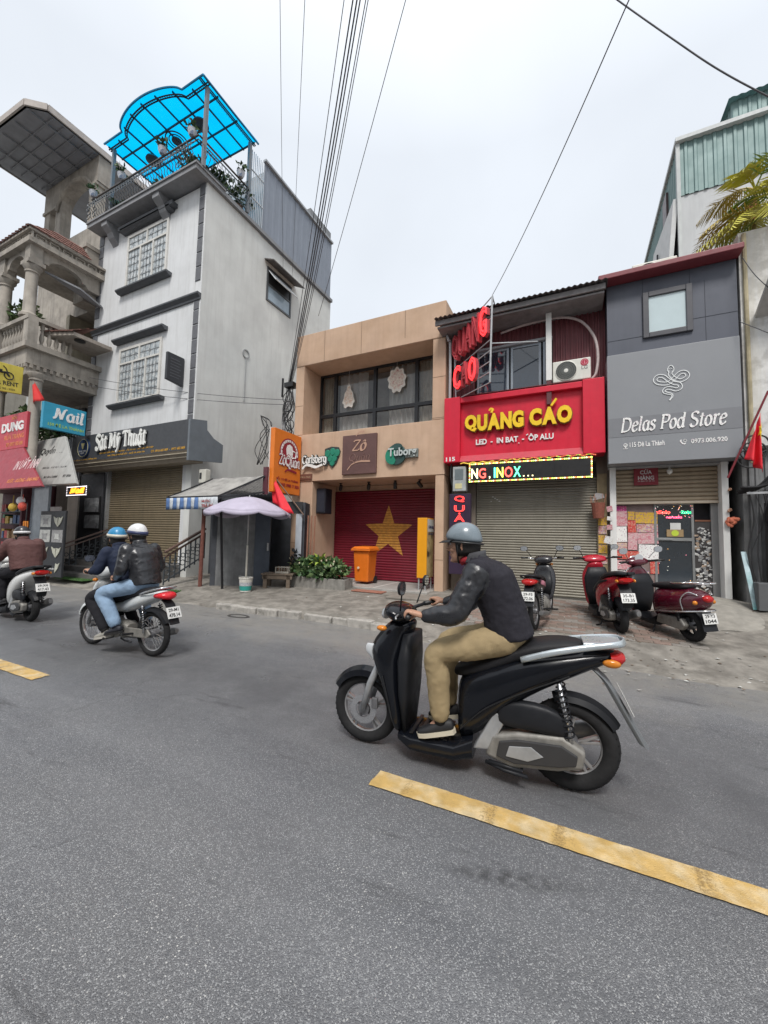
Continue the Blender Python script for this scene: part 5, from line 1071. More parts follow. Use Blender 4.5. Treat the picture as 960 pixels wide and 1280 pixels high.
def column(x, y, z0, z1, r=.15):
 b = MB(); b.lathe([(r*1.5, 0), (r*1.5, .08), (r*1.25, .12), (r, .18), (r*.95, z1-z0-.26), (r*1.15, z1-z0-.24), (r*1.15, z1-z0-.2), (r, z1-z0-.18), (r*1.5, z1-z0-.06), (r*1.5, z1-z0)], (x, y, z0), 16); b.build('column', VIL, v, smooth='auto')
for x in (-15.95, -17.7): column(x, 6.02, 8.45, 10.2, .17); MB().box((x-.26, 5.8, 10.2), (x+.26, 6.26, 10.32)).build('abacus', VIL, v); MB().box((x-.18, 5.86, 10.32), (x+.18, 6.2, 10.85)).build('impost', VIL, v)
ar = [(-17.5, 10.32), (-17.42, 10.45)]+[(-16.83+.5*math.cos(rad(180-18*i)), 10.45+.28*math.sin(rad(18*i))) for i in range(11)]+[(-16.24, 10.45), (-16.15, 10.32), (-16.15, 10.85), (-17.5, 10.85)]
MB().prism(ar, 5.92, 6.12).build('balcony_arch', VIL, v)
ar2 = [(6.2, 10.32), (6.3, 10.45)]+[(6.9+.5*math.cos(rad(180-18*i)), 10.45+.26*math.sin(rad(18*i))) for i in range(11)]+[(7.5, 10.45), (7.6, 10.32), (8.38, 10.32), (8.38, 10.85), (6.2, 10.85)]
MB().prism(ar2, -16.05, -15.85, 'x').build('balcony_arch', VIL, v)
b = MB(); b.add([(-16.1, 6.4, 10.3), (-15.5, 7.2, 10.0), (-15.5, 7.9, 9.75), (-16.1, 8.39, 9.9), (-16.1, 6.4, 10.36), (-15.5, 7.2, 10.06), (-15.5, 7.9, 9.81), (-16.1, 8.39, 9.96)], [(0,3,2,1),(4,5,6,7),(0,1,5,4),(1,2,6,5),(2,3,7,6),(3,0,4,7)]); b.build('sloping_soffit', VID, v)
b = MB(); b.box((-18.55, 8.2, 6.75), (-18.3, 9.5, 10.3)); b.box((-16.4, 9.3, 6.75), (-16.15, 9.59, 10.3)); b.box((-17.5, 9.3, 8.4), (-17.38, 9.58, 10.2)); b.build('pilaster', M('villa_cream', (.37, .33, .25), .8, var=.2, streak=.5), v)
dg_ = MB(); DOOR = M('door_oxblood', (.085, .04, .04), .5, var=.2)
dg_.box((-18.25, 9.5, 6.8), (-16.2, 9.55, 10.2)); dg_.build('balcony_door', DOOR, v)
for i in range(7):
 for j in range(3): MB().torus((-18.1+.13*i if i < 5 else -17.3+.13*(i-5), 9.2, 8.7+.4*j), .11, .014, 10, 4).build('grille_ring', RAIL, v)
b = MB(); b.box((-18.3, 5.9, 6.85), (-15.55, 8.39, 7.33)); b.box((-18.4, 5.78, 7.333), (-15.4, 8.39, 7.5)); b.box((-18.25, 5.95, 6.5), (-15.6, 8.39, 6.847)); b.build('balcony_slab', VIL, v)
for k in range(16): MB().box((-18.2+.17*k, 5.88, 6.72), (-18.12+.17*k, 5.949, 6.84)).build('dentil', VIL, v)
for k in range(12): MB().box((-15.599, 6.0+.18*k, 6.72), (-15.53, 6.08+.18*k, 6.84)).build('dentil', VIL, v)
b = MB(); b.box((-18.4, 5.8, 8.24), (-15.4, 6.06, 8.36)); b.box((-15.66, 6.063, 8.24), (-15.4, 7.2, 8.36)); b.build('balustrade_rail', VIL, v)
for x, y in ((-15.55, 5.95), (-17.55, 5.95)): MB().box((x-.15, y-.13, 7.5), (x+.15, y+.13, 8.24)).build('balustrade_pier', VIL, v)
bal = None
def baluster(x, y):
 global bal
 if bal is None:
  m_ = MB(); m_.lathe([(.06, 0), (.06, .06), (.035, .09), (.065, .22), (.065, .3), (.032, .5), (.032, .56), (.06, .62), (.06, .74)], ORG[v], 10); bal = m_.build('baluster', VIL, v, smooth='auto'); bal.location = Vector((x, y, 7.5))-ORG[v]
 else:
  c = bal.copy(); COL.objects.link(c); c.parent = v; c.location = Vector((x, y, 7.5))-ORG[v]
for k in range(8): baluster(-17.25+.2*k, 5.95)
for k in range(5): baluster(-15.55, 6.25+.2*k)
column(-15.3, 6.1, 2.9, 6.5, .16); column(-17.75, 6.1, 2.9, 6.5, .16)
# small tiled porch roof with a ceiling lamp between villa and white house
b = MB(); P = [(-15.75, 6.35), (-14.75, 6.75), (-14.75, 7.95), (-16.0, 7.95)]
b.prism(P, 7.98, 8.1, 'z'); b.build('porch_slab', M('porch_plaster', (.33, .29, .25), .8, var=.2, streak=.4), v)
tile_slope('porch', [(-15.8, 6.3, 8.1), (-14.7, 6.72, 8.1), (-14.9, 7.5, 8.6), (-15.9, 7.5, 8.6)], 3, 7, v)
cl_ = onZ(100, 426, 7.97); MB().lathe([(.15, .01), (.16, -.03), (.08, -.05), (0, -.05)], (cl_.x, cl_.y, 7.97), 16).build('ceiling_lamp', BLACK, v)
b = MB(); b.box((-16.05, 8.15, 3.0), (-15.75, 8.39, 7.95)); b.build('drain_pier', M('villa_cream', (0, 0, 0)), v)
b = MB(); b.box((-18.5, 8.3, 3.2), (-16.9, 8.39, 6.3)); b.build('dark_window', M('villa_window', (.03, .03, .032), .3), v)
for k in range(8): MB().box((-18.45+.2*k, 8.25, 3.2), (-18.42+.2*k, 8.28, 6.3)).build('window_bar', RAIL, v)
leafy = thing('balcony_shrub', 'green climbing shrub on the villa balcony between the two columns', 'shrub', (-17.4, 6.4, 8.4)); tag(leaf_cloud(MB(), (-17.3, 6.4, 8.95), (.8, .35, .55), 420, .22).build('foliage', [M('leaf_olive', (.075, .105, .035), .6, var=.4, vs=9), LEAFD[1]], leafy, fix=False), kind='stuff')
MB().tube([(-17.4, 6.4, 7.3), (-17.35, 6.4, 8.2), (-17.3, 6.4, 9.0)], .03, 6).build('stem', M('bark', (.08, .06, .045), .9), leafy)
leafy = thing('balcony_shrub', 'dark green bush growing behind the yellow rental sign under the villa balcony', 'shrub', (-17.3, 6.6, 4.6)); tag(leaf_cloud(MB(), (-17.0, 6.6, 5.1), (1.2, .4, .7), 600, .22).build('foliage', [LEAFD[1], M('leaf_olive', (0, 0, 0))], leafy, fix=False), kind='stuff'); MB().tube([(-17.2, 6.6, 4.0), (-17.1, 6.6, 5.0)], .03, 6).build('stem', M('bark', (0, 0, 0)), leafy)
leafy = thing('balcony_shrub', 'dark bush growing behind the blue nail sign under the villa', 'shrub', (-15.5, 7.0, 4.6)); tag(leaf_cloud(MB(), (-15.6, 6.9, 4.9), (.5, .4, .5), 300, .2).build('foliage', LEAFD, leafy, fix=False), kind='stuff'); MB().tube([(-15.5, 7.0, 4.0), (-15.6, 6.9, 4.8)], .03, 6).build('stem', M('bark', (0, 0, 0)), leafy)
# teal building far left
tb = thing('teal_house', 'house with teal ribbed sheet wall seen behind the villa columns', 'building', (-24, 10, 0))
b = MB(); corrug(b, (-32, 9.6, 9.9), XD, ZD, 9.5, 2.5, .3, .04); b.build('ribbed_cladding', M('teal_sheet', (.10, .29, .28), .5, .1, var=.12, vs=.6), tb)
b = MB(); b.box((-32, 9.62, 0), (-22.4, 14, 12.4)); b.build('wall', M('pale_wall', (.45, .47, .47), .8, var=.15, streak=.5), tb)
MB().box((-32, 9.4, 9.6), (-22.4, 9.6, 9.85)).build('ledge', M('ledge_white', (.62, .64, .64), .7), tb)
# ------------------------------------------------------------ signs and goods at the left edge
def sign_board(name, lab, corners, mat, thick=.08, group=None):
 """flat board through four corners (lower-left, lower-right, upper-right, upper-left)"""
 P = [Vector(c) for c in corners]; n = (P[1]-P[0]).cross(P[3]-P[0]).normalized(); base = (P[0]+P[1])/2; t_ = thing(name, lab, 'sign', base, group)
 MB().add([p-n*.001 for p in P]+[p-n*thick for p in P], [(0,1,2,3),(7,6,5,4),(0,4,5,1),(1,5,6,2),(2,6,7,3),(3,7,4,0)]).build('board', mat, t_, bevel=.01)
 xd_ = (P[1]-P[0]).normalized(); yd_ = n.cross(xd_); return t_, P[0], xd_, yd_, (P[1]-P[0]).length, (P[3]-P[0]).dot(yd_)
X_ = -15.6
t_, o, xd_, yd_, w_, h_ = sign_board('rental_sign', 'yellow projecting sign with a black motorbike drawing and FOR RENT lettering', ((X_, 5.0, 5.70), (X_, 5.88, 5.80), (X_, 5.88, 6.66), (X_, 5.0, 6.60)), M('sign_yellow', (.60, .50, .08), .5, var=.1, streak=.3))
BKP = M('print_black', (.02, .02, .02), .5)
b = MB(); place_text(b, 'FOR RENT', o+xd_*.12+yd_*.2, xd_, yd_, w=.7, h=.13, bold=.02, depth=.004); place_text(b, '0902 162 162 - 0334', o+xd_*.12+yd_*.07, xd_, yd_, w=.6, h=.055, depth=.004); b.build('lettering', BKP, t_)
def on(o, xd_, yd_, a, c, e=.006): return o+xd_*a+yd_*c+xd_.cross(yd_)*e
b = MB()
for cx in (.22, .6):
 ring = [on(o, xd_, yd_, cx+.11*math.cos(k*.524), .5+.11*math.sin(k*.524)) for k in range(13)]; b.tube(ring, .016, 5); b.ball(on(o, xd_, yd_, cx, .5), .03, 6, 4)
b.tube([on(o, xd_, yd_, a, c) for a, c in ((.22, .5), (.3, .6), (.45, .58), (.55, .6), (.6, .5))], .03, 6); b.tube([on(o, xd_, yd_, a, c) for a, c in ((.6, .5), (.54, .72), (.48, .78))], .014, 5); b.tube([on(o, xd_, yd_, a, c) for a, c in ((.25, .66), (.45, .64))], .025, 5); b.build('motorbike_drawing', BKP, t_)
RS = M('sign_crimson', (.50, .05, .07), .5, var=.08, streak=.2); RS2 = M('sign_darkred', (.30, .03, .045), .5, var=.12, streak=.3)
A0, A1, A2, A3 = onY(-40, 570, 5.9), onY(31, 555, 5.9), onY(33, 514, 5.9), onY(-40, 540, 5.9)
t_, o, xd_, yd_, w_, h_ = sign_board('shop_sign', 'red shop sign with big white capitals above a slanted dark red awning board', (A0, (A1.x, 5.9, A0.z+.0), (A1.x, 5.9, A2.z), (A0.x, 5.9, A2.z)), RS)
b = MB(); place_text(b, 'DUNG', o+xd_*(w_-1.55)+yd_*(h_*.50), xd_, yd_, w=1.4, h=.3, bold=.04, depth=.02); b.build('lettering', WH, t_)
OR = M('print_orange', (.70, .26, .08), .5)
b = MB(); place_text(b, 'HOA', o+xd_*(w_-.95)+yd_*(h_*.84), xd_, yd_, w=.3, h=.11, bold=.02, depth=.004); place_text(b, 'RỬA TRÁNG', o+xd_*(w_-1.35)+yd_*(h_*.28), xd_, yd_, w=1.25, h=.2, bold=.0, depth=.004); place_text(b, 'ĐT: 0977 183 688', o+xd_*(w_-1.2)+yd_*(h_*.08), xd_, yd_, w=1.05, h=.13, bold=.01, depth=.004); b.build('small_print', OR, t_)
B1 = onY(52, 607, 5.35); B0 = Vector((B1.x-3.2, 5.35, B1.z))
t_, o, xd_, yd_, w_, h_ = sign_board('awning_sign', 'slanted dark red awning board with white and orange capitals below the red sign', (B0, B1, (A1.x+.02, 5.86, A0.z-.02), (A1.x-3.2, 5.86, A0.z-.02)), RS2)
b = MB(); place_text(b, 'IN ƯỚT ẢNH', o+xd_*(w_-1.75-.8*.6)+yd_*(h_*.42), xd_, yd_, w=1.35, h=.42, bold=.02, depth=.004); b.build('lettering', M('print_pale', (.62, .45, .45), .5), t_)
b = MB(); place_text(b, 'XƯỚC - GƯƠNG - ẢNH MÀU', o+xd_*(w_-2.15)+yd_*(h_*.12), xd_, yd_, w=1.75, h=.15, bold=.01, depth=.004); b.build('small_print', OR, t_)
Q = [onY(51, 606, 6.0), onY(95, 604, 6.0), onY(81, 545, 6.5), onY(39, 553, 6.5)]
t_, o, xd_, yd_, w_, h_ = sign_board('nail_shop_sign', 'leaning grey white sign with black lettering beside the red awning board', Q, M('sign_offwhite', (.40, .40, .38), .5, var=.1, streak=.5))
sx_ = (Q[3]-Q[0]).dot(xd_)/h_; q_ = lambda a, f: o+xd_*(a*w_+sx_*f*h_)+yd_*(f*h_)
b = MB(); place_text(b, 'Quyển Hà', q_(.14, .62), xd_, yd_, w=w_*.72, h=h_*.22, bold=.02, depth=.01); place_text(b, 'NAIL', q_(.62, .50), xd_, yd_, w=.3, h=.1, bold=.03, depth=.005); place_text(b, 'SƠN GEL - ĐẮP BỘT - NỐI MI', q_(.14, .32), xd_, yd_, w=w_*.72, h=.12, bold=.02, depth=.005); place_text(b, 'Đ/C: 159 LA THÀNH', q_(.12, .13), xd_, yd_, w=w_*.4, h=.09, bold=.02, depth=.005); place_text(b, 'ĐT 0936', q_(.68, .13), xd_, yd_, w=w_*.22, h=.09, bold=.02, depth=.005); b.build('lettering', BKP, t_)
Xn = -14.6
N0 = [onX(52, 540, Xn), onX(106, 548, Xn), onX(107, 515, Xn), onX(52, 500, Xn)]
t_, o, xd_, yd_, w_, h_ = sign_board('nail_sign', 'bright blue projecting sign with white script and yellow address', ((Xn, N0[0].y, 4.70), (Xn, N0[1].y, 4.70), (Xn, N0[1].y, 5.52), (Xn, N0[0].y, 5.52)), M('sign_cyan', (.03, .30, .46), .45, var=.08), .14)
b = MB(); place_text(b, '', o+xd_*.25+yd_*.32, xd_, yd_, w=.85, h=.42, pre=pen_text(list('Nail'), .17, .7, .5, .1), depth=.02); b.build('lettering', WH, t_)
b = MB(); place_text(b, '159 ĐÊ LA THÀNH', o+xd_*.14+yd_*.1, xd_, yd_, w=.98, h=.12, bold=.02, depth=.004); b.build('small_print', M('print_lime', (.35, .55, .12), .5), t_)
Yl = 6.3; L0 = [onY(83, 619, Yl), onY(108, 621, Yl), onY(109, 609, Yl), onY(83, 606, Yl)]; zl0, zl1 = 2.56, 2.86
t_, o, xd_, yd_, w_, h_ = sign_board('led_sign', 'small lit orange LED nail sign with a dotted white border', ((L0[0].x, Yl, zl0), (L0[1].x, Yl, zl0), (L0[1].x, Yl, zl1), (L0[0].x, Yl, zl1)), BLACK)
b = MB(); place_text(b, '', o+xd_*.18+yd_*.07, xd_, yd_, w=w_*.72, h=h_*.62, pre=pen_text(list('Nail'), .26, .7, .7, .15), depth=.01); b.build('lettering', LED('orange', (1, .30, .02), 1.6), t_)
b = MB()
for i in range(26):
 for c in (.03, h_-.03): b.ball(on(o, xd_, yd_, w_*(i+.5)/26, c), .013, 5, 3)
for i in range(6):
 for a in (.02, w_-.02): b.ball(on(o, xd_, yd_, a, h_*(i+.5)/6), .013, 5, 3)
tag(b.build('border_leds', LED('white', (.9, .85, .9), 1.0), t_), kind='stuff')
# wings photo board
Yb = 6.1; pb0 = onY(47, 722, Yb); pb1 = onY(80, 638, Yb); xl, xr = onY(48, 680, Yb).x, onY(79, 680, Yb).x; zb, zt = .22, 2.12
wbd = thing('photo_board', 'black upright photo board with eight pale wing pictures in two columns', 'display board', ((xl+xr)/2, Yb, zb))
MB().box((xl, Yb, zb), (xr, Yb+.06, zt)).build('board', M('board_ink', (.022, .024, .028), .5), wbd, bevel=.01)
PC = [M('photo_pale', (.45, .46, .44), .5, var=.35, vs=8), M('photo_grey', (.28, .28, .28), .5, var=.4, vs=9), M('wing_cream', (.48, .48, .40), .5, var=.2, vs=8)]
cw = (xr-xl)/2; rh = .44
for r in range(4):
 for c in range(2):
  cx = xl+cw*(c+.5); cz = zt-.3-rh*r; s = .19
  if r == 0 and c == 0 or r == 1:
   MB().box((cx-cw*.42, Yb-.012, cz-.17), (cx+cw*.42, Yb-.002, cz+.19)).build('photo', PC[c], wbd)
   MB().prism([(cx+.2*math.cos(k*.785)*(1 if k % 2 else .5), cz+.13*math.sin(k*.785)*(1 if k % 2 else .55)) for k in range(8)], Yb-.02, Yb-.0125).build('photo_figure', PC[1-c], wbd)
  else:
   for sgn in (-1, 1):
    if r == 3 and sgn == (1 if c == 0 else -1): continue
    P = [(cx+sgn*.01, cz-.16), (cx+sgn*.16, cz-.03), (cx+sgn*.25, cz+.14), (cx+sgn*.12, cz+.08), (cx+sgn*.03, cz+.11)]
    MB().prism(P if sgn > 0 else P[::-1], Yb-.018, Yb-.002).build('wing', PC[2], wbd)
b = MB(); place_text(b, 'XĂM NGHỆ THUẬT', (xl+.1, Yb-.003, zb+.2), XD, ZD, w=.9, h=.06, bold=.02, depth=.003); place_text(b, '0983 56 88', (xl+.1, Yb-.003, zb+.1), XD, ZD, w=.5, h=.06, bold=.02, depth=.003); b.build('lettering', WH, wbd)
for lab, u0, u1, v0, v1, Y in (('upper grey framed picture on the dark strip left of the brown shutter', 105, 124, 622, 640, 7.9), ('lower grey framed picture on the dark strip left of the brown shutter', 105, 124, 644, 660, 7.9)):
 p, q = onY(u0, v1, Y), onY(u1, v0, Y); t_ = thing('wall_picture', lab, 'picture', ((p.x+q.x)/2, Y, p.z), 'framed pictures by the shutter'); MB().box((p.x-.05, Y, p.z-.05), (q.x+.05, Y+.04, q.z+.05)).build('frame', BLACK, t_, bevel=.01); MB().box((p.x, Y-.012, p.z), (q.x, Y-.001, q.z)).build('print', M('print_smoke', (.3, .31, .32), .5, var=.5, vs=5, col2=(.1, .1, .11)), t_)
dk = MB(); dk.box((-16.1, 7.95, .1), (-14.7, 7.99, 3.6)); tag(dk.build('shop_board', M('strip_charcoal', (.045, .045, .05), .6, var=.2)), 'dark tall board behind the two framed pictures left of the shutter', 'board')
pl = thing('gate_pillar', 'pale pink rendered pillar behind the photo board', 'pillar', (-15.6, 7.4, 0)); MB().box((-16.05, 7.2, .1), (-15.3, 7.5, 3.3)).build('shaft', M('pillar_pink', (.42, .37, .33), .8, var=.15, streak=.5), pl); MB().box((-15.0, 6.6, .1), (-14.45, 6.66, 2.3)).build('door_leaf', M('leaf_offwhite', (.5, .47, .45), .6, var=.12, streak=.4), pl)
# the shop mouth at far left: dark recess, shelves and hanging goods
sh_ = thing('corner_shop', 'dark red open shop front stacked with hanging goods behind the left scooter', 'shop', (-17, 7, 0))
b = MB(); b.box((-21, 7.6, 0), (-16.4, 7.7, 3.0)); b.box((-16.4, 6.4, 0), (-16.3, 7.7, 3.0)); b.box((-21, 6.0, 3.003), (-16.3, 7.7, 3.1)); b.build('recess', M('recess_maroon', (.085, .02, .028), .7, var=.3), sh_)
for z in (.7, 1.2, 1.75, 2.2): MB().box((-20, 7.2, z), (-16.8, 7.55, z+.03)).build('shelf', DKMET, sh_)
b = MB(); gc = [M('goods_'+n, c, .6, var=.3, vs=9) for n, c in (('red', (.35, .05, .05)), ('blue', (.06, .1, .2)), ('tan', (.3, .2, .12)), ('white', (.45, .44, .42)), ('green', (.06, .15, .08)), ('yellow', (.45, .3, .05)))]
for z in (.73, 1.23, 1.78, 2.23):
 x = -19.9
 while x < -16.9:
  w = random.uniform(.1, .25); hh = random.uniform(.12, .36); b.mi = random.randrange(6); b.box((x, 7.15+random.uniform(0, .1), z), (x+w, 7.5, z+hh)); x += w+random.uniform(.0, .06)
tag(b.build('shelf_goods', gc, sh_), kind='stuff')
MB().box((-16.1, 6.55, .1), (-15.05, 6.62, 3.1)).build('glass_partition', M('partition_blue', (.25, .29, .33), .15, var=.2), sh_)
q = onY(31, 670, 5.6); t_ = thing('rope_hank', 'bright orange hank of rope hanging at the shop mouth', 'rope', (q.x, 5.6, q.z-.5)); b = MB()
for k in range(14):
 x = q.x+random.uniform(-.1, .1); y = 5.6+random.uniform(-.05, .05); b.tube(spline([(x*.4+q.x*.6, y, q.z+.42), (x, y, q.z+.1), (x+random.uniform(-.03, .03), y, q.z-.45), (x*.6+q.x*.4, y, q.z-.55)], 4), .016, 5)
b.build('strands', M('rope_orange', (.62, .22, .03), .7, var=.2, vs=20), t_); MB().box((q.x-.01, 5.59, q.z+.4), (q.x+.01, 5.61, q.z+.95)).build('hook', DKMET, t_)
for u, v, c, lab in ((26, 626, (.62, .63, .64), 'white bag hanging above the red bag at the shop mouth'), (28, 633, (.62, .09, .06), 'red orange bag hanging at the shop mouth'), (16, 634, (.55, .38, .06), 'yellow string of trinkets hanging at the shop mouth')):
 q = onY(u, v, 5.7); b = MB(); b.ball((q.x, 5.7, q.z), (.14, .1, .13), 10, 7); b.tube([(q.x, 5.7, q.z+.1), (q.x, 5.7, q.z+.35)], .01, 4); tag(b.build('hanging_bag', M('bag_%d' % u, c, .6, var=.2, vs=10), smooth=True), lab, 'bag')
fl_ = thing('red_flag', 'red flag hanging from a pole beside the villa column above the blue nail sign', 'flag', tuple(onY(36, 500, 6.0)))
a_ = onY(40, 472, 6.0); c_ = onY(36, 507, 6.0); d_ = onY(54, 499, 6.0); b = MB(); nn = 10
b.grid(8, 8, lambda s, t: tuple(a_.lerp(c_.lerp(d_, s), t)+Vector((0, .07*math.sin(s*9)*t, 0)))); b.build('cloth', M('flag_red', (.58, .03, .03), .7, var=.15, vs=5), fl_, smooth=True, solid=.004)
MB().tube([a_+Vector((-.3, .4, -1.6)), a_+ZD*.15], .018, 6).build('pole', M('pole_grey', (.3, .3, .3), .5), fl_)
# spiky plant
sp_ = thing('spiky_plant', 'low spiky grey green plant in front of the left stair railing', 'plant', (-14.55, 6.35, .15)); b = MB()
for k in range(46):
 a = random.uniform(0, 6.28); L_ = random.uniform(.4, .75); el = random.uniform(.25, 1.3); d = Vector((math.cos(a)*math.cos(el), math.sin(a)*math.cos(el), math.sin(el))); s_ = Vector((-math.sin(a), math.cos(a), 0)); p = Vector((-14.55, 6.35, .18)); b.mi = k % 2; m1 = p+d*L_*.55+ZD*.05; b.add([p-s_*.02, p+s_*.02, m1+s_*.022, p+d*L_-ZD*.1, m1-s_*.022], [(0, 1, 2, 4), (4, 2, 3)])
tag(b.build('leaf_blades', [M('agave_grey', (.10, .12, .08), .6, var=.3), M('agave_pale', (.16, .17, .11), .6, var=.3)], sp_, fix=False), kind='stuff')
MB().lathe([(.14, 0), (.2, .16), (.18, .16)], (-14.55, 6.35, .06), 12).build('pot', M('pot_clay', (0, 0, 0)), sp_)
# ------------------------------------------------------------ street stall shed between the houses
SHM = M('shed_steel', (.17, .175, .18), .5, .3, var=.25, vs=2.2, col2=(.24, .245, .25), streak=.4)
s = thing('stall_shed', 'small dark steel shed with a folded-back door, built in the gap beside the tan house', 'shed', (-7.6, 7.6, .2))
b = MB(); b.box((-8.55, 7.35, .1), (-8.42, 9.4, 2.45)); b.box((-6.25, 7.5, .1), (-6.15, 8.95, 2.45)); b.box((-8.417, 9.3, .1), (-6.253, 9.4, 2.45)); b.box((-10.3, 9.42, .1), (-7.35, 9.5, 3.3)); b.build('wall', M('shed_dark', (.05, .055, .065), .7, var=.3), s)
MB().box((-8.42, 7.36, .2), (-7.42, 7.40, 2.14)).build('panel', SHM, s)
MB().box((-7.40, 7.30, .2), (-7.0, 7.345, 2.14)).build('door_leaf', M('door_bluegrey', (.07, .085, .11), .5, .2, var=.2), s)
MB().box((-7.06, 7.26, 1.15), (-7.02, 7.30, 1.35)).build('handle', GALV, s)
MB().box((-6.36, 7.38, .2), (-6.2, 7.44, 2.2)).build('door_post', M('post_pale', (.38, .41, .45), .5), s)
MB().box((-8.40, 7.37, 2.14), (-6.2, 7.41, 2.45)).build('head_panel', M('shed_black', (.02, .022, .025), .7), s)
b = MB(); corrug(b, (-8.7, 7.5, 2.62), XD, (0, 1, .42), 1.5, 1.6, .09, .025, False, ZD); b.build('roof', M('roof_rusty', (.12, .115, .11), .7, .2, var=.35, vs=4), s)
MB().tube([(-8.75, 7.25, .16), (-8.74, 7.25, 2.3)], .05, 8).build('rusty_post', M('rust_red', (.16, .06, .045), .85, var=.35, vs=9), s)
for i in range(3): q = -6.08+.09*i; MB().tube([(q, 7.55, .25), (q+.02, 7.5, 2.1)], .022, 6).build('leaning_pole', M('pole_terracotta', (.30, .14, .09), .7, var=.3), s)
SHROT = Matrix.Translation((-8.5, 7.35, 0)) @ Matrix.Rotation(rad(25), 4, 'Z') @ Matrix.Translation((8.5, -7.35, 0))
MS = Matrix.Translation(-ORG[s]) @ SHROT @ Matrix.Translation(ORG[s])
for c in s.children: c.data.transform(MS)
aw = thing('stall_awning', 'dusty sloping awning with a blue and white striped valance beside the umbrella', 'awning', (-8.6, 6.9, 2.3))
FL, FR, BR = onY(209, 622, 6.85), onY(273, 620, 6.85), onY(331, 596, 7.75); BR.z += .02; BL = BR+(FL-FR)
def sag(a, c):
 p = FL.lerp(FR, a).lerp(BL.lerp(BR, a), c); return (p.x, p.y, p.z-.05*math.sin(math.pi*c)+.012*math.sin(a*17+c*4))
b = MB(); b.grid(24, 14, sag); b.build('sheet', M('awning_dusty', (.33, .32, .30), .8, var=.25, vs=3, col2=(.22, .21, .2), bump=.3, bs=25), aw, smooth=True, solid=.012)
b = MB(); n = 14
for i in range(n):
 x0_, x1_ = i/n, (i+1)/n; b.mi = i % 2
 if i > 9: b.mi = 1
 b.grid(3, 3, lambda a, c, x0_=x0_, x1_=x1_: tuple(FL.lerp(FR, x0_+(x1_-x0_)*a)+Vector((0, -.02+.02*math.sin((x0_+(x1_-x0_)*a)*40)*c, -.02-.30*c))))
b.build('valance', [M('stripe_blue', (.09, .17, .36), .8, var=.25, vs=8), M('stripe_white', (.5, .53, .56), .8, var=.2, vs=8)], aw, smooth=True, solid=.004)
q = FL.lerp(FR, .72)-ZD*.28; b = MB(); place_text(b, 'TRÀ ĐÁ', q+YD*-.04, XD, ZD, w=.42, h=.1, bold=.03, depth=.003); place_text(b, 'NƯỚC', q+YD*-.04+ZD*.13, XD, ZD, w=.3, h=.08, bold=.03, depth=.003); b.build('print', M('print_maroon', (.3, .06, .06), .6), aw)
b = MB(); b.bar(FL, FR, .035); b.bar(FR, BR, .045); b.bar(FL, BL, .035); b.bar(FR-ZD*.05, BR-ZD*.42, .04); b.build('frame', DKMET, aw)
MB().tube([FR+Vector((-.05, .12, 0)), Vector((FR.x-.05, FR.y+.3, gz(FR.x, 7.2)))], .03, 8).build('post', DKMET, aw)
mb_ = thing('wall_meter', 'cream wall-mounted box above the awning', 'meter box', tuple(onY(256, 600, 7.9))); q = ORG[mb_]; MB().box((q.x-.14, 7.8, q.z-.1), (q.x+.14, 7.98, q.z+.3)).build('case', M('meter_cream', (.55, .54, .48), .5), mb_, bevel=.02); MB().box((q.x-.1, 7.79, q.z+.02), (q.x-.02, 7.799, q.z+.2)).build('window', BLACK, mb_)
# umbrella in its bucket
u = thing('sun_umbrella', 'pale lilac sun umbrella standing in front of the stall shed', 'umbrella', (-7.06, 7.1, .45)); cx, cy, zt = -7.06, 7.1, 2.47; R = 1.0; NS = 8
b = MB()
def canopy(a, c):
 t = 2*math.pi*a+.2; sec = (a*NS) % 1; r = R*c*(1-.035*(1-math.cos(2*math.pi*sec))*.5*c); z = zt-.37*c**1.7-.03*c*math.sin(math.pi*sec)
 return (cx+r*math.cos(t), cy+r*math.sin(t), z)
b.grid(64, 10, canopy)
def val(a, c):
 t = 2*math.pi*a+.2; sec = (a*NS) % 1; x, y, z = canopy(a, 1.0); return (x+.01*math.cos(t)*c, y+.01*math.sin(t)*c, z-.10*c*(.55+.45*math.sin(math.pi*sec)**.5))
b.grid(64, 2, val); b.build('canopy', M('umbrella_lilac', (.43, .395, .49), .75, var=.12, vs=3, streak=.0), u, smooth='auto', solid=.004)
MB().tube([(cx, cy, .2), (cx, cy, 1.3)], .022, 8).build('lower_pole', M('pole_ivory', (.55, .53, .46), .5, var=.2), u, smooth=True); MB().tube([(cx, cy, 1.3), (cx, cy, zt+.04)], .016, 8).build('upper_pole', GALV, u, smooth=True)
for k in range(8):
 t = 2*math.pi*k/8+.2; MB().tube([(cx+.02*math.cos(t), cy+.02*math.sin(t), zt-.03), (cx+R*.97*math.cos(t), cy+R*.97*math.sin(t), zt-.37)], .006, 4).build('rib', GALV, u);
bk = thing('bucket', 'white paint bucket with a teal label holding the umbrella pole', 'bucket', (cx, cy, gz(cx, cy)+.01)); z0 = ORG[bk].z
MB().lathe([(.125, 0), (.155, .30), (.165, .31), (.165, .34), (.15, .34), (.14, .28), (.0, .28)], (cx, cy, z0), 24).build('pail', M('bucket_white', (.62, .60, .55), .45, var=.2, vs=9, streak=.3), bk, smooth='auto')
MB().lathe([(.1316, .035), (.143, .14)], (cx, cy, z0), 24, 'z', False).build('label_band', M('label_teal', (.03, .30, .26), .5), bk, smooth=True)
MB().lathe([(.1435, .145), (.151, .225)], (cx, cy, z0), 24, 'z', False).build('label_band', M('label_pale', (.42, .43, .46), .5, var=.4, vs=20), bk, smooth=True)
MB().tube([(cx+.166*math.cos(t), cy+.166*math.sin(t), z0+.32-.06*math.sin(t)) for t in (math.pi+math.pi*k/10 for k in range(11))], .005, 4).build('handle', GALV, bk)
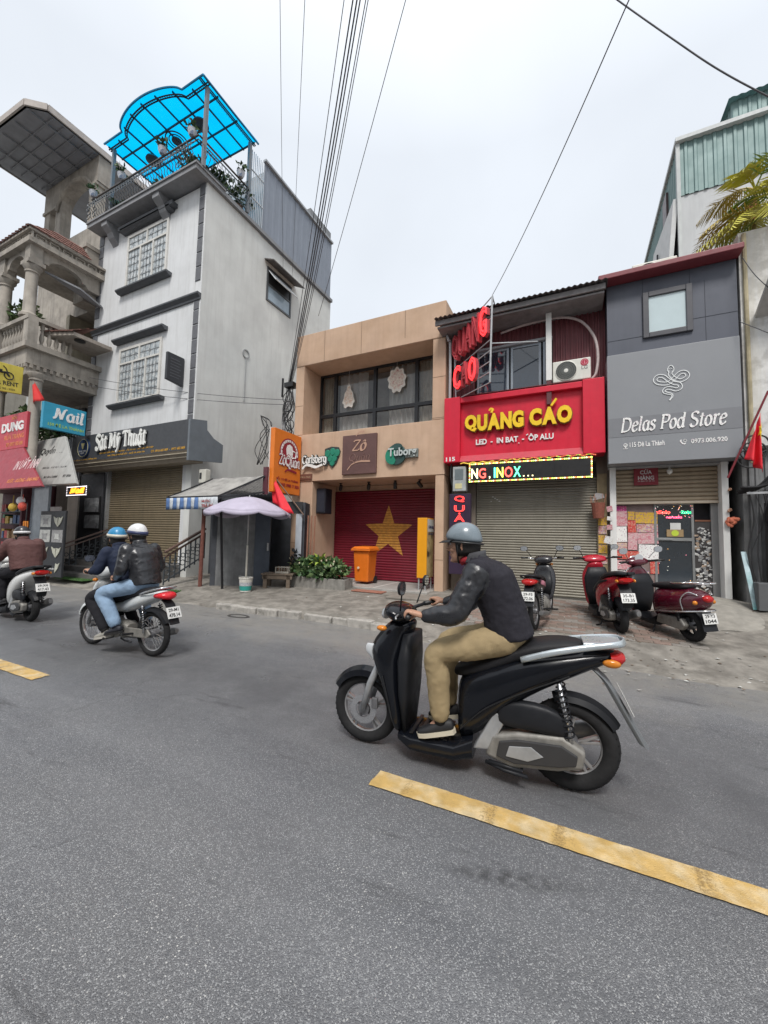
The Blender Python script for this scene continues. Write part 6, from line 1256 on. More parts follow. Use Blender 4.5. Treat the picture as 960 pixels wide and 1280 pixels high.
tb = thing('low_table', 'low weathered wooden table beside the umbrella bucket', 'table', (-6.65, 7.15, .2)); zt_ = .60; WD = M('wood_grey', (.15, .115, .085), .8, var=.35, vs=8)
for i in range(4): MB().box((-7.08, 6.92+.12*i, zt_-.04), (-6.28, 7.03+.12*i, zt_)).build('plank', WD, tb, bevel=.006)
for x, y in ((-6.98, 6.98), (-6.4, 6.98), (-6.98, 7.32), (-6.4, 7.32)): MB().box((x-.045, y-.04, .15), (x+.045, y+.04, zt_-.043)).build('leg', WD, tb)
MB().box((-7.05, 6.94, zt_-.14), (-6.3, 6.97, zt_-.045)).build('apron', WD, tb)
cr_ = thing('crate', 'small pale box of bottles on the low table', 'crate', (-6.6, 7.1, zt_)); f = MB(); f.box((-6.75, 7.02, zt_+.002), (-6.42, 7.22, zt_+.03)); frame(f, -6.75, -6.42, zt_+.032, zt_+.16, 7.02, 7.04, .015); f.box((-6.75, 7.20, zt_+.032), (-6.42, 7.22, zt_+.16)); f.build('box', M('crate_pale', (.45, .42, .36), .7, var=.3), cr_)
for i in range(5): MB().lathe([(.022, 0), (.022, .09), (.009, .12), (.009, .15)], (-6.71+.065*i, 7.11, zt_+.03), 8).build('bottle', M('bottle_brown', (.10, .05, .02), .15), cr_, smooth='auto')
plb = tag(leaf_cloud(MB(), (-6.35, 7.35, .95), (.12, .1, .3), 60, .12).build('bundle', [M('bundle_dark', (.02, .022, .025), .8), M('bundle_grey', (.05, .052, .055), .8)], None, fix=False), 'dark crumpled bundle leaning on the post behind the low table', 'bundle')
for o_ in (tb, cr_):
 for c in o_.children: c.data.transform(Matrix.Translation(-ORG[o_]) @ SHROT @ Matrix.Translation(ORG[o_]))
plb.data.transform(Matrix.Translation(-ORG[plb]) @ SHROT @ Matrix.Translation(ORG[plb]))
# orange projecting sign
Xo = -7.0
t_, o, xd_, yd_, w_, h_ = sign_board('beer_house_sign', 'orange projecting sign with a maroon round emblem and white script, left of the tan house', ((Xo, 7.83, 2.69), (Xo, 8.94, 2.69), (Xo, 8.94, 4.38), (Xo, 7.83, 4.38)), M('sign_orange', (.72, .19, .02), .45, var=.07), .14)
MR = M('emblem_maroon', (.26, .012, .03), .5)
def disc(cx, cy, r, e, mat, rx=1.0, nm='emblem', a0=0, a1=360):
 P = [on(o, xd_, yd_, cx+r*rx*math.cos(rad(a)), cy+r*math.sin(rad(a)), e) for a in (a0+(a1-a0)*k/28 for k in range(29 if a1-a0 < 360 else 28))]; b = MB(); b.add(P, [tuple(range(len(P)))]); return b.build(nm, mat, t_, solid=.003)
disc(.60, 1.12, .40, .004, MR, 1.0);
b = MB(); b.add([on(o, xd_, yd_, .6+r_*math.cos(rad(a)), 1.12+r_*math.sin(rad(a)), .008) for a in range(-10, 200, 10) for r_ in (.36, .30)], [(2*i, 2*i+2, 2*i+3, 2*i+1) for i in range(20)]); b.build('emblem_ring', WH, t_, solid=.002)
b = MB()
for k in range(12):
 a = rad(5+15*k); place_text(b, 'BIATHUDOHANOI'[k], on(o, xd_, yd_, .6+.305*math.cos(math.pi-a), 1.12+.305*math.sin(math.pi-a), .010), (xd_*math.sin(math.pi-a)-yd_*math.cos(math.pi-a)), (xd_*math.cos(math.pi-a)+yd_*math.sin(math.pi-a)), h=.045, depth=.002, bold=.02)
b.build('ring_lettering', MR, t_)
b = MB(); P = [(.5, .95), (.72, .95), (.75, 1.2), (.7, 1.32), (.6, 1.36), (.5, 1.32), (.46, 1.2)]; b.add([on(o, xd_, yd_, a, c, .009) for a, c in P], [tuple(range(7))]); b.tube([on(o, xd_, yd_, a, c, .009) for a, c in ((.74, 1.2), (.86, 1.18), (.86, 1.03), (.73, 1.0))], .018, 4); b.build('mug_drawing', WH, t_, solid=.002)
b = MB(); place_text(b, '', on(o, xd_, yd_, .16, .66, .011), xd_, yd_, w=.9, h=.42, pre=pen_text(['Z', 'o', 'circ', 'Q', 'u', 'a', 'acute', 'n'], .24, .7, .7, .1, -.04), depth=.003); b.build('script_shadow', MR, t_)
b = MB(); place_text(b, '', on(o, xd_, yd_, .18, .68, .016), xd_, yd_, w=.86, h=.38, pre=pen_text(['Z', 'o', 'circ', 'Q', 'u', 'a', 'acute', 'n'], .13, .7, .45, .1, -.04), depth=.003); b.build('script', WH, t_)
b = MB(); place_text(b, '', on(o, xd_, yd_, .42, .56, .012), xd_, yd_, w=.5, pre=pen_mesh([[(0, 0), (.15, .1), (.4, .1), (.7, .06)]], .1, .6, .6), depth=.003); b.build('swash', MR, t_)
b = MB(); place_text(b, 'SỐ: 113 ĐÊ LA THÀNH', on(o, xd_, yd_, .12, .34, .004), xd_, yd_, w=.9, h=.09, bold=.025, depth=.003); place_text(b, 'HOTLINE: 0988 17 3836', on(o, xd_, yd_, .06, .18, .004), xd_, yd_, w=1.0, h=.09, bold=.025, depth=.003); b.build('small_print', MR, t_)
for z in (3.4, 4.2): MB().bar((Xo-.07, 8.9, z), (Xo-.07, 9.0, z), .04).build('bracket', DKMET, t_)
MB().box((Xo-.16, 7.81, 2.67), (Xo-.142, 8.945, 4.40)).build('light_edge', WHITEM, t_)
# red flag on a slanted pole in front of the orange sign
fl_ = thing('red_flag', 'red flag hanging from a slanted pole between the umbrella and the orange sign', 'flag', (-6.3, 7.9, 2.2)); a_ = onY(338, 589, 7.9); d_ = onY(365, 642, 7.9); c_ = onY(341, 628, 7.9); b = MB()
b.grid(10, 10, lambda s_, t: tuple(a_.lerp(c_.lerp(d_, s_), t)+Vector((0, .08*math.sin(s_*8)*t, -.06*t*math.sin(s_*3.1))))); b.build('cloth', M('flag_scarlet', (.70, .02, .035), .7, var=.12, vs=5), fl_, smooth=True, solid=.004)
MB().tube([a_+ZD*.2, a_, d_+Vector((.05, .4, -.0)), onY(372, 668, 8.9)], .018, 6).build('pole', M('pole_brown', (.16, .1, .07), .6), fl_)
dp = tag(MB().box((onY(333, 600, 7.8).x-.07, 7.75, onY(333, 618, 7.8).z), (onY(333, 600, 7.8).x+.07, 7.8, onY(333, 584, 7.8).z)).build('narrow_board', M('board_wine', (.10, .03, .04), .6)), 'narrow wine red board standing beside the red flag above the awning', 'board')
# planter
LEAFP = [M('planter_leaf', (.05, .105, .04), .45, var=.4, vs=10), M('planter_leaf_pale', (.12, .19, .07), .45, var=.3, vs=10)]
p = thing('planter', 'long concrete planter packed with glossy green shrubs in front of the tan house', 'planter', (-5.85, 8.35, .28)); f = MB(); f.box((-6.75, 8.15, .2), (-4.95, 8.22, .52)); f.box((-6.75, 8.48, .2), (-4.95, 8.55, .52)); f.box((-6.75, 8.222, .2), (-6.68, 8.478, .52)); f.box((-5.02, 8.222, .2), (-4.95, 8.478, .52)); f.build('trough', M('trough_concrete', (.24, .23, .21), .85, var=.3, vs=5, streak=.5), p, bevel=.012)
MB().box((-6.68, 8.22, .4), (-5.02, 8.48, .47)).build('soil', M('soil', (.05, .035, .025), .95), p)
b = MB(); leaf_cloud(b, (-5.85, 8.32, .72), (.92, .26, .28), 1100, .15, .9, .35); tag(b.build('shrubs', LEAFP, p, fix=False), kind='stuff')
b = MB()
for k in range(24): x = random.uniform(-6.7, -5.0); b.ball((x, 8.1+random.uniform(0, .2), .78+random.uniform(-.1, .2)), (.022, .02, .028), 5, 4)
tag(b.build('buds', M('bud_cream', (.55, .48, .35), .7), p), kind='stuff')
b = MB(); cx, cy, cz = -5.75, 8.25, .82
for k in range(16):
 a = 2*math.pi*k/16+.3; L_ = random.uniform(.32, .5); el = random.uniform(.5, 1.2) if k % 2 else random.uniform(-.1, .5); d = Vector((math.cos(a)*math.cos(el), math.sin(a)*math.cos(el), math.sin(el))); sd = Vector((-math.sin(a), math.cos(a), 0)); P0 = Vector((cx, cy, cz)); M1 = P0+d*L_*.6+ZD*.05; T_ = P0+d*L_-ZD*.05
 b.add([P0-sd*.02, P0+sd*.02, M1+sd*.04, T_, M1-sd*.04], [(0, 1, 2, 4), (4, 2, 3)])
b.build('bright_rosette', M('leaf_lime', (.28, .38, .06), .45, var=.25, vs=7), p, fix=False)
# orange wheelie bin
wx, wy = -5.0, 9.25; wz = .335
w = thing('wheelie_bin', 'orange plastic wheelie bin standing on the step in front of the red shutter', 'bin', (wx, wy, wz)); OB = M('bin_orange', (.72, .17, .015), .4, var=.08, vs=4, streak=.15)
b = MB(); b.rings([[(wx-.24*k, wy-.24*k, wz+z), (wx+.24*k, wy-.24*k, wz+z), (wx+.24*k, wy+.26*k, wz+z), (wx-.24*k, wy+.26*k, wz+z)] for k, z in ((.82, .06), (.98, .86))]); b.build('body', OB, w, bevel=.03)
b = MB(); b.box((wx-.28, wy-.29, wz+.86), (wx+.28, wy+.3, wz+.91)); b.build('rim', OB, w, bevel=.012)
b = MB(); b.add([(wx-.27, wy-.30, wz+.915), (wx+.27, wy-.30, wz+.915), (wx+.27, wy+.29, wz+.93), (wx-.27, wy+.29, wz+.93), (wx-.22, wy-.2, wz+.97), (wx+.22, wy-.2, wz+.97), (wx+.22, wy+.24, wz+.985), (wx-.22, wy+.24, wz+.985)], [(0,3,2,1),(4,5,6,7),(0,1,5,4),(1,2,6,5),(2,3,7,6),(3,0,4,7)]); b.build('lid', OB, w, bevel=.01)
for sx_ in (-.2, .2): MB().lathe([(.09, -.025), (.1, -.02), (.1, .02), (.09, .025)], (wx+sx_, wy+.22, wz+.1), 16, 'x').build('wheel', BLACK, w)
MB().lathe([(.035, 0), (.03, -.02), (0, -.02)], (wx-.06, wy-.245, wz+.42), 12, 'y').build('lock_knob', M('knob_cream', (.6, .5, .35), .4), w)
MB().tube([(wx-.22, wy+.33, wz+.9), (wx+.22, wy+.33, wz+.9)], .016, 6).build('handle', OB, w)
# yellow standee
sx, sy = -3.62, 8.8
s = thing('advert_standee', 'narrow yellow lightbox standee with a beer picture before the red shutter', 'standee', (sx, sy, .335)); q0, q1 = onY(522, 700, sy), onY(531, 700, sy)
zt, zb = 2.05, .62
MB().box((q0.x-.02, sy, zb), (q1.x+.04, sy+.5, zt)).build('box', M('standee_amber', (.75, .32, .01), .4, var=.05), s, bevel=.012)
MB().box((q1.x+.045, sy+.02, zb+.02), (q1.x+.052, sy+.48, zt-.02)).build('picture', M('standee_picture', (.40, .32, .16), .4, var=.4, vs=3, col2=(.06, .05, .04), lo=.48, hi=.56), s)
MB().box((q1.x+.053, sy+.03, zt-.33), (q1.x+.058, sy+.47, zt-.03)).build('header', M('standee_header', (.5, .52, .5), .4), s); b = MB(); place_text(b, 'LƯỢM BIA', (q1.x+.059, sy+.05, zt-.27), YD, ZD, w=.4, h=.1, bold=.02, depth=.003); place_text(b, 'GIẢI KHÁT', (q1.x+.059, sy+.05, zt-.4), YD, ZD, w=.4, h=.06, bold=.02, depth=.003); b.build('lettering', M('print_navy', (.03, .03, .08), .5), s)
for y in (sy+.05, sy+.45):
 for x in (q0.x+.02, q1.x): MB().box((x-.015, y-.015, .335), (x+.015, y+.015, zb)).build('leg', GALV, s)
# ramp plate and slabs at the entrance, small litter
rp_ = MB().box((-3.7, 7.85, .24), (-2.35, 8.42, .285)); rp_.xf(Matrix.Translation((-3, 8.1, 0)) @ Matrix.Rotation(.10, 4, 'Z') @ Matrix.Translation((3, -8.1, 0))); tag(rp_.build('concrete_slab', M('slab_brown', (.21, .19, .165), .85, var=.25, vs=4), bevel=.012), 'thin concrete ramp slab on the pavement in front of the tan right pillar', 'slab')
tag(MB().box((-4.75, 8.12, .275), (-3.95, 8.42, .30)).build('clay_slab', M('slab_clay', (.30, .13, .09), .85, var=.25, vs=6), bevel=.008), 'flat reddish clay slab on the pavement before the starred shutter', 'slab')
lit = MB(); lm = [M('litter_white', (.5, .5, .47), .8), M('litter_grey', (.28, .27, .25), .9), M('litter_brown', (.15, .11, .08), .9)]
for k in range(520):
 x = random.uniform(-2.4, 3.6) if k < 380 else random.uniform(-9, 3.4); y = random.choice((random.gauss(6.0, .45), random.uniform(5.6, 8.6)))
 if -6.95 < x < -2.55 and y < 6.2: continue
 z = gz(x, y)+.008; r_ = random.uniform(.006, .022); lit.mi = random.choice((0, 1, 1, 2)); a = random.uniform(0, 6.28)
 lit.add([(x+r_*1.4*math.cos(a+i*1.57), y+r_*math.sin(a+i*1.57), z+random.uniform(0, .01)) for i in range(4)]+[(x, y, z+r_*.7)], [(0, 1, 4), (1, 2, 4), (2, 3, 4), (3, 0, 4)])
tag(lit.build('gutter_litter', lm, None, fix=False), 'scattered crumbs of rubble and paper along the gutter', 'litter', kind='stuff')
# ------------------------------------------------------------ right-hand side
PEEL = M('peeling_plaster', (.64, .635, .62), .9, var=.15, vs=2.2, col2=(.46, .455, .44), lo=.5, hi=.6, bump=.6, bs=14, streak=.5, scol=(.42, .37, .25))
rw = thing('old_wall_house', 'old house wall of flaking whitewashed plaster at the right edge', 'building', (4.5, 9, 0))
b = MB(); b.box((2.76, 8.9, 3.3), (8.0, 12, 7.25)); b.build('wall', PEEL, rw)
b = MB(); b.box((2.765, 9.15, .1), (3.0, 12, 3.297)); b.box((3.003, 10.4, .1), (8, 10.5, 3.297)); b.build('lower_wall', M('sooty_wall', (.20, .20, .20), .9, var=.4, vs=2, streak=.6), rw)
b = MB(); corrug(b, (2.85, 9.1, .5), XD, ZD, 1.3, 2.75, .12, .025); b.build('ribbed_screen', M('screen_grey', (.24, .245, .25), .6, .2, var=.35, vs=2, streak=.7, scol=(.06, .06, .06)), rw)
b = MB(); b.add([(2.95, 8.9, 5.6), (5.0, 8.9, 5.6), (5.0, 8.3, 5.95), (2.95, 8.3, 5.95), (2.95, 8.9, 5.68), (5.0, 8.9, 5.68), (5.0, 8.3, 6.03), (2.95, 8.3, 6.03)], [(0,3,2,1),(4,5,6,7),(0,1,5,4),(1,2,6,5),(2,3,7,6),(3,0,4,7)]); b.build('canopy_slab', M('canopy_pale', (.45, .44, .42), .8, var=.2), rw)
MB().tube([(2.83, 8.87, 3.0), (2.83, 8.87, 7.2)], .035, 8).build('drain_pipe', M('pipe_ochre', (.36, .31, .2), .7, var=.35, vs=3), rw)
b = MB(); b.box((2.7, 9.2, 7.26), (2.85, 12, 8.3)); b.add([(2.75, 9.2, 7.28), (2.95, 9.2, 7.28), (3.35, 11.9, 8.6), (3.15, 11.9, 8.6)], [(0, 1, 2, 3)]);
tag(MB().box((2.98, 8.55, .35), (3.55, 8.95, 2.3)).build('gate', M('gate_black', (.03, .03, .032), .6, var=.3), rw), None)
bx = thing('utility_box', 'low grey and white utility box on the ground beside the right white jamb', 'box', (2.75, 8.5, .55)); MB().box((2.72, 8.5, .5), (2.95, 8.75, .95)).build('case', M('utility_grey', (.10, .105, .11), .6), bx, bevel=.01); MB().box((2.95, 8.48, .5), (3.03, 8.72, .7)).build('side_case', WHITEM, bx, bevel=.008)
bdp = tag(MB().add([(2.62, 8.85, 1.45), (2.69, 8.85, 1.45), (2.75, 8.6, .5), (2.68, 8.6, .5), (2.62, 8.87, 1.45), (2.69, 8.87, 1.45), (2.75, 8.62, .5), (2.68, 8.62, .5)], [(0,3,2,1),(4,5,6,7),(0,1,5,4),(1,2,6,5),(2,3,7,6),(3,0,4,7)]).build('leaning_board', M('board_teal', (.45, .58, .62), .5, var=.3, vs=2, col2=(.08, .3, .3))), 'pale blue narrow board leaning beside the right white jamb', 'board')
MB().bar((2.62, 8.95, 2.42), (4.2, 8.9, 2.42), .03); tag(MB().bar((2.62, 8.5, 2.43), (4.4, 8.4, 2.45), .035).build('metal_rail', GALV), 'thin pale metal rail crossing the dark cables at the right edge', 'rail')
rmp = MB()
def ramp_(a, c):
 x = 1.9+1.1*a; y = 9.15-1.45*c; return (x, y, gz(x, y)*.0+(.62-.34*c**1.3)*(1-.25*abs(a-.35))+.01*mnoise.noise(Vector((x*4, y*4, 0))))
rmp.grid(14, 14, ramp_); tag(rmp.build('ramp', M('ramp_concrete', (.27, .255, .225), .85, var=.25, vs=4, bump=.4), smooth=True), kind='structure')
tag(MB().box((.66, 8.95, .2), (2.5, 9.6, .57)).build('shop_step', M('step_slab', (0, 0, 0)), bevel=.012), kind='structure')
# cables
def cable(pts, r, name, lab, mat=None, k=8, group=None):
 return tag(MB().tube(spline(pts, k), r, 6).build(name, mat or M('cable_black', (.018, .018, .02), .6), smooth=True), lab, 'cable', group)
cb = thing('cable_bundle', 'tangle of thick black cables looping across the dark gap at the right edge', 'cables', (3.0, 8.7, 2.2))
CBM = M('cable_black', (.018, .018, .02), .6)
for i in range(9):
 z = 2.55+.05*random.random(); y = 8.75+.03*i; MB().tube(spline([(2.66, y+.1, z-.05*i*.2), (2.95, y, z+.02), (3.3, y-.15, z+.25+.04*i), (3.9, y-.3, z+.7+.05*i), (4.6, y-.4, z+1.1)], 6), random.uniform(.012, .024), 6).build('cable', CBM, cb, smooth=True)
for i in range(3): MB().tube(spline([(2.75+.18*math.cos(t)+.04*i, 8.7, 3.05+.12*i+.16*math.sin(t)) for t in (k*.8 for k in range(9))], 4), .013, 6).build('coil', CBM, cb, smooth=True)
for i in range(12):
 x = 2.75+.06*i; MB().tube(spline([(x, 8.8, 2.5), (x+random.uniform(-.12, .12), 8.8, 2.0), (x+random.uniform(-.15, .2), 8.78, 1.4), (x+random.uniform(-.1, .2), 8.75, .8)], 6), random.uniform(.006, .014), 5).build('hanging_cable', CBM, cb, smooth=True)
fl_ = thing('national_flag', 'red flag with a yellow star hanging from a slanted pole at the right edge', 'flag', (2.65, 8.3, 2.8)); a_, c0, c1 = Vector((2.80, 8.28, 3.92)), Vector((2.54, 8.2, 2.98)), Vector((2.76, 8.3, 2.74))
def fc(s_, t):
 e0 = Vector((2.76, 8.28, 3.72)).lerp(Vector((2.66, 8.28, 3.35)), s_); e1 = c1.lerp(c0, s_); p = e0.lerp(e1, t); return (p.x, p.y-.07*math.sin(s_*11)*(.3+t), p.z)
b = MB(); b.grid(16, 12, fc); b.build('cloth', M('flag_scarlet', (0, 0, 0)), fl_, smooth=True, solid=.003)
b = MB(); P = [fc(.18+.16*(1 if k % 2 == 0 else .42)*math.cos(rad(90+36*k)), .28+.16*(1 if k % 2 == 0 else .42)*math.sin(rad(90+36*k))) for k in range(10)]; b.add([(x, y-.03, z) for x, y, z in P], [tuple(range(10))]); b.build('star', M('star_yellow', (.75, .55, .03), .6), fl_, solid=.004)
MB().tube([(2.38, 8.5, 2.7), (2.86, 8.25, 4.06)], .016, 6).build('pole', M('pole_wine', (.22, .03, .04), .5), fl_)
# teal clad house behind
th = thing('teal_top_house', 'pale house with teal ribbed cladding on its top storeys behind the pod store', 'building', (5, 13, 0))
MB().box((2.6, 12, 0), (10, 20, 10.62)).build('wall', M('wall_palegrey', (.50, .51, .52), .85, var=.08, vs=.8, streak=.2), th)
b = MB(); corrug(b, (2.58, 11.98, 10.62), XD, ZD, 7.4, 1.45, .2, .025); corrug(b, (2.58, 17, 10.62), (0, -1, 0), ZD, 5.0, 1.45, .2, .025, True, (-1, 0, 0)); b.build('ribbed_cladding', M('teal_cladding', (.15, .235, .23), .5, .1, var=.1, vs=.5, streak=.2), th)
b = MB(); b.box((2.5, 11.85, 12.07), (10, 17, 12.17)); b.build('eaves', M('eaves_white', (.5, .52, .52), .6), th)
MB().box((2.52, 11.93, 0), (2.6, 12.02, 12.06)).build('corner_strip', M('strip_grey', (.45, .47, .47), .6), th)
b = MB(); corrug(b, (4.65, 15, 12.2), XD, ZD, 5, 3.3, .22, .03); corrug(b, (4.65, 19, 12.2), (0, -1, 0), ZD, 4, 3.3, .22, .03, True, (-1, 0, 0)); b.build('ribbed_cladding', M('teal_cladding', (0, 0, 0)), th)
b = MB(); corrug(b, (4.5, 14.8, 15.5), XD, (0, 1, .05), 5.3, 4.3, .2, .03, False, ZD); b.build('top_roof', M('roof_teal', (.08, .17, .17), .6), th)
MB().box((2.50, 13.1, 10.9), (2.565, 13.6, 11.7)).build('window', M('teal_window', (.08, .05, .05), .4), th)
b = MB(); b.add([(2.5, 12.0, 10.6), (2.5, 14.8, 11.0), (2.3, 15.2, 8.4), (2.3, 12.0, 8.2)], [(0, 1, 2, 3)]); b.build('stair_wall', M('stair_white', (.56, .57, .57), .8), th, solid=.1)
for i in range(3): MB().tube([(2.2, 13+.5*i, 7.2), (2.35, 13.6+.5*i, 10.2)], .025, 6).build('stair_pipe', DKMET, th)
# palm
pm = thing('palm', 'yellow green areca palm growing above the flaking wall at the right edge', 'palm', (3.2, 9.6, 7.25)); PF = [M('frond_lime', (.48, .45, .05), .5, var=.3, vs=5), M('frond_green', (.17, .25, .04), .5, var=.3, vs=5), M('frond_ochre', (.34, .25, .04), .6, var=.3, vs=5)]
def palm_crown(c, n, L0, seed, up=.6):
 rnd = random.Random(seed); fm = MB(); c = Vector(c)
 for k in range(n):
  a = 2*math.pi*k/n+rnd.uniform(-.3, .3); el = rnd.uniform(up-.5, up+.5); L = L0*rnd.uniform(.75, 1.2); d = Vector((math.cos(a)*math.cos(el), math.sin(a)*math.cos(el), math.sin(el))); pts = []
  for i in range(11): t = i/10; p = c+d*L*t+Vector((0, 0, -L*.75*t*t)); pts.append(p)
  fm.mi = rnd.choice((0, 0, 1, 2)); fm.tube(pts, [.016*(1-.8*i/10) for i in range(11)], 4); sd = Vector((-math.sin(a), math.cos(a), 0))
  for i in range(2, 11):
   for sub in (0, .5):
    ii = min(10, i+sub); p = pts[int(ii)].lerp(pts[min(10, int(ii)+1)], ii % 1); tg = (pts[min(10, i)]-pts[i-1]).normalized(); ll = L*.42*math.sin(math.pi*min(.98, (.12+.86*ii/10)))**.7*rnd.uniform(.85, 1.1)
    for sg in (-1, 1):
     v_ = (sd*sg*.8+tg*.62-ZD*rnd.uniform(.1, .45)).normalized(); w_ = .03; nn_ = tg*w_; fm.add([p-nn_*.5, p+nn_*.5, p+v_*ll*.6+nn_*.6-ZD*.02, p+v_*ll-ZD*ll*.12, p+v_*ll*.6-nn_*.5-ZD*.02], [(0, 1, 2, 4), (4, 2, 3)])
 return fm
for i, (c, n, L, sd_) in enumerate((((3.28, 9.65, 8.55), 10, 1.25, 3), ((3.25, 9.3, 7.75), 16, 1.15, 5), ((3.5, 9.4, 8.0), 12, 1.1, 8))):
 tag(palm_crown(c, n, L, sd_, .5 if i == 0 else .35).build('fronds', PF, pm, fix=False), kind='stuff')
MB().tube(spline([(3.25, 9.6, 7.2), (3.23, 9.62, 7.8), (3.28, 9.65, 8.5)], 6), .035, 8).build('stem', M('palm_stem', (.25, .2, .08), .7, var=.3), pm); MB().tube([(3.5, 9.55, 7.2), (3.55, 9.5, 7.9)], .035, 8).build('stem', M('palm_stem', (0, 0, 0)), pm)
b = MB()
for k in range(18): b.tube([(3.27, 9.62, 8.4), (3.2+random.uniform(-.12, .06), 9.55, 8.2), (3.18+random.uniform(-.12, .08), 9.5, 7.85)], .01, 4)
b.build('dead_sheath', M('sheath_rust', (.36, .15, .05), .8), pm)
# bridge of the block beyond both ends: plain house bodies that close the street outside the frame
for (x0_, x1_, y0_, hh, c, lab) in ((8.2, 15, 9.2, 9.5, (.4, .38, .34), 'cream house further right along the street, beyond the flaking wall'), (-34, -25, 8.6, 11, (.36, .34, .3), 'beige house further left along the street, beyond the teal house'), (-22, -9, -19, 9.5, (.5, .5, .48), 'long pale house across the street'), (-8.8, 1.5, -19, 11.5, (.6, .58, .54), 'white house across the street behind the camera'), (1.8, 14, -19, 8.5, (.42, .36, .3), 'ochre house across the street')):
 t_ = thing('street_house', lab, 'building', (x0_, y0_, 0)); y1_ = 18 if y0_ > 0 else y0_+9; MB().box((x0_, y0_, 0), (x1_, y1_, hh)).build('wall', M('house_%d' % int(hh), c, .85, var=.15, streak=.5), t_)
 for j in range(2):
  for i in range(3): fx = x0_+.8+i*2.1*(1 if y0_ > 0 else 1.6); yf = y0_ if y0_ > 0 else y1_+.03; f = MB(); frame(f, fx, fx+1.2, 4+3*j, 5.5+3*j, yf-.05, yf+.02, .07); fo = f.build('window', WHITEM, t_); MB().box((fx+.07, yf-.02, 4.07+3*j), (fx+1.13, yf-.01, 5.43+3*j)).build('pane', GLASS, fo)
# ------------------------------------------------------------ overhead wires
CW = M('wire_grey', (.06, .06, .068), .6)
br = thing('cable_bracket', 'black cable bracket with a tangled bundle hanging at the left edge of the tan house', 'cables', (-7.4, 8.75, 6.2)); q = onY(362, 483, 9.42)
MB().box((q.x-.12, 9.3, q.z-.05), (q.x+.22, 9.55, q.z+.09)).build('bracket', BLACK, br); MB().box((q.x-.3, 9.4, q.z-.3), (q.x-.26, 9.45, q.z+.3)).build('plate', DKMET, br)
for i in range(16):
 x = q.x+random.uniform(-.12, .16); P = [(x, 9.42, q.z)]
 for k in range(1, 6): P.append((q.x+random.uniform(-.22, .22), 9.4+random.uniform(-.04, .1), q.z-.36*k))
 MB().tube(spline(P, 6), random.uniform(.007, .016), 5).build('hanging_cable', CBM if i % 3 else M('cable_grey', (.2, .2, .21), .6), br, smooth=True)
for i in range(3): MB().torus((q.x-.02+.06*i, 9.38, q.z-.65-.3*i), .16, .014, 18, 5).build('coil', CBM, br)
q2 = onY(330, 525, 9.6)
for i in range(8):
 MB().tube(spline([(q2.x-.1, 9.55, q2.z+.15), (q2.x+random.uniform(.05, .5), 9.5, q2.z-random.uniform(.05, .4)), (q2.x+random.uniform(-.2, .6), 9.45, q2.z-random.uniform(.6, 1.0)), (q2.x+random.uniform(-.1, .7), 9.45, q2.z-1.5)], 6), .012, 5).build('loose_cable', CBM, br, smooth=True)
def overhead(p, uv, Yp, r, lab, sagz=.15, ext=1.35, group='overhead wires'):
 p = Vector(p); e_ = onY(uv[0], uv[1], Yp); P = []
 for i in range(25):
  t = i/24*ext; c = p.lerp(e_, t); P.append(c-ZD*(sagz*4*t*(1-t) if t < 1 else 0))
 return tag(MB().tube(P, r, 5).build('overhead_wire', CW, smooth=True), lab, 'wire', group)
base = Vector((q.x, 9.4, q.z+.05))
for i, (du, uv, r) in enumerate(((0, (430, 0), .008), (.03, (441, 0), .014), (.06, (446, 0), .015), (.09, (450, 0), .013), (.12, (457, 0), .009), (.15, (460, 0), .008))):
 overhead(base+XD*(du-.05), uv, 5.5, r, ('thin leftmost wire of the bundle rising from the cable bracket', 'thick second wire of the bundle rising from the cable bracket', 'thickest middle wire of the bundle rising from the cable bracket', 'thick fourth wire of the bundle rising from the cable bracket', 'thin fifth wire of the bundle rising from the cable bracket', 'thin rightmost wire of the bundle rising from the cable bracket')[i], .25+.05*i)
overhead(onY(398, 395, 8.85), (507, 0), 5.5, .007, 'lone thin wire slanting from the tan roof to the top of the picture', .1)
overhead(onX(354, 345, -10.25), (350, 0), 5.0, .006, 'left of two thin wires rising in front of the grey side wall', .05)
overhead(onX(365, 350, -10.25), (381, 0), 5.0, .006, 'right of two thin wires rising in front of the grey side wall', .05)
overhead(tr+ZD*.02, (786, 0), 4.0, .0065, 'wire rising steeply from the red letter rack past the red shop roof', .12)
tag(MB().tube(spline([onY(740, -25, 6.0), onY(772, 0, 6.0), onY(840, 48, 6.0), onY(900, 88, 6.05), onY(975, 128, 6.1), onY(1100, 190, 6.3)], 8), .010, 5).build('overhead_wire', CW, smooth=True), 'thick dark wire crossing the top right corner of the sky', 'wire', 'overhead wires')
for v0, v1, lab in ((478, 500, 'upper of two wires strung across the white house above the fascia'), (488, 506, 'lower of two wires strung across the white house above the fascia')):
 a_, c_ = onY(112, v0-6, 7.3), onY(362, v1, 8.6); tag(MB().tube([a_.lerp(c_, t/16)-ZD*.12*4*(t/16)*(1-t/16) for t in range(17)], .008, 5).build('street_wire', CW, smooth=True), lab, 'wire', 'wires across the white house')
for P, lab in (([onY(928, 322, 8.7), onY(945, 345, 8.5), onY(975, 372, 8.3)], 'short wire hanging across the top of the flaking wall'), ([onY(924, 402, 8.7), onY(945, 410, 8.5), onY(980, 424, 8.3)], 'short wire hanging across the middle of the flaking wall')):
 tag(MB().tube(spline(P, 6), .007, 5).build('street_wire', CW, smooth=True), lab, 'wire', 'wires on the flaking wall')
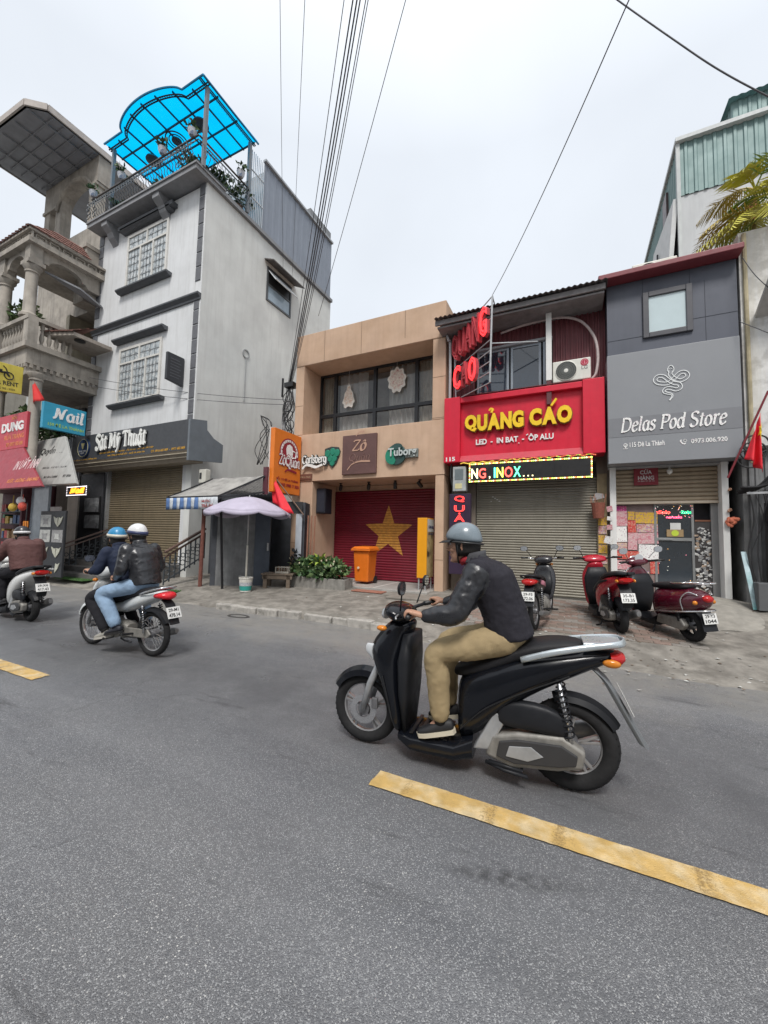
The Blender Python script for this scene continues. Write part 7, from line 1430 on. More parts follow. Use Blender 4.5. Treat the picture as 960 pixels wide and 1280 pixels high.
# ------------------------------------------------------------ motorbikes: built in their own frame (+x forward, +y left, z up)
def ring(c, A, B, e=2.0, n=20):
 c = Vector(c); A = Vector(A); B = Vector(B); P = []
 for k in range(n):
  t = 2*math.pi*k/n; ct, st = math.cos(t), math.sin(t); P.append(c+A*(math.copysign(abs(ct)**(2/e), ct))+B*(math.copysign(abs(st)**(2/e), st)))
 return P
def vloft(mb, secs, n=20):
 """vertical slices across x: (x, z, half-height, half-width, exponent)"""
 return mb.rings([ring((x, 0, z), (0, hw, 0), (0, 0, hh), e, n) for x, z, hh, hw, e in secs])
def hloft(mb, secs, n=20):
 """horizontal slices: (z, x, half-depth, half-width, exponent)"""
 return mb.rings([ring((x, 0, z), (0, hw, 0), (hd, 0, 0), e, n) for z, x, hd, hw, e in secs])
def arc_fender(mb, c, R, a0, a1, hw, drop=.03, n=16):
 """mudguard over a wheel at c=(x,z): angles from +x towards +z; crowned section"""
 ro = []
 for i in range(n+1):
  a = rad(a0+(a1-a0)*i/n); d = Vector((math.cos(a), 0, math.sin(a))); p = Vector((c[0], 0, c[1])); w = hw*(1-.25*abs(2*i/n-1)**3)
  up = [(-1, -drop), (-.75, -drop*.2), (0, .012), (.75, -drop*.2), (1, -drop), (.72, -drop*.35), (0, -.004), (-.72, -drop*.35)]
  ro.append([p+d*(R+q)+Vector((0, w*y, 0)) for y, q in up])
 return mb.rings(ro)
TYRE = M('tyre_rubber', (.022, .022, .023), .8, spec=.2, var=.25, vs=8, bump=.3, bs=40); RIMS = M('rim_silver', (.42, .42, .43), .35, .75, var=.1); CHROME = M('chrome', (.62, .62, .63), .18, .9, var=.05)
ENG = M('engine_grey', (.20, .20, .21), .45, .6, var=.3, vs=9); DKP = M('dark_plastic', (.016, .017, .02), .45, spec=.22, var=.15, vs=5); SEATM = M('seat_vinyl', (.015, .015, .017), .55, spec=.25, var=.15, bump=.25, bs=140); REDL = M('tail_lens', (.42, .012, .012), .15, var=.1); AMBL = M('amber_lens', (.6, .2, .02), .15); CLEARL = M('clear_lens', (.5, .52, .54), .08, spec=.9)
DUST = M('engine_dusty', (.26, .25, .23), .6, .4, var=.3, vs=8)
def wheel(t, x, r, thick, kind, parent_name='wheel', spoke_n=5, mat=RIMS, y=0.0):
 w = MB(); w.torus((x, y, r), r-thick, thick, 36, 10, 'y', 1.0);
 wo = w.build(parent_name, TYRE, t, smooth=True); rr = r-thick*1.7
 tr_ = MB()
 for k in range(40):
  a = 2*math.pi*k/40; d = Vector((math.sin(a), 0, math.cos(a))); c = Vector((x, y, r))+d*(r+.001); tg = Vector((d.z, 0, -d.x))
  for sg in (-1, 1): tr_.bar(c+Vector((0, sg*thick*.15, 0))-d*.004, c+Vector((0, sg*thick*.75, 0))+tg*.012-d*thick*.3, .006, .006)
 tag(tr_.build('tread', TYRE, wo), kind='stuff')
 f = MB(); f.lathe([(rr+.012, -thick*.55), (rr+.004, -thick*.55), (rr-.012, -thick*.3), (rr-.014, thick*.3), (rr+.004, thick*.55), (rr+.012, thick*.55)], (x, y, r), 36, 'y', False); f.build('rim', mat, wo, smooth='auto', solid=.004)
 h = MB(); h.lathe([(.045, -.055), (.05, -.03), (.05, .03), (.045, .055), (0, .056)], (x, y, r), 18, 'y'); h.build('hub', ENG, wo, smooth='auto')
 s = MB()
 if kind == 'cast':
  for k in range(spoke_n):
   for off in (-.12, .12):
    a = 2*math.pi*k/spoke_n; a2 = a+off; s.bar((x+.04*math.sin(a), y, r+.04*math.cos(a)), (x+rr*math.sin(a2), y, r+rr*math.cos(a2)), .018, .03, (0, 1, 0))
  s.build('spokes', mat, wo, bevel=.004)
 else:
  for k in range(32):
   a = 2*math.pi*k/32; a2 = a+(.5 if k % 2 else -.5); sg = .03 if (k//2) % 2 else -.03; s.tube([(x+.045*math.sin(a2), y+sg, r+.045*math.cos(a2)), (x+rr*math.sin(a), y, r+rr*math.cos(a))], .0028, 4)
  tag(s.build('spokes', CHROME, wo), kind='stuff')
 return wo
def plate_on(t, c, d_right, d_up, l1, l2, w=.19, h=.14):
 """number plate: c centre, d_right/d_up directions as read"""
 c = Vector(c); xr_ = Vector(d_right).normalized(); up = Vector(d_up).normalized(); n = xr_.cross(up); q = [c+xr_*(i*w/2)+up*(j*h/2) for i, j in ((-1, -1), (1, -1), (1, 1), (-1, 1))]
 b = MB(); b.add([p+n*.002 for p in q]+[p-n*.002 for p in q], [(0,1,2,3),(7,6,5,4),(0,4,5,1),(1,5,6,2),(2,6,7,3),(3,7,4,0)]); po = b.build('number_plate', M('plate_white', (.68, .68, .66), .4), t, bevel=.0015)
 b = MB(); place_text(b, l1, c+up*h*.08+n*.002, xr_, up, w=w*.72, h=h*.30, bold=.02, depth=.0015, align='c'); place_text(b, l2, c-up*h*.40+n*.002, xr_, up, w=w*.78, h=h*.34, bold=.02, depth=.0015, align='c'); b.build('characters', BKP, po)
def mirror(t, base, head, mat=DKP, r=.055, face=(-1, 0, 0)):
 m_ = MB(); m_.tube(spline([base, (Vector(base)+Vector(head))/2+Vector((0, 0, .02)), head], 4), .006, 6); mo = m_.build('mirror', mat, t, smooth=True)
 f = Vector(face).normalized(); y = Vector((0, 0, 1)).cross(f).normalized(); z = f.cross(y); b = MB(); h = Vector(head); b.rings([ring(h-f*.03, y*r*.5, z*r*.4, 2.4), ring(h-f*.015, y*r*1.15, z*r*.8, 2.4), ring(h, y*r*1.2, z*r*.85, 2.4)]); b.build('mirror_head', mat, mo, smooth='auto')
 b = MB(); b.add(ring(h+f*.001, y*r*1.1, z*r*.75, 2.4), [tuple(range(20))]); b.build('mirror_glass', M('mirror_glass', (.7, .72, .74), .05, .9), mo)
def shock(t, p, q, r=.03):
 p = Vector(p); q = Vector(q); m_ = MB(); m_.tube([p, q], .014, 8); so_ = m_.build('shock_absorber', CHROME, t, smooth=True); d = (q-p); L = d.length; d.normalize(); a = d.orthogonal().normalized(); b_ = d.cross(a)
 P = [p+d*(L*(.06+.8*k/80))+(a*math.cos(k*.7)+b_*math.sin(k*.7))*r for k in range(81)]; MB().tube(P, .006, 5).build('spring', DKP, so_, smooth=True)
def big_scooter(t, paint, rail=CHROME, r1=.26, r2=.28, wb=1.42, wheels=RIMS, plate=None, accents=None, long_tail=True, inner=DKP, compact=False, parked=False):
 xf, xr = wb/2, -wb/2
 wheel(t, xf, r1, .045, 'cast', mat=wheels); wheel(t, xr, r2, .055, 'cast', mat=wheels)
 MB().lathe([(.105, 0), (.105, .004), (.06, .004), (.06, 0)], (xf, .055, r1), 28, 'y', False).build('brake_disc', CHROME, t, smooth='auto')
 b = MB(); b.box((xf-.12, .045, r1+.02), (xf-.07, .075, r1+.1)); b.build('brake_caliper', ENG, t, bevel=.008)
 b = MB(); arc_fender(b, (xf, r1), r1+.035, 30, 150, .075, .05); b.build('front_fender', paint, t, smooth='auto')
 for s_ in (-1, 1): MB().tube([(xf, .085*s_, r1), (xf-.06, .08*s_, r1+.2), (xf-.17, .06*s_, r1+.45)], [.022, .026, .028], 10).build('fork_leg', GALV, t, smooth=True)
 b = MB(); hloft(b, [(.17, .40, .03, .15, 2.6), (.26, .415, .05, .185, 2.6), (.42, .445, .06, .20, 2.5), (.56, .48, .095, .21, 2.3), (.68, .51, .135, .205, 2.2), (.76, .51, .15, .185, 2.2), (.84, .475, .125, .15, 2.2), (.91, .43, .11, .13, 2.2), (.955, .40, .08, .10, 2.2)], 24); b.build('front_shield', paint, t, smooth=True, sub=1)
 b = MB(); hloft(b, [(.19, .355, .02, .14, 3), (.45, .36, .05, .195, 3), (.68, .36, .06, .205, 3), (.86, .345, .05, .14, 3)], 20); b.build('inner_shield', inner, t, smooth=True)
 b = MB(); b.rings([ring((.44, y, 1.0), (.11*k, 0, .02), (0, 0, .065*k), 2.2) for y, k in ((-.2, .35), (-.15, .75), (-.07, 1), (0, 1.04), (.07, 1), (.15, .75), (.2, .35))]); b.build('handlebar_cowl', paint, t, smooth=True, sub=1)
 b = MB(); b.rings([ring((.545+.0, 0, .99), (0, .10, 0), (0, 0, .05), 2.3), ring((.565, 0, .985), (0, .085, 0), (0, 0, .042), 2.3), ring((.572, 0, .985), (0, .05, 0), (0, 0, .025), 2.3)]); b.build('headlight', CLEARL, t, smooth='auto')
 for s_ in (-1, 1):
  b = MB(); b.rings([ring((.60, .12*s_, .71), (.02, .02*s_, 0), (0, 0, .06), 2), ring((.655, .12*s_, .735), (.012, .01*s_, 0), (0, 0, .035), 2)]); b.build('position_light', CLEARL, t, smooth='auto')
  b = MB(); b.tube([(.42, .15*s_, 1.0), (.33, .27*s_, 1.03)], .014, 8); b.build('handlebar', DKP, t, smooth=True)
  MB().tube([(.335, .26*s_, 1.03), (.28, .345*s_, 1.035), (.26, .39*s_, 1.035)], .018, 10).build('grip', BLACK, t, smooth=True)
  MB().tube([(.38, .23*s_, 1.02), (.37, .32*s_, 1.02), (.345, .385*s_, 1.02)], .006, 6).build('brake_lever', GALV, t, smooth=True)
  mirror(t, (.38, .2*s_, 1.04), (.33, .30*s_, 1.21))
  b = MB(); vloft(b, [(.12, .19, .035, .05, 3)]) if False else None
 b = MB(); b.rings([ring((.40, 0, .165), (0, .15, 0), (0, 0, .03), 4), ring((.3, 0, .145), (0, .19, 0), (0, 0, .055), 4), ring((.0, 0, .145), (0, .19, 0), (0, 0, .06), 4), ring((-.12, 0, .19), (0, .17, 0), (0, 0, .08), 4)]); b.build('floorboard', paint if not compact else inner, t, smooth='auto')
 for k in range(5): MB().box((.05+.06*k, -.15, .203), (.075+.06*k, .15, .209)).build('floor_rib', BLACK, t)
 b = MB(); vloft(b, [(.0, .40, .20, .12, 2.8), (-.06, .42, .235, .16, 2.6), (-.16, .49, .235, .185, 2.5), (-.30, .60, .185, .19, 2.4), (-.46, .69, .15, .185, 2.3), (-.62, .755, .115, .165, 2.2), (-.78, .81, .08, .13, 2.2), (-.90, .845, .05, .095, 2.2), (-.985, .865, .022, .05, 2.2)], 24); b.build('side_body', paint, t, smooth=True, sub=1)
 b = MB(); vloft(b, [(.03, .635, .02, .05, 2.4), (-.0, .645, .045, .10, 2.4), (-.12, .68, .055, .13, 2.5), (-.28, .755, .055, .145, 2.6), (-.36, .80, .06, .15, 2.6), (-.5, .855, .06, .145, 2.6), (-.66, .89, .05, .13, 2.5), (-.76, .905, .03, .10, 2.4), (-.79, .905, .012, .06, 2.4)], 24); b.build('seat', SEATM, t, smooth=True, sub=1)
 for s_ in (-1, 1):
  P = spline([(-.42, .165*s_, .80), (-.6, .165*s_, .865), (-.8, .14*s_, .915), (-.97, .10*s_, .945), (-1.02, .0, .95)], 4); b = MB(); b.rings([ring(p, (0, .016, 0), (.006, 0, .019), 2.4, 10) for p in P]); b.build('grab_rail', rail, t, smooth=True)
 b = MB(); b.rings([ring((-.78, 0, .925), (0, .11, 0), (0, 0, .012), 4), ring((-.99, 0, .945), (0, .10, 0), (0, 0, .012), 4)]); b.build('rack_plate', rail, t, bevel=.004)
 b = MB(); b.rings([ring((-.93, 0, .84), (0, .10, 0), (0, 0, .045), 2.4), ring((-.985, 0, .845), (0, .09, 0), (0, 0, .04), 2.4), ring((-1.01, 0, .85), (0, .06, 0), (0, 0, .022), 2.4)]); b.build('tail_light', REDL, t, smooth='auto')
 for s_ in (-1, 1): b = MB(); b.ball((-.93, .115*s_, .83), (.05, .02, .025), 10, 7); b.build('turn_signal', AMBL, t, smooth=True)
 # engine and transmission on the left, exhaust on the right
 b = MB(); P = [(-.20, .17), (-.24, .30), (-.40, .345), (xr+.05, .37), (xr-.075, .30), (xr-.06, .20), (xr+.08, .16), (-.36, .125)]; b.prism(P, .07, .155); b.build('transmission_case', DUST, t, bevel=.02, seg=3, smooth='auto')
 b = MB(); b.prism([(-.27, .185), (-.29, .28), (-.4, .31), (xr+.06, .325), (xr-.03, .28), (xr-.02, .22), (xr+.07, .195), (-.38, .16)], .155, .172); b.build('case_cover', M('case_black', (.035, .035, .037), .5), t, bevel=.008)
 b = MB(); b.prism([(-.33, .20), (-.35, .265), (-.48, .285), (-.55, .24), (-.46, .195)], .172, .178); b.build('case_badge', GALV, t, bevel=.003)
 b = MB(); b.rings([ring((x, .125, z), (0, .045*k, 0), (0, 0, .085*k), 3) for x, z, k in ((-.27, .44, .5), (-.30, .44, .9), (-.42, .455, 1.05), (-.58, .45, 1.0), (-.68, .42, .75), (-.70, .41, .35))]); b.build('air_cleaner', DKP, t, smooth=True, sub=1)
 b = MB(); b.prism([(-.12, .19), (-.22, .20), (-.34, .42), (-.26, .45)], .06, .15); b.build('engine_mount', GALV, t, bevel=.012)
 b = MB(); b.rings([ring((x, -.04, .25), (0, .09, 0), (0, 0, .09), 3) for x in (-.18, -.4, -.62)]); b.build('engine_block', ENG, t, bevel=.01)
 b = MB(); b.tube(spline([(-.2, -.1, .16), (-.35, -.14, .16), (-.5, -.16, .22)], 5), .02, 8); b.rings([ring((x, -.165, z), (0, .05*k, 0), (.012*k, 0, .06*k), 2.4) for x, z, k in ((-.48, .22, .5), (-.52, .225, 1), (-.85, .33, 1.05), (-.9, .345, .6))]); b.build('exhaust', M('exhaust_steel', (.25, .25, .25), .4, .7, var=.2), t, smooth='auto')
 for s_ in (1, -1): shock(t, (-.64, .135*s_, .68), (xr+.0, .135*s_, r2+.03), .03)
 b = MB(); arc_fender(b, (xr, r2), r2+.03, 70, 150, .07, .04); b.build('inner_mudguard', DKP, t, smooth='auto')
 # tail panel carrying the plate
 e_ = (-1.10, .36) if long_tail else (-.98, .46)
 P = spline([(-.84, 0, .77), (-.91, 0, .70), (-.99, 0, .56), (e_[0], 0, e_[1])], 5); b = MB()
 b.rings([ring(p, (0, .085-.02*i/len(P), 0), (.03 if long_tail else .008, 0, .012), 3, 12) for i, p in enumerate(P)]); b.build('rear_mudguard', DKP if not long_tail else M('guard_grey', (.15, .16, .17), .4), t, smooth='auto')
 if plate: plate_on(t, (-1.015, 0, .60), (0, -1, 0), (.42, 0, .9), *plate)
 MB().tube([(-.28, .12, .15), (-.36, .19, .05), (-.30, .24, .02)] if parked else [(-.2, .13, .12), (-.32, .15, .10), (-.46, .17, .10)], .012, 6).build('side_stand', DKP, t, smooth=True)
 MB().tube([(-.22, -.14, .13), (-.42, -.15, .115), (-.42, .15, .115), (-.22, .14, .13)], .014, 6).build('centre_stand', DKP, t, smooth=True)
 if accents:
  for s_ in (-1, 1):
   P = spline([(-.02, .175*s_, .50), (-.2, .196*s_, .62), (-.42, .195*s_, .73), (-.66, .165*s_, .80)], 5); b = MB(); b.rings([ring(p, (0, .008, 0), (.004, 0, .028*(1-.6*abs(2*i/(len(P)-1)-1))), 2.4, 8) for i, p in enumerate(P)]); b.build('side_stripe', accents, t, smooth=True)
 return t
def underbone(t, paint, plate=None, tail=REDL, seat_m=SEATM, shield_in=DKP, stripe=None, parked=False):
 wb, r = 1.22, .285; xf, xr = wb/2, -wb/2
 wheel(t, xf, r, .034, 'wire'); wheel(t, xr, r, .038, 'wire')
 b = MB(); arc_fender(b, (xf, r), r+.03, 20, 150, .06, .05); b.build('front_fender', paint, t, smooth='auto')
 for s_ in (-1, 1): MB().tube([(xf, .07*s_, r), (xf-.09, .07*s_, r+.3), (xf-.16, .06*s_, r+.48)], [.02, .024, .026], 10).build('fork_leg', GALV, t, smooth=True)
 b = MB(); hloft(b, [(.30, .16, .02, .13, 2.6), (.40, .22, .03, .17, 2.6), (.52, .27, .045, .19, 2.4), (.64, .32, .06, .20, 2.4), (.76, .37, .075, .19, 2.2), (.86, .39, .075, .14, 2.2), (.92, .385, .05, .09, 2.2)], 20); b.build('leg_shield', paint, t, smooth=True, sub=1)
 b = MB(); hloft(b, [(.42, .165, .02, .12, 2.6), (.6, .24, .03, .15, 2.6), (.8, .31, .03, .12, 2.6)], 16); b.build('inner_shield', shield_in, t, smooth=True)
 b = MB(); b.rings([ring((.38, y, .99), (.10*k, 0, .015), (0, 0, .075*k), 2.3) for y, k in ((-.16, .35), (-.12, .8), (-.05, 1), (0, 1.03), (.05, 1), (.12, .8), (.16, .35))]); b.build('handlebar_cowl', paint, t, smooth=True, sub=1)
 b = MB(); b.rings([ring((.465, 0, .985), (0, .085, 0), (0, 0, .055), 2.3), ring((.487, 0, .98), (0, .06, 0), (0, 0, .04), 2.3)]); b.build('headlight', CLEARL, t, smooth='auto')
 for s_ in (-1, 1):
  MB().tube([(.37, .13*s_, 1.0), (.30, .26*s_, 1.03)], .013, 8).build('handlebar', CHROME, t, smooth=True); MB().tube([(.305, .25*s_, 1.03), (.25, .355*s_, 1.035)], .018, 10).build('grip', BLACK, t, smooth=True); MB().tube([(.34, .22*s_, 1.02), (.30, .35*s_, 1.02)], .006, 6).build('brake_lever', GALV, t, smooth=True)
  mirror(t, (.34, .19*s_, 1.03), (.27, .30*s_, 1.20)); b = MB(); b.ball((.43, .12*s_, .90), (.04, .03, .025), 10, 7); b.build('turn_signal', AMBL, t, smooth=True)
 b = MB(); vloft(b, [(.17, .55, .05, .06, 2.4), (.0, .56, .07, .075, 2.4), (-.16, .60, .09, .10, 2.4), (-.34, .66, .095, .135, 2.3), (-.52, .715, .085, .14, 2.3), (-.70, .765, .06, .115, 2.3), (-.80, .79, .04, .085, 2.3)], 20); b.build('side_body', paint, t, smooth=True, sub=1)
 b = MB(); vloft(b, [(.10, .655, .02, .05, 2.4), (.04, .67, .045, .09, 2.5), (-.12, .71, .05, .12, 2.6), (-.3, .765, .05, .135, 2.6), (-.5, .805, .05, .135, 2.6), (-.66, .835, .04, .115, 2.5), (-.72, .84, .015, .07, 2.4)], 20); b.build('seat', seat_m, t, smooth=True, sub=1)
 b = MB(); b.tube(spline([(-.5, .14, .78), (-.68, .15, .83), (-.84, .10, .87), (-.86, 0, .875), (-.84, -.10, .87), (-.68, -.15, .83), (-.5, -.14, .78)], 5), .013, 8); b.build('grab_rail', CHROME if stripe is None else DKP, t, smooth=True)
 b = MB(); b.rings([ring((-.74, 0, .77), (0, .13, 0), (0, 0, .04), 2.3), ring((-.82, 0, .775), (0, .115, 0), (0, 0, .05), 2.3), ring((-.88, 0, .77), (0, .085, 0), (0, 0, .042), 2.3), ring((-.905, 0, .765), (0, .04, 0), (0, 0, .02), 2.3)]); b.build('tail_light', tail, t, smooth=True)
 P = spline([(-.80, 0, .72), (-.88, 0, .66), (-.93, 0, .54), (-.98, 0, .44)], 5); b = MB(); b.rings([ring(p, (0, .07, 0), (.006, 0, .008), 4, 12) for p in P]); b.build('rear_mudguard', DKP, t, smooth='auto')
 if plate: plate_on(t, (-.955, 0, .575), (0, -1, 0), (.38, 0, .92), *plate)
 b = MB(); arc_fender(b, (xr, r), r+.03, 60, 150, .06, .04); b.build('inner_mudguard', DKP, t, smooth='auto')
 b = MB(); b.rings([ring((x, 0, z), (0, .085*k, 0), (0, 0, .09*k), 3) for x, z, k in ((.24, .36, .6), (.2, .36, .8), (.08, .33, .8), (.07, .30, 1.1), (-.12, .28, 1.2), (-.2, .28, .9))]); b.build('engine_block', DUST, t, bevel=.012)
 fi = MB()
 for k in range(6): fi.rings([ring((.09+.022*k, 0, .335+.004*k), (0, .095, 0), (0, 0, .085), 3.5), ring((.098+.022*k, 0, .335+.004*k), (0, .095, 0), (0, 0, .085), 3.5)])
 tag(fi.build('cooling_fins', ENG, t), kind='stuff')
 for s_ in (-1, 1): b = MB(); b.lathe([(.085, 0), (.09, .03*s_), (.06, .05*s_), (0, .052*s_)], (-.06, .09*s_, .28), 20, 'y'); b.build('engine_cover', DUST, t, smooth='auto')
 b = MB(); b.prism([(-.14, .22), (-.14, .33), (xr, .345), (xr-.06, .285), (xr, .235)], .07, .095); b.build('chain_case', DUST, t, bevel=.01)
 b = MB(); b.tube(spline([(.2, -.07, .28), (.12, -.11, .16), (-.1, -.13, .15), (-.3, -.14, .19)], 5), .018, 8); b.tube([(-.28, -.14, .185), (-.34, -.145, .2), (-.80, -.15, .30), (-.84, -.15, .31)], [.02, .04, .045, .03], 12); b.build('exhaust', M('exhaust_steel', (0, 0, 0)), t, smooth='auto')
 for s_ in (1, -1): shock(t, (-.54, .12*s_, .64), (xr+.02, .12*s_, r+.02), .026)
 for s_ in (1, -1): MB().tube([(-.02, .05*s_, .2), (-.02, .25*s_, .2)], .016, 8).build('foot_peg', BLACK, t); MB().tube([(-.36, .09*s_, .27), (-.36, .24*s_, .29)], .014, 8).build('foot_peg', BLACK, t)
 MB().tube([(.02, .1, .26), (.1, .16, .25), (.14, .16, .24)], .008, 6).build('gear_pedal', CHROME, t, smooth=True); MB().tube([(-.16, .1, .2), (-.28, .18, .06), (-.26, .22, .02)] if parked else [(-.14, .1, .19), (-.26, .13, .18), (-.4, .14, .18)], .011, 6).build('side_stand', DKP, t, smooth=True)
 if stripe:
  for s_ in (-1, 1):
   b = MB(); b.rings([ring((x, .137*s_*k, z), (0, .008, 0), (0, 0, .04), 2.4, 8) for x, z, k in ((-.3, .66, .98), (-.45, .70, 1.03), (-.6, .745, .97))]); b.build('side_stripe', stripe, t, smooth=True)
 return t
def classic_scooter(t, paint, plate):
 wb, r = 1.26, .225; xf, xr = wb/2, -wb/2
 wheel(t, xf, r, .05, 'cast', mat=RIMS); wheel(t, xr, r, .055, 'cast', mat=DKP)
 b = MB(); b.rings([ring((x, 0, z), (0, w_, 0), (0, 0, h_), 2.2) for x, z, h_, w_ in ((xf+.24, .36, .02, .03), (xf+.17, .40, .07, .075), (xf+.02, .45, .09, .095), (xf-.13, .44, .07, .085), (xf-.2, .42, .03, .05))]); b.build('front_fender', paint, t, smooth=True, sub=1)
 MB().tube([(xf, .09, r), (xf-.08, .05, .5)], .026, 8).build('fork_leg', GALV, t, smooth=True)
 b = MB(); hloft(b, [(.16, .36, .02, .15, 2.8), (.30, .385, .03, .20, 2.8), (.5, .40, .045, .235, 2.6), (.68, .42, .05, .235, 2.4), (.80, .43, .05, .19, 2.2), (.90, .43, .045, .10, 2.2), (.95, .43, .035, .06, 2.2)], 24); b.build('front_shield', paint, t, smooth=True, sub=1)
 b = MB(); hloft(b, [(.2, .325, .02, .13, 3), (.42, .33, .05, .2, 3), (.66, .345, .055, .21, 3), (.8, .36, .04, .15, 3)], 20); b.build('inner_shield', DKP, t, smooth=True)
 for s_ in (-1, 1): MB().tube(spline([(.37, .15*s_, .18), (.405, .225*s_, .42), (.43, .238*s_, .66), (.45, .17*s_, .84), (.45, .08*s_, .91)], 5), .010, 6).build('shield_trim', CHROME, t, smooth=True)
 b = MB(); b.rings([ring((.41, y, 1.0), (.085*k, 0, .01), (0, 0, .075*k), 2.2) for y, k in ((-.19, .4), (-.12, .8), (-.05, 1), (.05, 1), (.12, .8), (.19, .4))]); b.build('handlebar_cowl', paint, t, smooth=True, sub=1)
 b = MB(); b.lathe([(.085, 0), (.085, .02), (.07, .035), (0, .045)], (.475, 0, 1.0), 24, 'x'); b.build('headlight', CLEARL, t, smooth='auto'); MB().torus((.485, 0, 1.0), .085, .010, 24, 6, 'x').build('headlight_ring', CHROME, t, smooth=True)
 b = MB(); b.lathe([(.07, 0), (.07, -.012), (.0, -.013)], (.36, 0, 1.06), 24, 'x'); b.build('dial', CLEARL, t, smooth='auto')
 for s_ in (-1, 1):
  MB().tube([(.38, .17*s_, 1.0), (.30, .32*s_, 1.02), (.28, .38*s_, 1.02)], .018, 8).build('grip', BLACK, t, smooth=True); MB().tube([(.38, .24*s_, .99), (.33, .37*s_, .99)], .006, 6).build('brake_lever', CHROME, t, smooth=True); mirror(t, (.37, .18*s_, 1.05), (.30, .30*s_, 1.20), CHROME, .06)
 b = MB(); b.rings([ring((.37, 0, .16), (0, .14, 0), (0, 0, .025), 4), ring((.25, 0, .14), (0, .18, 0), (0, 0, .045), 4), ring((-.05, 0, .14), (0, .18, 0), (0, 0, .05), 4), ring((-.14, 0, .18), (0, .16, 0), (0, 0, .08), 4)]); b.build('floorboard', DKP, t, smooth='auto')
 b = MB(); vloft(b, [(-.05, .42, .20, .10, 2.6), (-.10, .44, .225, .16, 2.4), (-.22, .48, .22, .20, 2.3), (-.42, .53, .20, .225, 2.2), (-.60, .57, .185, .22, 2.1), (-.76, .60, .16, .18, 2.1), (-.88, .62, .12, .12, 2.1), (-.94, .63, .06, .06, 2.1)], 24); b.build('rear_cowl', paint, t, smooth=True, sub=1)
 b = MB(); vloft(b, [(.02, .68, .02, .05, 2.4), (-.02, .69, .045, .10, 2.5), (-.2, .72, .055, .13, 2.6), (-.4, .745, .055, .14, 2.6), (-.58, .765, .05, .13, 2.6), (-.68, .77, .025, .09, 2.4)], 20); b.build('seat', SEATM, t, smooth=True, sub=1)
 for s_ in (-1, 1):
  MB().tube(spline([(-.1, .17*s_, .30), (-.3, .225*s_, .37), (-.55, .245*s_, .42), (-.78, .20*s_, .47), (-.93, .09*s_, .50), (-.96, 0, .505)], 5), .011, 6).build('side_trim', CHROME, t, smooth=True)
  MB().tube(spline([(-.45, .13*s_, .80), (-.7, .13*s_, .835), (-.92, .11*s_, .865), (-.96, .06*s_, .868), (-.96, 0, .868)], 5), .013, 8).build('rear_rack', CHROME, t, smooth=True)
  MB().tube(spline([(-.72, .19*s_, .47), (-.70, .20*s_, .62), (-.78, .16*s_, .73), (-.88, .1*s_, .70)], 5), .009, 6).build('cowl_guard', CHROME, t, smooth=True); b = MB(); b.ball((-.86, .13*s_, .60), (.03, .03, .03), 10, 7); b.build('turn_signal', AMBL, t, smooth=True)
 for k in range(3): MB().tube([(-.6-.12*k, .12, .825+.02*k), (-.6-.12*k, -.12, .825+.02*k)], .008, 6).build('rack_bar', CHROME, t, smooth=True)
 b = MB(); b.rings([ring((-.90, 0, .66), (0, .075, 0), (0, 0, .05), 2.3), ring((-.95, 0, .655), (0, .06, 0), (0, 0, .04), 2.3), ring((-.965, 0, .65), (0, .03, 0), (0, 0, .02), 2.3)]); b.build('tail_light', REDL, t, smooth=True)
 P = spline([(-.84, 0, .46), (-.90, 0, .40), (-.93, 0, .30), (-.95, 0, .24)], 5); b = MB(); b.rings([ring(p, (0, .10, 0), (.006, 0, .01), 4, 12) for p in P]); b.build('rear_mudguard', DKP, t, smooth='auto')
 if plate: plate_on(t, (-.945, 0, .40), (0, -1, 0), (.25, 0, .96), *plate)
 b = MB(); b.prism([(-.16, .16), (-.2, .3), (xr, .33), (xr-.07, .24), (xr, .16)], .08, .16); b.build('transmission_case', DUST, t, bevel=.02); b = MB(); b.rings([ring((x, -.03, .24), (0, .1, 0), (0, 0, .09), 3) for x in (-.15, -.6)]); b.build('engine_block', ENG, t)
 b = MB(); b.rings([ring((x, -.17, z), (0, .05*k, 0), (0, 0, .06*k), 2.4) for x, z, k in ((-.3, .18, .5), (-.36, .19, 1), (-.76, .25, 1), (-.8, .255, .6))]); b.build('exhaust', DUST, t, smooth='auto')
 for s_ in (1, -1): shock(t, (-.56, .14*s_, .42), (xr+.02, .14*s_, r+.04), .026)
 MB().tube([(-.1, .12, .13), (-.2, .24, .02), (-.14, .26, .02)], .012, 6).build('side_stand', DKP, t, smooth=True)
 return t
def park(t, rear, yaw, wb, z=None, lean=0.0):
 """put a bike so that its rear wheel touches down at rear=(x,y), heading yaw (radians from +X)"""
 cx = rear[0]+math.cos(yaw)*wb/2; cy = rear[1]+math.sin(yaw)*wb/2
 zr = gz(*rear) if z is None else z; zf = gz(rear[0]+math.cos(yaw)*wb, rear[1]+math.sin(yaw)*wb) if z is None else z
 t.location = (cx, cy, (zr+zf)/2+.012); t.rotation_mode = 'XYZ'; t.rotation_euler = (lean, -math.atan2(zf-zr, wb), yaw)
BLKP = M('paint_black', (.005, .006, .009), .2, var=.1, coat=.12, spec=.35); WHP = M('paint_silverwhite', (.60, .63, .64), .3, var=.06, coat=.4); WHP2 = M('paint_white', (.68, .69, .68), .3, var=.05, coat=.4); REDP = M('paint_red', (.42, .012, .03), .25, var=.06, coat=.5); WINE = M('paint_wine', (.085, .006, .018), .2, var=.06, coat=.6)
main = thing('scooter', 'large black scooter with silver grab rail, passing nearest to the camera', 'scooter')
big_scooter(main, BLKP, M('rail_silver', (.50, .55, .58), .3, .5, var=.08), plate=('29-E1', '682.57'))
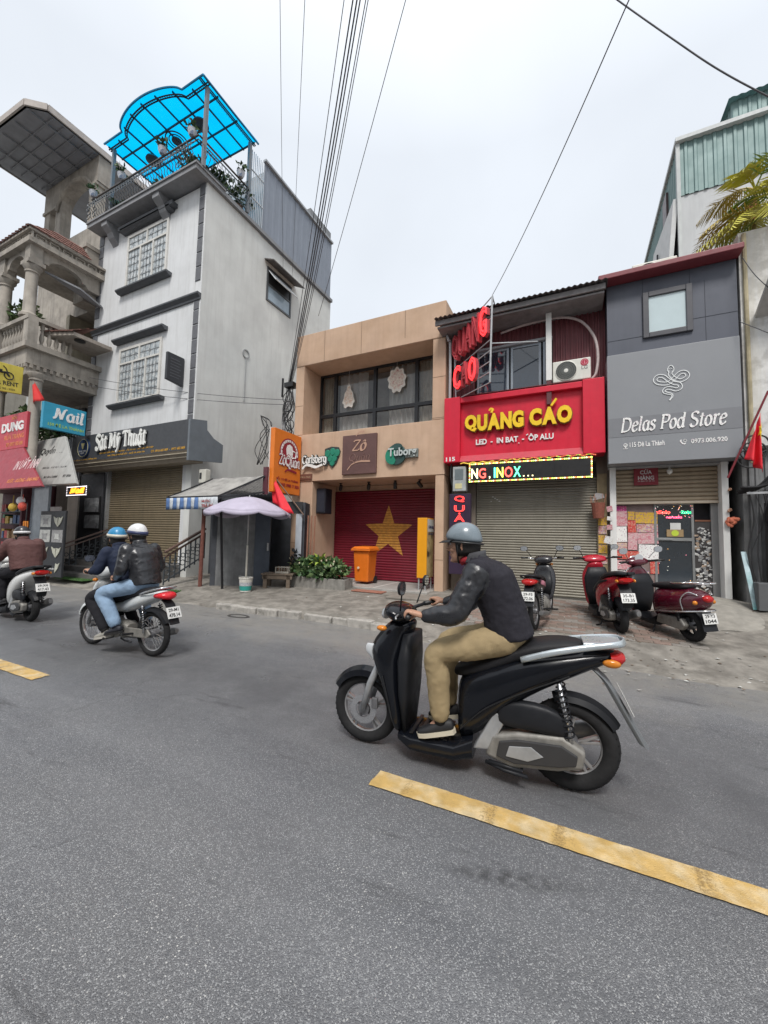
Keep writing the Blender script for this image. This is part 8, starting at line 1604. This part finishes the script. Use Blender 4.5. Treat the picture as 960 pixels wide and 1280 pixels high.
for s_ in (-1, 1):
 MB().tube(spline([(-.04, .155*s_, .30), (-.2, .19*s_, .47), (-.42, .186*s_, .60), (-.7, .15*s_, .735)], 5), .004, 5).build('panel_seam', BLACK, main); MB().tube(spline([(.50, .212*s_, .58), (.46, .20*s_, .42), (.43, .18*s_, .27)], 4), .004, 5).build('panel_seam', BLACK, main)
 b = MB(); b.ball((.53, .165*s_, .90), (.04, .03, .02), 10, 6); b.build('turn_signal', AMBL, main, smooth=True)
MAIN_YAW = math.pi+math.atan2(.10, 1.44)
main.location = (-.735, 2.80, 0); main.rotation_euler = (0, 0, MAIN_YAW)
two = thing('motorbike', 'white underbone motorbike with a bright red tail light, carrying two riders', 'motorbike')
underbone(two, WHP, plate=('29-M1', '478.14'), tail=M('tail_lit', (.62, .02, .03), .2, var=.1)); TWO_YAW = math.pi+.04
two.location = (-5.40, 3.27, 0); two.rotation_euler = (0, 0, TWO_YAW)
one = thing('scooter', 'white scooter with a dusty engine half out of the picture at the left edge', 'scooter')
big_scooter(one, WHP2, DKP, r1=.22, r2=.24, wb=1.28, wheels=DKP, plate=('29-X4', '417.43'), long_tail=False, compact=True)
one.location = (-8.98, 3.55, 0); one.rotation_euler = (0, 0, math.pi-.06)
pk1 = thing('motorbike', 'black underbone motorbike with pink decals parked before the grey shutter', 'motorbike')
underbone(pk1, M('paint_charcoal', (.02, .02, .024), .3, coat=.3), plate=('29-F5', '172.06'), stripe=M('decal_pink', (.5, .2, .26), .4), parked=True); park(pk1, (-.55, 6.72), rad(83), 1.22, lean=-.05)
pk2 = thing('scooter', 'bright red and black scooter parked left of the wine red one', 'scooter')
big_scooter(pk2, REDP, DKP, r1=.24, r2=.25, wb=1.28, wheels=DKP, plate=('35-B1', '173.35'), accents=DKP, long_tail=False, compact=True, parked=True); park(pk2, (.64, 7.04), rad(104), 1.28, lean=-.06)
pk3 = thing('scooter', 'wine red classic scooter with chrome trim and rear rack, parked nearest the pod store door', 'scooter')
classic_scooter(pk3, WINE, ('29-Y3', '1044')); park(pk3, (1.50, 6.98), rad(119), 1.26, lean=-.08)
# ------------------------------------------------------------ people, built in the frame of the bike they sit on
def chain(mb, pts, radii, n=14, k=5):
 """limb: smooth tapered tube with rounded ends; radii may be (across-y, along) pairs"""
 P = spline(pts, k); R = []
 for i in range(len(pts)-1):
  for j in range(k): t = j/k; R.append(radii[i]*(1-t)+radii[i+1]*t)
 R.append(radii[-1])
 d0 = (P[0]-P[1]).normalized(); d1 = (P[-1]-P[-2]).normalized()
 P = [P[0]+d0*R[0]*.85, P[0]+d0*R[0]*.5]+P+[P[-1]+d1*R[-1]*.5, P[-1]+d1*R[-1]*.85]; R = [R[0]*.45, R[0]*.84]+R+[R[-1]*.84, R[-1]*.45]
 return mb.tube(P, R, n)
def trunk(mb, secs, n=20, e=2.4):
 """secs: (centre xyz, half-width across y, half-depth, tilt of the slice normal in the x-z plane in degrees from +z)"""
 return mb.rings([ring(c, (0, w, 0), (d*math.cos(rad(t)), 0, -d*math.sin(rad(t))), e, n) for c, w, d, t in secs])
def wrinkle(o, amp, sc, seed=0, along=None):
 me = o.data; nrm = [v.normal.copy() for v in me.vertices]
 for v, n in zip(me.vertices, nrm):
  p = v.co; q = Vector((p.x*sc, p.y*sc*.7, p.z*sc))+Vector((seed, 0, 0)); a = mnoise.noise(q+Vector((mnoise.noise(q*1.7)*.8, 0, 0))); b = mnoise.noise(q*2.3+Vector((7, 3, 1)))
  v.co = p+n*amp*((1-abs(a)*2.2)*.7+b*.5)
def build_head(c, yaw, pitch, roll=0):
 """skin shape of the head as meshes to be fused: returns MB and the frame matrix"""
 Mh = Matrix.Translation(c) @ Matrix.Rotation(yaw, 4, 'Z') @ Matrix.Rotation(pitch, 4, 'Y') @ Matrix.Rotation(roll, 4, 'X')
 b = MB()
 b.rings([ring((x, 0, z), (0, w, 0), (d, 0, 0), 2.2, 20) for z, x, d, w in ((-.125, .055, .018, .022), (-.112, .042, .042, .042), (-.085, .022, .068, .058), (-.05, .008, .085, .067), (-.01, .0, .094, .073), (.035, -.004, .098, .077), (.075, -.008, .09, .073), (.105, -.012, .066, .055), (.122, -.014, .03, .026))])
 b.rings([ring((x, 0, z), (0, w, 0), (d, 0, 0), 2, 10) for z, x, d, w in ((.022, .086, .008, .008), (.0, .096, .014, .010), (-.022, .108, .016, .014), (-.034, .106, .015, .017), (-.040, .094, .010, .014))])     # nose
 b.ball((.088, 0, -.062), (.012, .026, .007), 10, 6); b.ball((.086, 0, -.074), (.012, .022, .008), 10, 6); b.ball((.08, 0, -.108), (.02, .024, .016), 10, 6)   # lips, chin
 for s in (-1, 1):
  b.ball((.078, .034*s, .036), (.016, .026, .009), 8, 6); b.ball((.062, .046*s, -.03), (.03, .02, .022), 8, 6)            # brow, cheek
  b.rings([ring((-.008, .074*s, -.04), (.010, .006*s, 0), (0, 0, .012), 2, 8), ring((-.012, .084*s, -.015), (.018, .012*s, 0), (0, 0, .026), 2, 8), ring((-.014, .088*s, .008), (.014, .01*s, 0), (0, 0, .018), 2, 8)])   # ear
 b.xf(Mh); return b, Mh
def hand_on_grip(mb, wrist, grip, s, skin_r=1.0, curl=1.0):
 """palm behind the bar, four unequal fingers wrapped round it, thumb under from the side of the palm; s=+1 left hand"""
 w = Vector(wrist); g = Vector(grip); f = (g-w); f.normalize(); out = Vector((0, s, 0)); out = (out-f*out.dot(f)).normalized(); up = f.cross(out)*s; up = up if up.z > 0 else -up
 kn = g-f*.012+up*.026          # knuckle line above the bar
 mb.rings([[c+out*(a*ww)+up*(b*hh) for a, b in ((-1, -.6), (-.6, -1), (.6, -1), (1, -.6), (1, .6), (.6, 1), (-.6, 1), (-1, .6))] for c, ww, hh in ((w, .024, .019), (w.lerp(kn, .35), .034, .018), (w.lerp(kn, .75), .041, .017), (kn, .041, .014))])
 for i, (L, r) in enumerate(((.082, .0090), (.090, .0095), (.085, .0090), (.066, .0080))):
  o = out*(-.031+.0205*i)*1.0; k0 = kn+o-f*.004
  pts = [k0, k0+f*.028+up*.004, k0+f*(.040)-up*.022, k0+f*.026-up*(.046*curl), k0+f*.004-up*(.052*curl)] if L > .07 else [k0, k0+f*.022+up*.002, k0+f*.034-up*.022, k0+f*.022-up*.042, k0+f*.006-up*.046]
  chain(mb, pts, [r*1.1, r*1.05, r, r*.92, r*.8], 8, 3)
 t0 = w.lerp(kn, .45)-out*.032-up*.004; chain(mb, [t0, t0-out*.016+f*.018-up*.012, t0-out*.006+f*.045-up*.026, t0+out*.012+f*.062-up*.034], [.013, .012, .0105, .009], 8, 3)
 return mb
def person(name_label, P, col, group=None):
 """P: dict of joints. col: dict of materials"""
 t = thing('person', name_label, 'person', (0, 0, 0), group)
 V = lambda k: Vector(P[k])
 pel, wai, che, nec = V('pelvis'), V('waist'), V('chest'), V('neck'); sk = MB()
 lean = math.degrees(math.atan2((nec-pel).x, (nec-pel).z))
 trunk(sk, [(pel-ZD*.03, .13, .09, lean*.3), (pel, .14, .10, lean*.4), (wai, .125, .085, lean), (che, .15, .10, lean), (che.lerp(nec, .6), .13, .075, lean), (nec, .06, .055, lean)])
 hb, Mh = build_head(V('head'), P.get('yaw', 0), P.get('pitch', 0)); k = len(sk.v); sk.v += hb.v; sk.f += [tuple(i+k for i in f) for f in hb.f]; sk.m += hb.m
 base = Mh @ Vector((-.022, 0, -.07)); chain(sk, [nec-ZD*.03, nec.lerp(base, .5), base], [.062, .054, .056], 14, 4)
 for s, q in ((1, 'L'), (-1, 'R')):
  sh, el, wr = V('sh'+q), V('el'+q), V('wr'+q); chain(sk, [sh, sh.lerp(el, .5), el, el.lerp(wr, .5), wr], [.050, .045, .036, .036, .025], 12, 4)
  if ('gr'+q) in P: hand_on_grip(sk, wr, V('gr'+q), s)
  hp, kn, an = V('hp'+q), V('kn'+q), V('an'+q); chain(sk, [hp, hp.lerp(kn, .5), kn, kn.lerp(an, .35), an], [.078, .066, .05, .046, .034], 12, 4)
  toe = V('to'+q); chain(sk, [an, an.lerp(toe, .2)-ZD*.02, an.lerp(toe, .4)-ZD*.03], [.030, .028, .02], 10, 4)
 body = sk.build('body', col['skin'], t, smooth=True, remesh=.0062, smooth_it=2)
 # face details
 fd = MB()
 for s in (-1, 1):
  e = MB(); e.ball((.076, .033*s, .012), (.012, .015, .0095), 10, 7); e.xf(Mh); eo = e.build('eye', M('eye_white', (.6, .58, .55), .25), t, smooth=True)
  e = MB(); e.ball((.0865, .033*s, .012), (.004, .007, .0075), 10, 6); e.xf(Mh); e.build('iris', M('iris_dark', (.02, .012, .008), .2), eo, smooth=True)
  e = MB(); e.tube([(.086, .014*s, .036), (.090, .032*s, .041), (.078, .056*s, .034)], [.004, .005, .003], 6); e.xf(Mh); e.build('eyebrow', col['hair'], t, smooth=True)
 e = MB(); e.tube([(.094, -.024, -.067), (.101, 0, -.067), (.094, .024, -.067)], [.002, .0045, .002], 6); e.xf(Mh); e.build('mouth', M('lip', (.30, .10, .09), .5), t, smooth=True)
 # hair at the nape and temples
 e = MB(); e.rings([[Mh @ Vector((-.012+.106*r*math.cos(a), .083*r*math.sin(a), z)) for a in (rad(62+236*i/22) for i in range(23))] for z, r in ((.06, 1.0), (.0, 1.0), (-.045, .94), (-.075, .80))], cap=False); e.f = [f for f in e.f if True]
 # drop the closing strip across the face
 n_ = 23; e.f = [f for f in e.f if not ({i % n_ for i in f} >= {0, 22})]; e.build('hair', col['hair'], t, smooth=True, solid=.016, fix=True)
 # helmet
 hm = col['helmet']; R = []; e = MB()
 zr = P.get('hrim', .015)
 prof = [(1.0, zr), (1.03, zr+.03), (1.0, .07), (.90, .105), (.70, .138), (.40, .158), (.12, .165)]
 for r, z in prof: R.append([Mh @ Vector((-.010+.128*r*math.cos(a), .105*r*math.sin(a), z+(.018*math.cos(a) if z < .08 else 0))) for a in (2*math.pi*i/32 for i in range(32))])
 e.rings(R); ho = e.build('helmet', hm, t, smooth=True, sub=1)
 e = MB(); rim = [Mh @ Vector((-.010+.131*math.cos(a), .108*math.sin(a), zr+.002+.018*math.cos(a))) for a in (2*math.pi*i/32 for i in range(33))]; e.tube(rim, .008, 6); e.build('helmet_rim', col.get('rim', BLACK), ho, smooth=True)
 if P.get('peak', True):
  e = MB(); e.rings([[Mh @ Vector((-.010+(.128+q)*math.cos(a)+0*q, (.105+q*.35)*math.sin(a), zr+.022-.12*q+dz)) for a in (rad(-62+124*i/12) for i in range(13))] for q, dz in ((0, .006), (.03, .004), (.055, -.004), (.055, -.008), (.03, -.002), (0, 0))], cap=False); e.build('peak', col.get('peak', BLACK), ho, smooth='auto')
 if 'band' in col:
  e = MB(); e.rings([[Mh @ Vector((-.010+.129*r*math.cos(a), .106*r*math.sin(a), z+.018*math.cos(a))) for a in (2*math.pi*i/32 for i in range(32))] for r, z in ((1.03, zr+.01), (1.055, zr+.028), (1.045, zr+.05))], cap=False); e.build('helmet_band', col['band'], ho, smooth=True, solid=.002)
 e = MB()
 for s in (-1, 1): e.tube([Mh @ Vector((.02, .098*s, zr)), Mh @ Vector((.028, .078*s, -.06)), Mh @ Vector((.035, .04*s, -.122))], .005, 5)
 e.tube([Mh @ Vector((.035, -.04, -.122)), Mh @ Vector((.038, 0, -.13)), Mh @ Vector((.035, .04, -.122))], .005, 5); tag(e.build('chin_strap', BLACK, ho, smooth=True), None)
 # jacket
 j = MB(); kz = P.get('bulk', 1.0)
 trunk(j, [(V('hem'), .165*kz, .125*kz, lean*.5), (pel.lerp(wai, .35)+Vector((0, 0, .02)), .172*kz, .132*kz, lean*.7), (wai, .172*kz, .13*kz, lean), (che, .192*kz, .138*kz, lean), (che.lerp(nec, .45), .185*kz, .12*kz, lean), (che.lerp(nec, .8), .13*kz, .09, lean), (nec+ZD*.005, .082, .075, lean), (nec+ZD*.035, .076, .07, lean*.8)], 24)
 for q in 'LR':
  sh, el, wr = V('sh'+q), V('el'+q), V('wr'+q); cu = wr.lerp(el, .10); chain(j, [sh, sh.lerp(el, .5), el, el.lerp(cu, .5), cu], [.082*kz, .073*kz, .066*kz, .056*kz, .045], 16, 5)
 jo = j.build('jacket', col['jacket'], t, smooth=True, remesh=.011, smooth_it=4); wrinkle(jo, .006*P.get('fold', 1), 11, P.get('seed', 1)); wrinkle(jo, .0018, 26, 5)
 for q in 'LR':
  el, wr = V('el'+q), V('wr'+q); e = MB(); d = (wr-el).normalized(); cu = wr.lerp(el, .06); x = d.orthogonal().normalized(); y = d.cross(x); e.rings([[cu+d*h+(x*math.cos(a)+y*math.sin(a))*r for a in (2*math.pi*i/16 for i in range(16))] for h, r in ((-.035, .047), (-.01, .045), (.012, .040), (.012, .034))], cap=False); e.build('cuff', col.get('cuff', col['jacket']), jo, smooth='auto')
 e = MB(); e.rings([ring(c, (0, w, 0), (d, 0, -d*math.sin(rad(lean))*.6), 2.2, 20) for c, w, d in ((nec-ZD*.0, .088, .082), (nec+ZD*.03, .082, .077), (nec+ZD*.058, .078, .074), (nec+ZD*.056, .071, .066), (nec+ZD*.02, .071, .066))], cap=False); e.build('collar', col.get('collar', col['jacket']), jo, smooth=True)
 # trousers
 tr_ = MB(); trunk(tr_, [(pel-ZD*.075, .13, .10, 0), (pel-ZD*.03, .168, .13, lean*.2), (pel+ZD*.05, .165, .125, lean*.5), (pel.lerp(wai, .55), .15, .11, lean)], 20)
 for q in 'LR':
  hp, kn, an = V('hp'+q), V('kn'+q), V('an'+q); c_ = an.lerp(kn, .10); chain(tr_, [hp, hp.lerp(kn, .5), kn, kn.lerp(c_, .4), c_], [.105, .092, .076, .072*P.get('flare', 1), .060*P.get('flare', 1)], 16, 5)
 to_ = tr_.build('trousers', col['trousers'], t, smooth=True, remesh=.011, smooth_it=4); wrinkle(to_, .0045, 9, 3+P.get('seed', 1)); wrinkle(to_, .0026, 28, 9)
 # shoes
 for q in 'LR':
  an, toe = V('an'+q), V('to'+q); f = (toe-an); f.z *= .5; f.normalize(); sd = Vector((-f.y, f.x, 0)).normalized(); up = sd.cross(f)*-1; up = up if up.z > 0 else -up
  c0 = an-up*.055; L = .25; R = []
  for x, w, h, dz in ((-.085, .026, .028, .012), (-.07, .038, .048, .006), (-.01, .043, .054, .006), (.05, .045, .043, .0), (.11, .048, .032, -.006), (.155, .040, .025, -.008), (.178, .022, .016, -.010)): R.append([c0+f*x+sd*(w*math.copysign(abs(math.cos(a))**.8, math.cos(a)))+up*(dz+h*math.sin(a)*(1 if math.sin(a) > 0 else .55)) for a in (2*math.pi*i/16 for i in range(16))])
  e = MB(); e.rings(R); so_ = e.build('shoe', col['shoe'], t, smooth=True, sub=1)
  e = MB(); P_ = [(-.088, 0), (-.075, .036), (-.01, .043), (.06, .047), (.12, .049), (.165, .036), (.183, 0), (.165, -.036), (.12, -.049), (.06, -.047), (-.01, -.043), (-.075, -.036)]
  e.rings([[c0+f*x*1.01+sd*y*1.03-up*h for x, y in P_] for h in (.012, .026, .040)]); e.build('sole', col.get('sole', BLACK), so_, smooth='auto')
  e = MB(); e.tube([an-up*.02, an.lerp(V('kn'+q), .14)], [.046, .046], 12); e.build('sock', col.get('sock', BLACK), t, smooth=True)
 return t
SKIN = M('skin', (.42, .235, .155), .55, var=.12, vs=14, col2=(.46, .25, .17), bump=.08, bs=180); SKIN2 = M('skin_light', (.52, .33, .24), .55, var=.1, vs=14)
HAIR = M('hair_black', (.012, .010, .009), .55, bump=.5, bs=220)
def seat_on(p, bike):
 p.location = bike.location; p.rotation_euler = bike.rotation_euler; return p
LEATH = M('leather_black', (.020, .021, .025), .33, var=.25, vs=9, bump=.2, bs=28, spec=.6); FLEECE = M('fleece_dark', (.026, .025, .032), .85, var=.2, vs=12, bump=.4, bs=200, spec=.2)
KHAKI = M('cotton_khaki', (.36, .275, .155), .85, var=.12, vs=6, bump=.35, bs=220, spec=.2)
r1_ = person('man in a grey helmet, black jacket and khaki trousers riding the large black scooter', dict(
 pelvis=(-.33, 0, .93), waist=(-.30, 0, 1.08), chest=(-.22, 0, 1.28), neck=(-.105, 0, 1.405), hem=(-.36, 0, .90), head=(-.02, 0, 1.512), yaw=0, pitch=rad(4),
 shL=(-.15, .18, 1.335), elL=(-.02, .285, 1.07), wrL=(.175, .315, 1.045), grL=(.275, .335, 1.04), shR=(-.15, -.18, 1.335), elR=(-.02, -.285, 1.07), wrR=(.175, -.315, 1.045), grR=(.275, -.335, 1.04),
 hpL=(-.31, .09, .90), knL=(.12, .17, .775), anL=(.10, .135, .33), toL=(.27, .15, .245), hpR=(-.31, -.09, .90), knR=(.12, -.17, .775), anR=(.10, -.135, .33), toR=(.27, -.15, .245), bulk=1.12, seed=2, flare=1.08, fold=1.0),
 dict(skin=SKIN, hair=HAIR, helmet=M('helmet_slate', (.175, .215, .245), .28, coat=.3, var=.08), rim=BLACK, peak=M('peak_black', (.015, .016, .018), .4), jacket=FLEECE, cuff=LEATH, collar=M('collar_charcoal', (.05, .05, .056), .85), trousers=KHAKI, shoe=M('shoe_black', (.014, .014, .016), .6), sole=M('sole_cream', (.56, .51, .40), .7), sock=BLACK))
seat_on(r1_, main)
for ch in r1_.children:          # leather sleeves on the fleece jacket
 if ch.name.startswith('jacket'):
  ch.data.materials.append(LEATH); ch.data.materials.append(M('jacket_red', (.35, .02, .03), .7))
  for p in ch.data.polygons:
   c = p.center; q = Vector((c.x, abs(c.y), c.z)); A_, B_, C_ = Vector((-.13, .20, 1.30)), Vector((-.02, .285, 1.07)), Vector((.175, .315, 1.045))
   ds = []
   for u_, v_ in ((A_, B_), (B_, C_)): k_ = max(0, min(1, (q-u_).dot(v_-u_)/(v_-u_).length_squared)); ds.append((q-u_.lerp(v_, k_)).length)
   ar = min(ds) < .105
   if ar: p.material_index = 1
b = MB(); b.rings([ring((x, 0, z), (0, w, 0), (d, 0, -d*.5), 2.2, 18) for x, z, w, d in ((-.075, 1.395, .068, .062), (-.06, 1.42, .070, .066), (-.05, 1.44, .064, .060))]); b.build('red_scarf', M('scarf_red', (.35, .02, .03), .8), r1_, smooth=True)
NAVY = M('jacket_navy', (.014, .021, .045), .75, var=.15, vs=8, bump=.25, bs=120, spec=.3); JEAN = M('denim_light', (.24, .34, .47), .85, var=.15, vs=7, bump=.35, bs=200, spec=.2); BLKT = M('cotton_black', (.018, .018, .022), .85, var=.15, bump=.3, bs=200, spec=.2)
r2_ = person('man in a blue and white helmet and navy jacket steering the white motorbike', dict(
 pelvis=(-.05, 0, .87), waist=(-.01, 0, 1.01), chest=(.08, 0, 1.20), neck=(.17, 0, 1.34), hem=(-.07, 0, .84), head=(.235, 0, 1.455), yaw=rad(-4), pitch=rad(4),
 shL=(.13, .17, 1.28), elL=(.17, .26, 1.06), wrL=(.22, .30, 1.03), grL=(.285, .315, 1.03), shR=(.13, -.17, 1.28), elR=(.16, -.26, 1.06), wrR=(.22, -.30, 1.03), grR=(.285, -.315, 1.03),
 hpL=(-.02, .09, .83), knL=(.34, .20, .67), anL=(.02, .20, .29), toL=(.18, .22, .22), hpR=(-.02, -.09, .83), knR=(.34, -.20, .67), anR=(.02, -.20, .29), toR=(.18, -.22, .22), seed=5),
 dict(skin=SKIN, hair=HAIR, helmet=M('helmet_blue', (.03, .22, .42), .3, var=.05), band=M('helmet_cream', (.62, .58, .48), .4), jacket=NAVY, trousers=BLKT, shoe=M('shoe_grey', (.30, .29, .26), .7), sole=M('sole_grey', (.42, .40, .36), .7)))
seat_on(r2_, two)
r3_ = person('pillion rider in white helmet, black leather jacket and pale jeans on the white motorbike', dict(
 pelvis=(-.40, 0, .91), waist=(-.38, 0, 1.06), chest=(-.31, 0, 1.25), neck=(-.24, 0, 1.39), hem=(-.43, 0, .88), head=(-.18, 0, 1.505), yaw=rad(6), pitch=rad(3),
 shL=(-.27, .18, 1.33), elL=(-.30, .26, 1.08), wrL=(-.13, .20, .965), shR=(-.27, -.18, 1.33), elR=(-.30, -.26, 1.08), wrR=(-.13, -.20, .965), grL=(-.04, .17, .95), grR=(-.04, -.17, .95),
 hpL=(-.37, .10, .88), knL=(.05, .25, .76), anL=(-.20, .21, .37), toL=(-.04, .235, .30), hpR=(-.37, -.10, .88), knR=(.05, -.25, .76), anR=(-.20, -.21, .37), toR=(-.04, -.235, .30), bulk=1.05, seed=8, flare=1.15, peak=False),
 dict(skin=SKIN, hair=HAIR, helmet=M('helmet_white', (.66, .66, .66), .3, var=.05), band=M('helmet_navyband', (.04, .05, .12), .4), jacket=LEATH, trousers=JEAN, shoe=M('shoe_ink', (.016, .017, .024), .6), sole=BLACK, sock=M('sock_navy', (.012, .014, .03), .8)))
seat_on(r3_, two)
BROWN = M('jacket_brown', (.105, .05, .047), .75, var=.15, vs=6, bump=.3, bs=90, spec=.3)
r4_ = person('rider in a brown padded jacket and black and white helmet at the left edge', dict(
 pelvis=(-.30, 0, .90), waist=(-.28, 0, 1.04), chest=(-.20, 0, 1.24), neck=(-.10, 0, 1.36), hem=(-.34, 0, .86), head=(-.02, .0, 1.455), yaw=rad(10), pitch=rad(12),
 shL=(-.15, .185, 1.30), elL=(-.02, .30, 1.06), wrL=(.16, .32, 1.04), grL=(.26, .335, 1.04), shR=(-.15, -.185, 1.30), elR=(-.02, -.30, 1.06), wrR=(.16, -.32, 1.04), grR=(.26, -.335, 1.04),
 hpL=(-.28, .10, .86), knL=(.12, .18, .74), anL=(.10, .14, .33), toL=(.26, .15, .245), hpR=(-.28, -.10, .86), knR=(.12, -.18, .74), anR=(.10, -.14, .33), toR=(.26, -.15, .245), bulk=1.28, fold=.8, seed=11, peak=False),
 dict(skin=SKIN, hair=HAIR, helmet=M('helmet_black', (.02, .02, .024), .3), band=M('helmet_whiteband', (.6, .6, .6), .35), jacket=BROWN, trousers=BLKT, shoe=M('shoe_black', (0, 0, 0)), sole=BLACK))
seat_on(r4_, one)
# ------------------------------------------------------------ print too small to pick apart stays one part each
for o in list(COL.objects):
 n = o.name.split('.')[0]
 if o.parent and n in ('small_print', 'lettering', 'house_number', 'badge_print', 'ring_lettering', 'panel_joint', 'cladding_joint', 'chin_strap', 'characters', 'print', 'script', 'script_shadow', 'letter_shadow', 'backing', 'motorbike_drawing', 'trim_strip', 'sticker_scrap', 'sticks', 'dead_sheath', 'strands', 'tread', 'spokes'): o['kind'] = 'stuff'
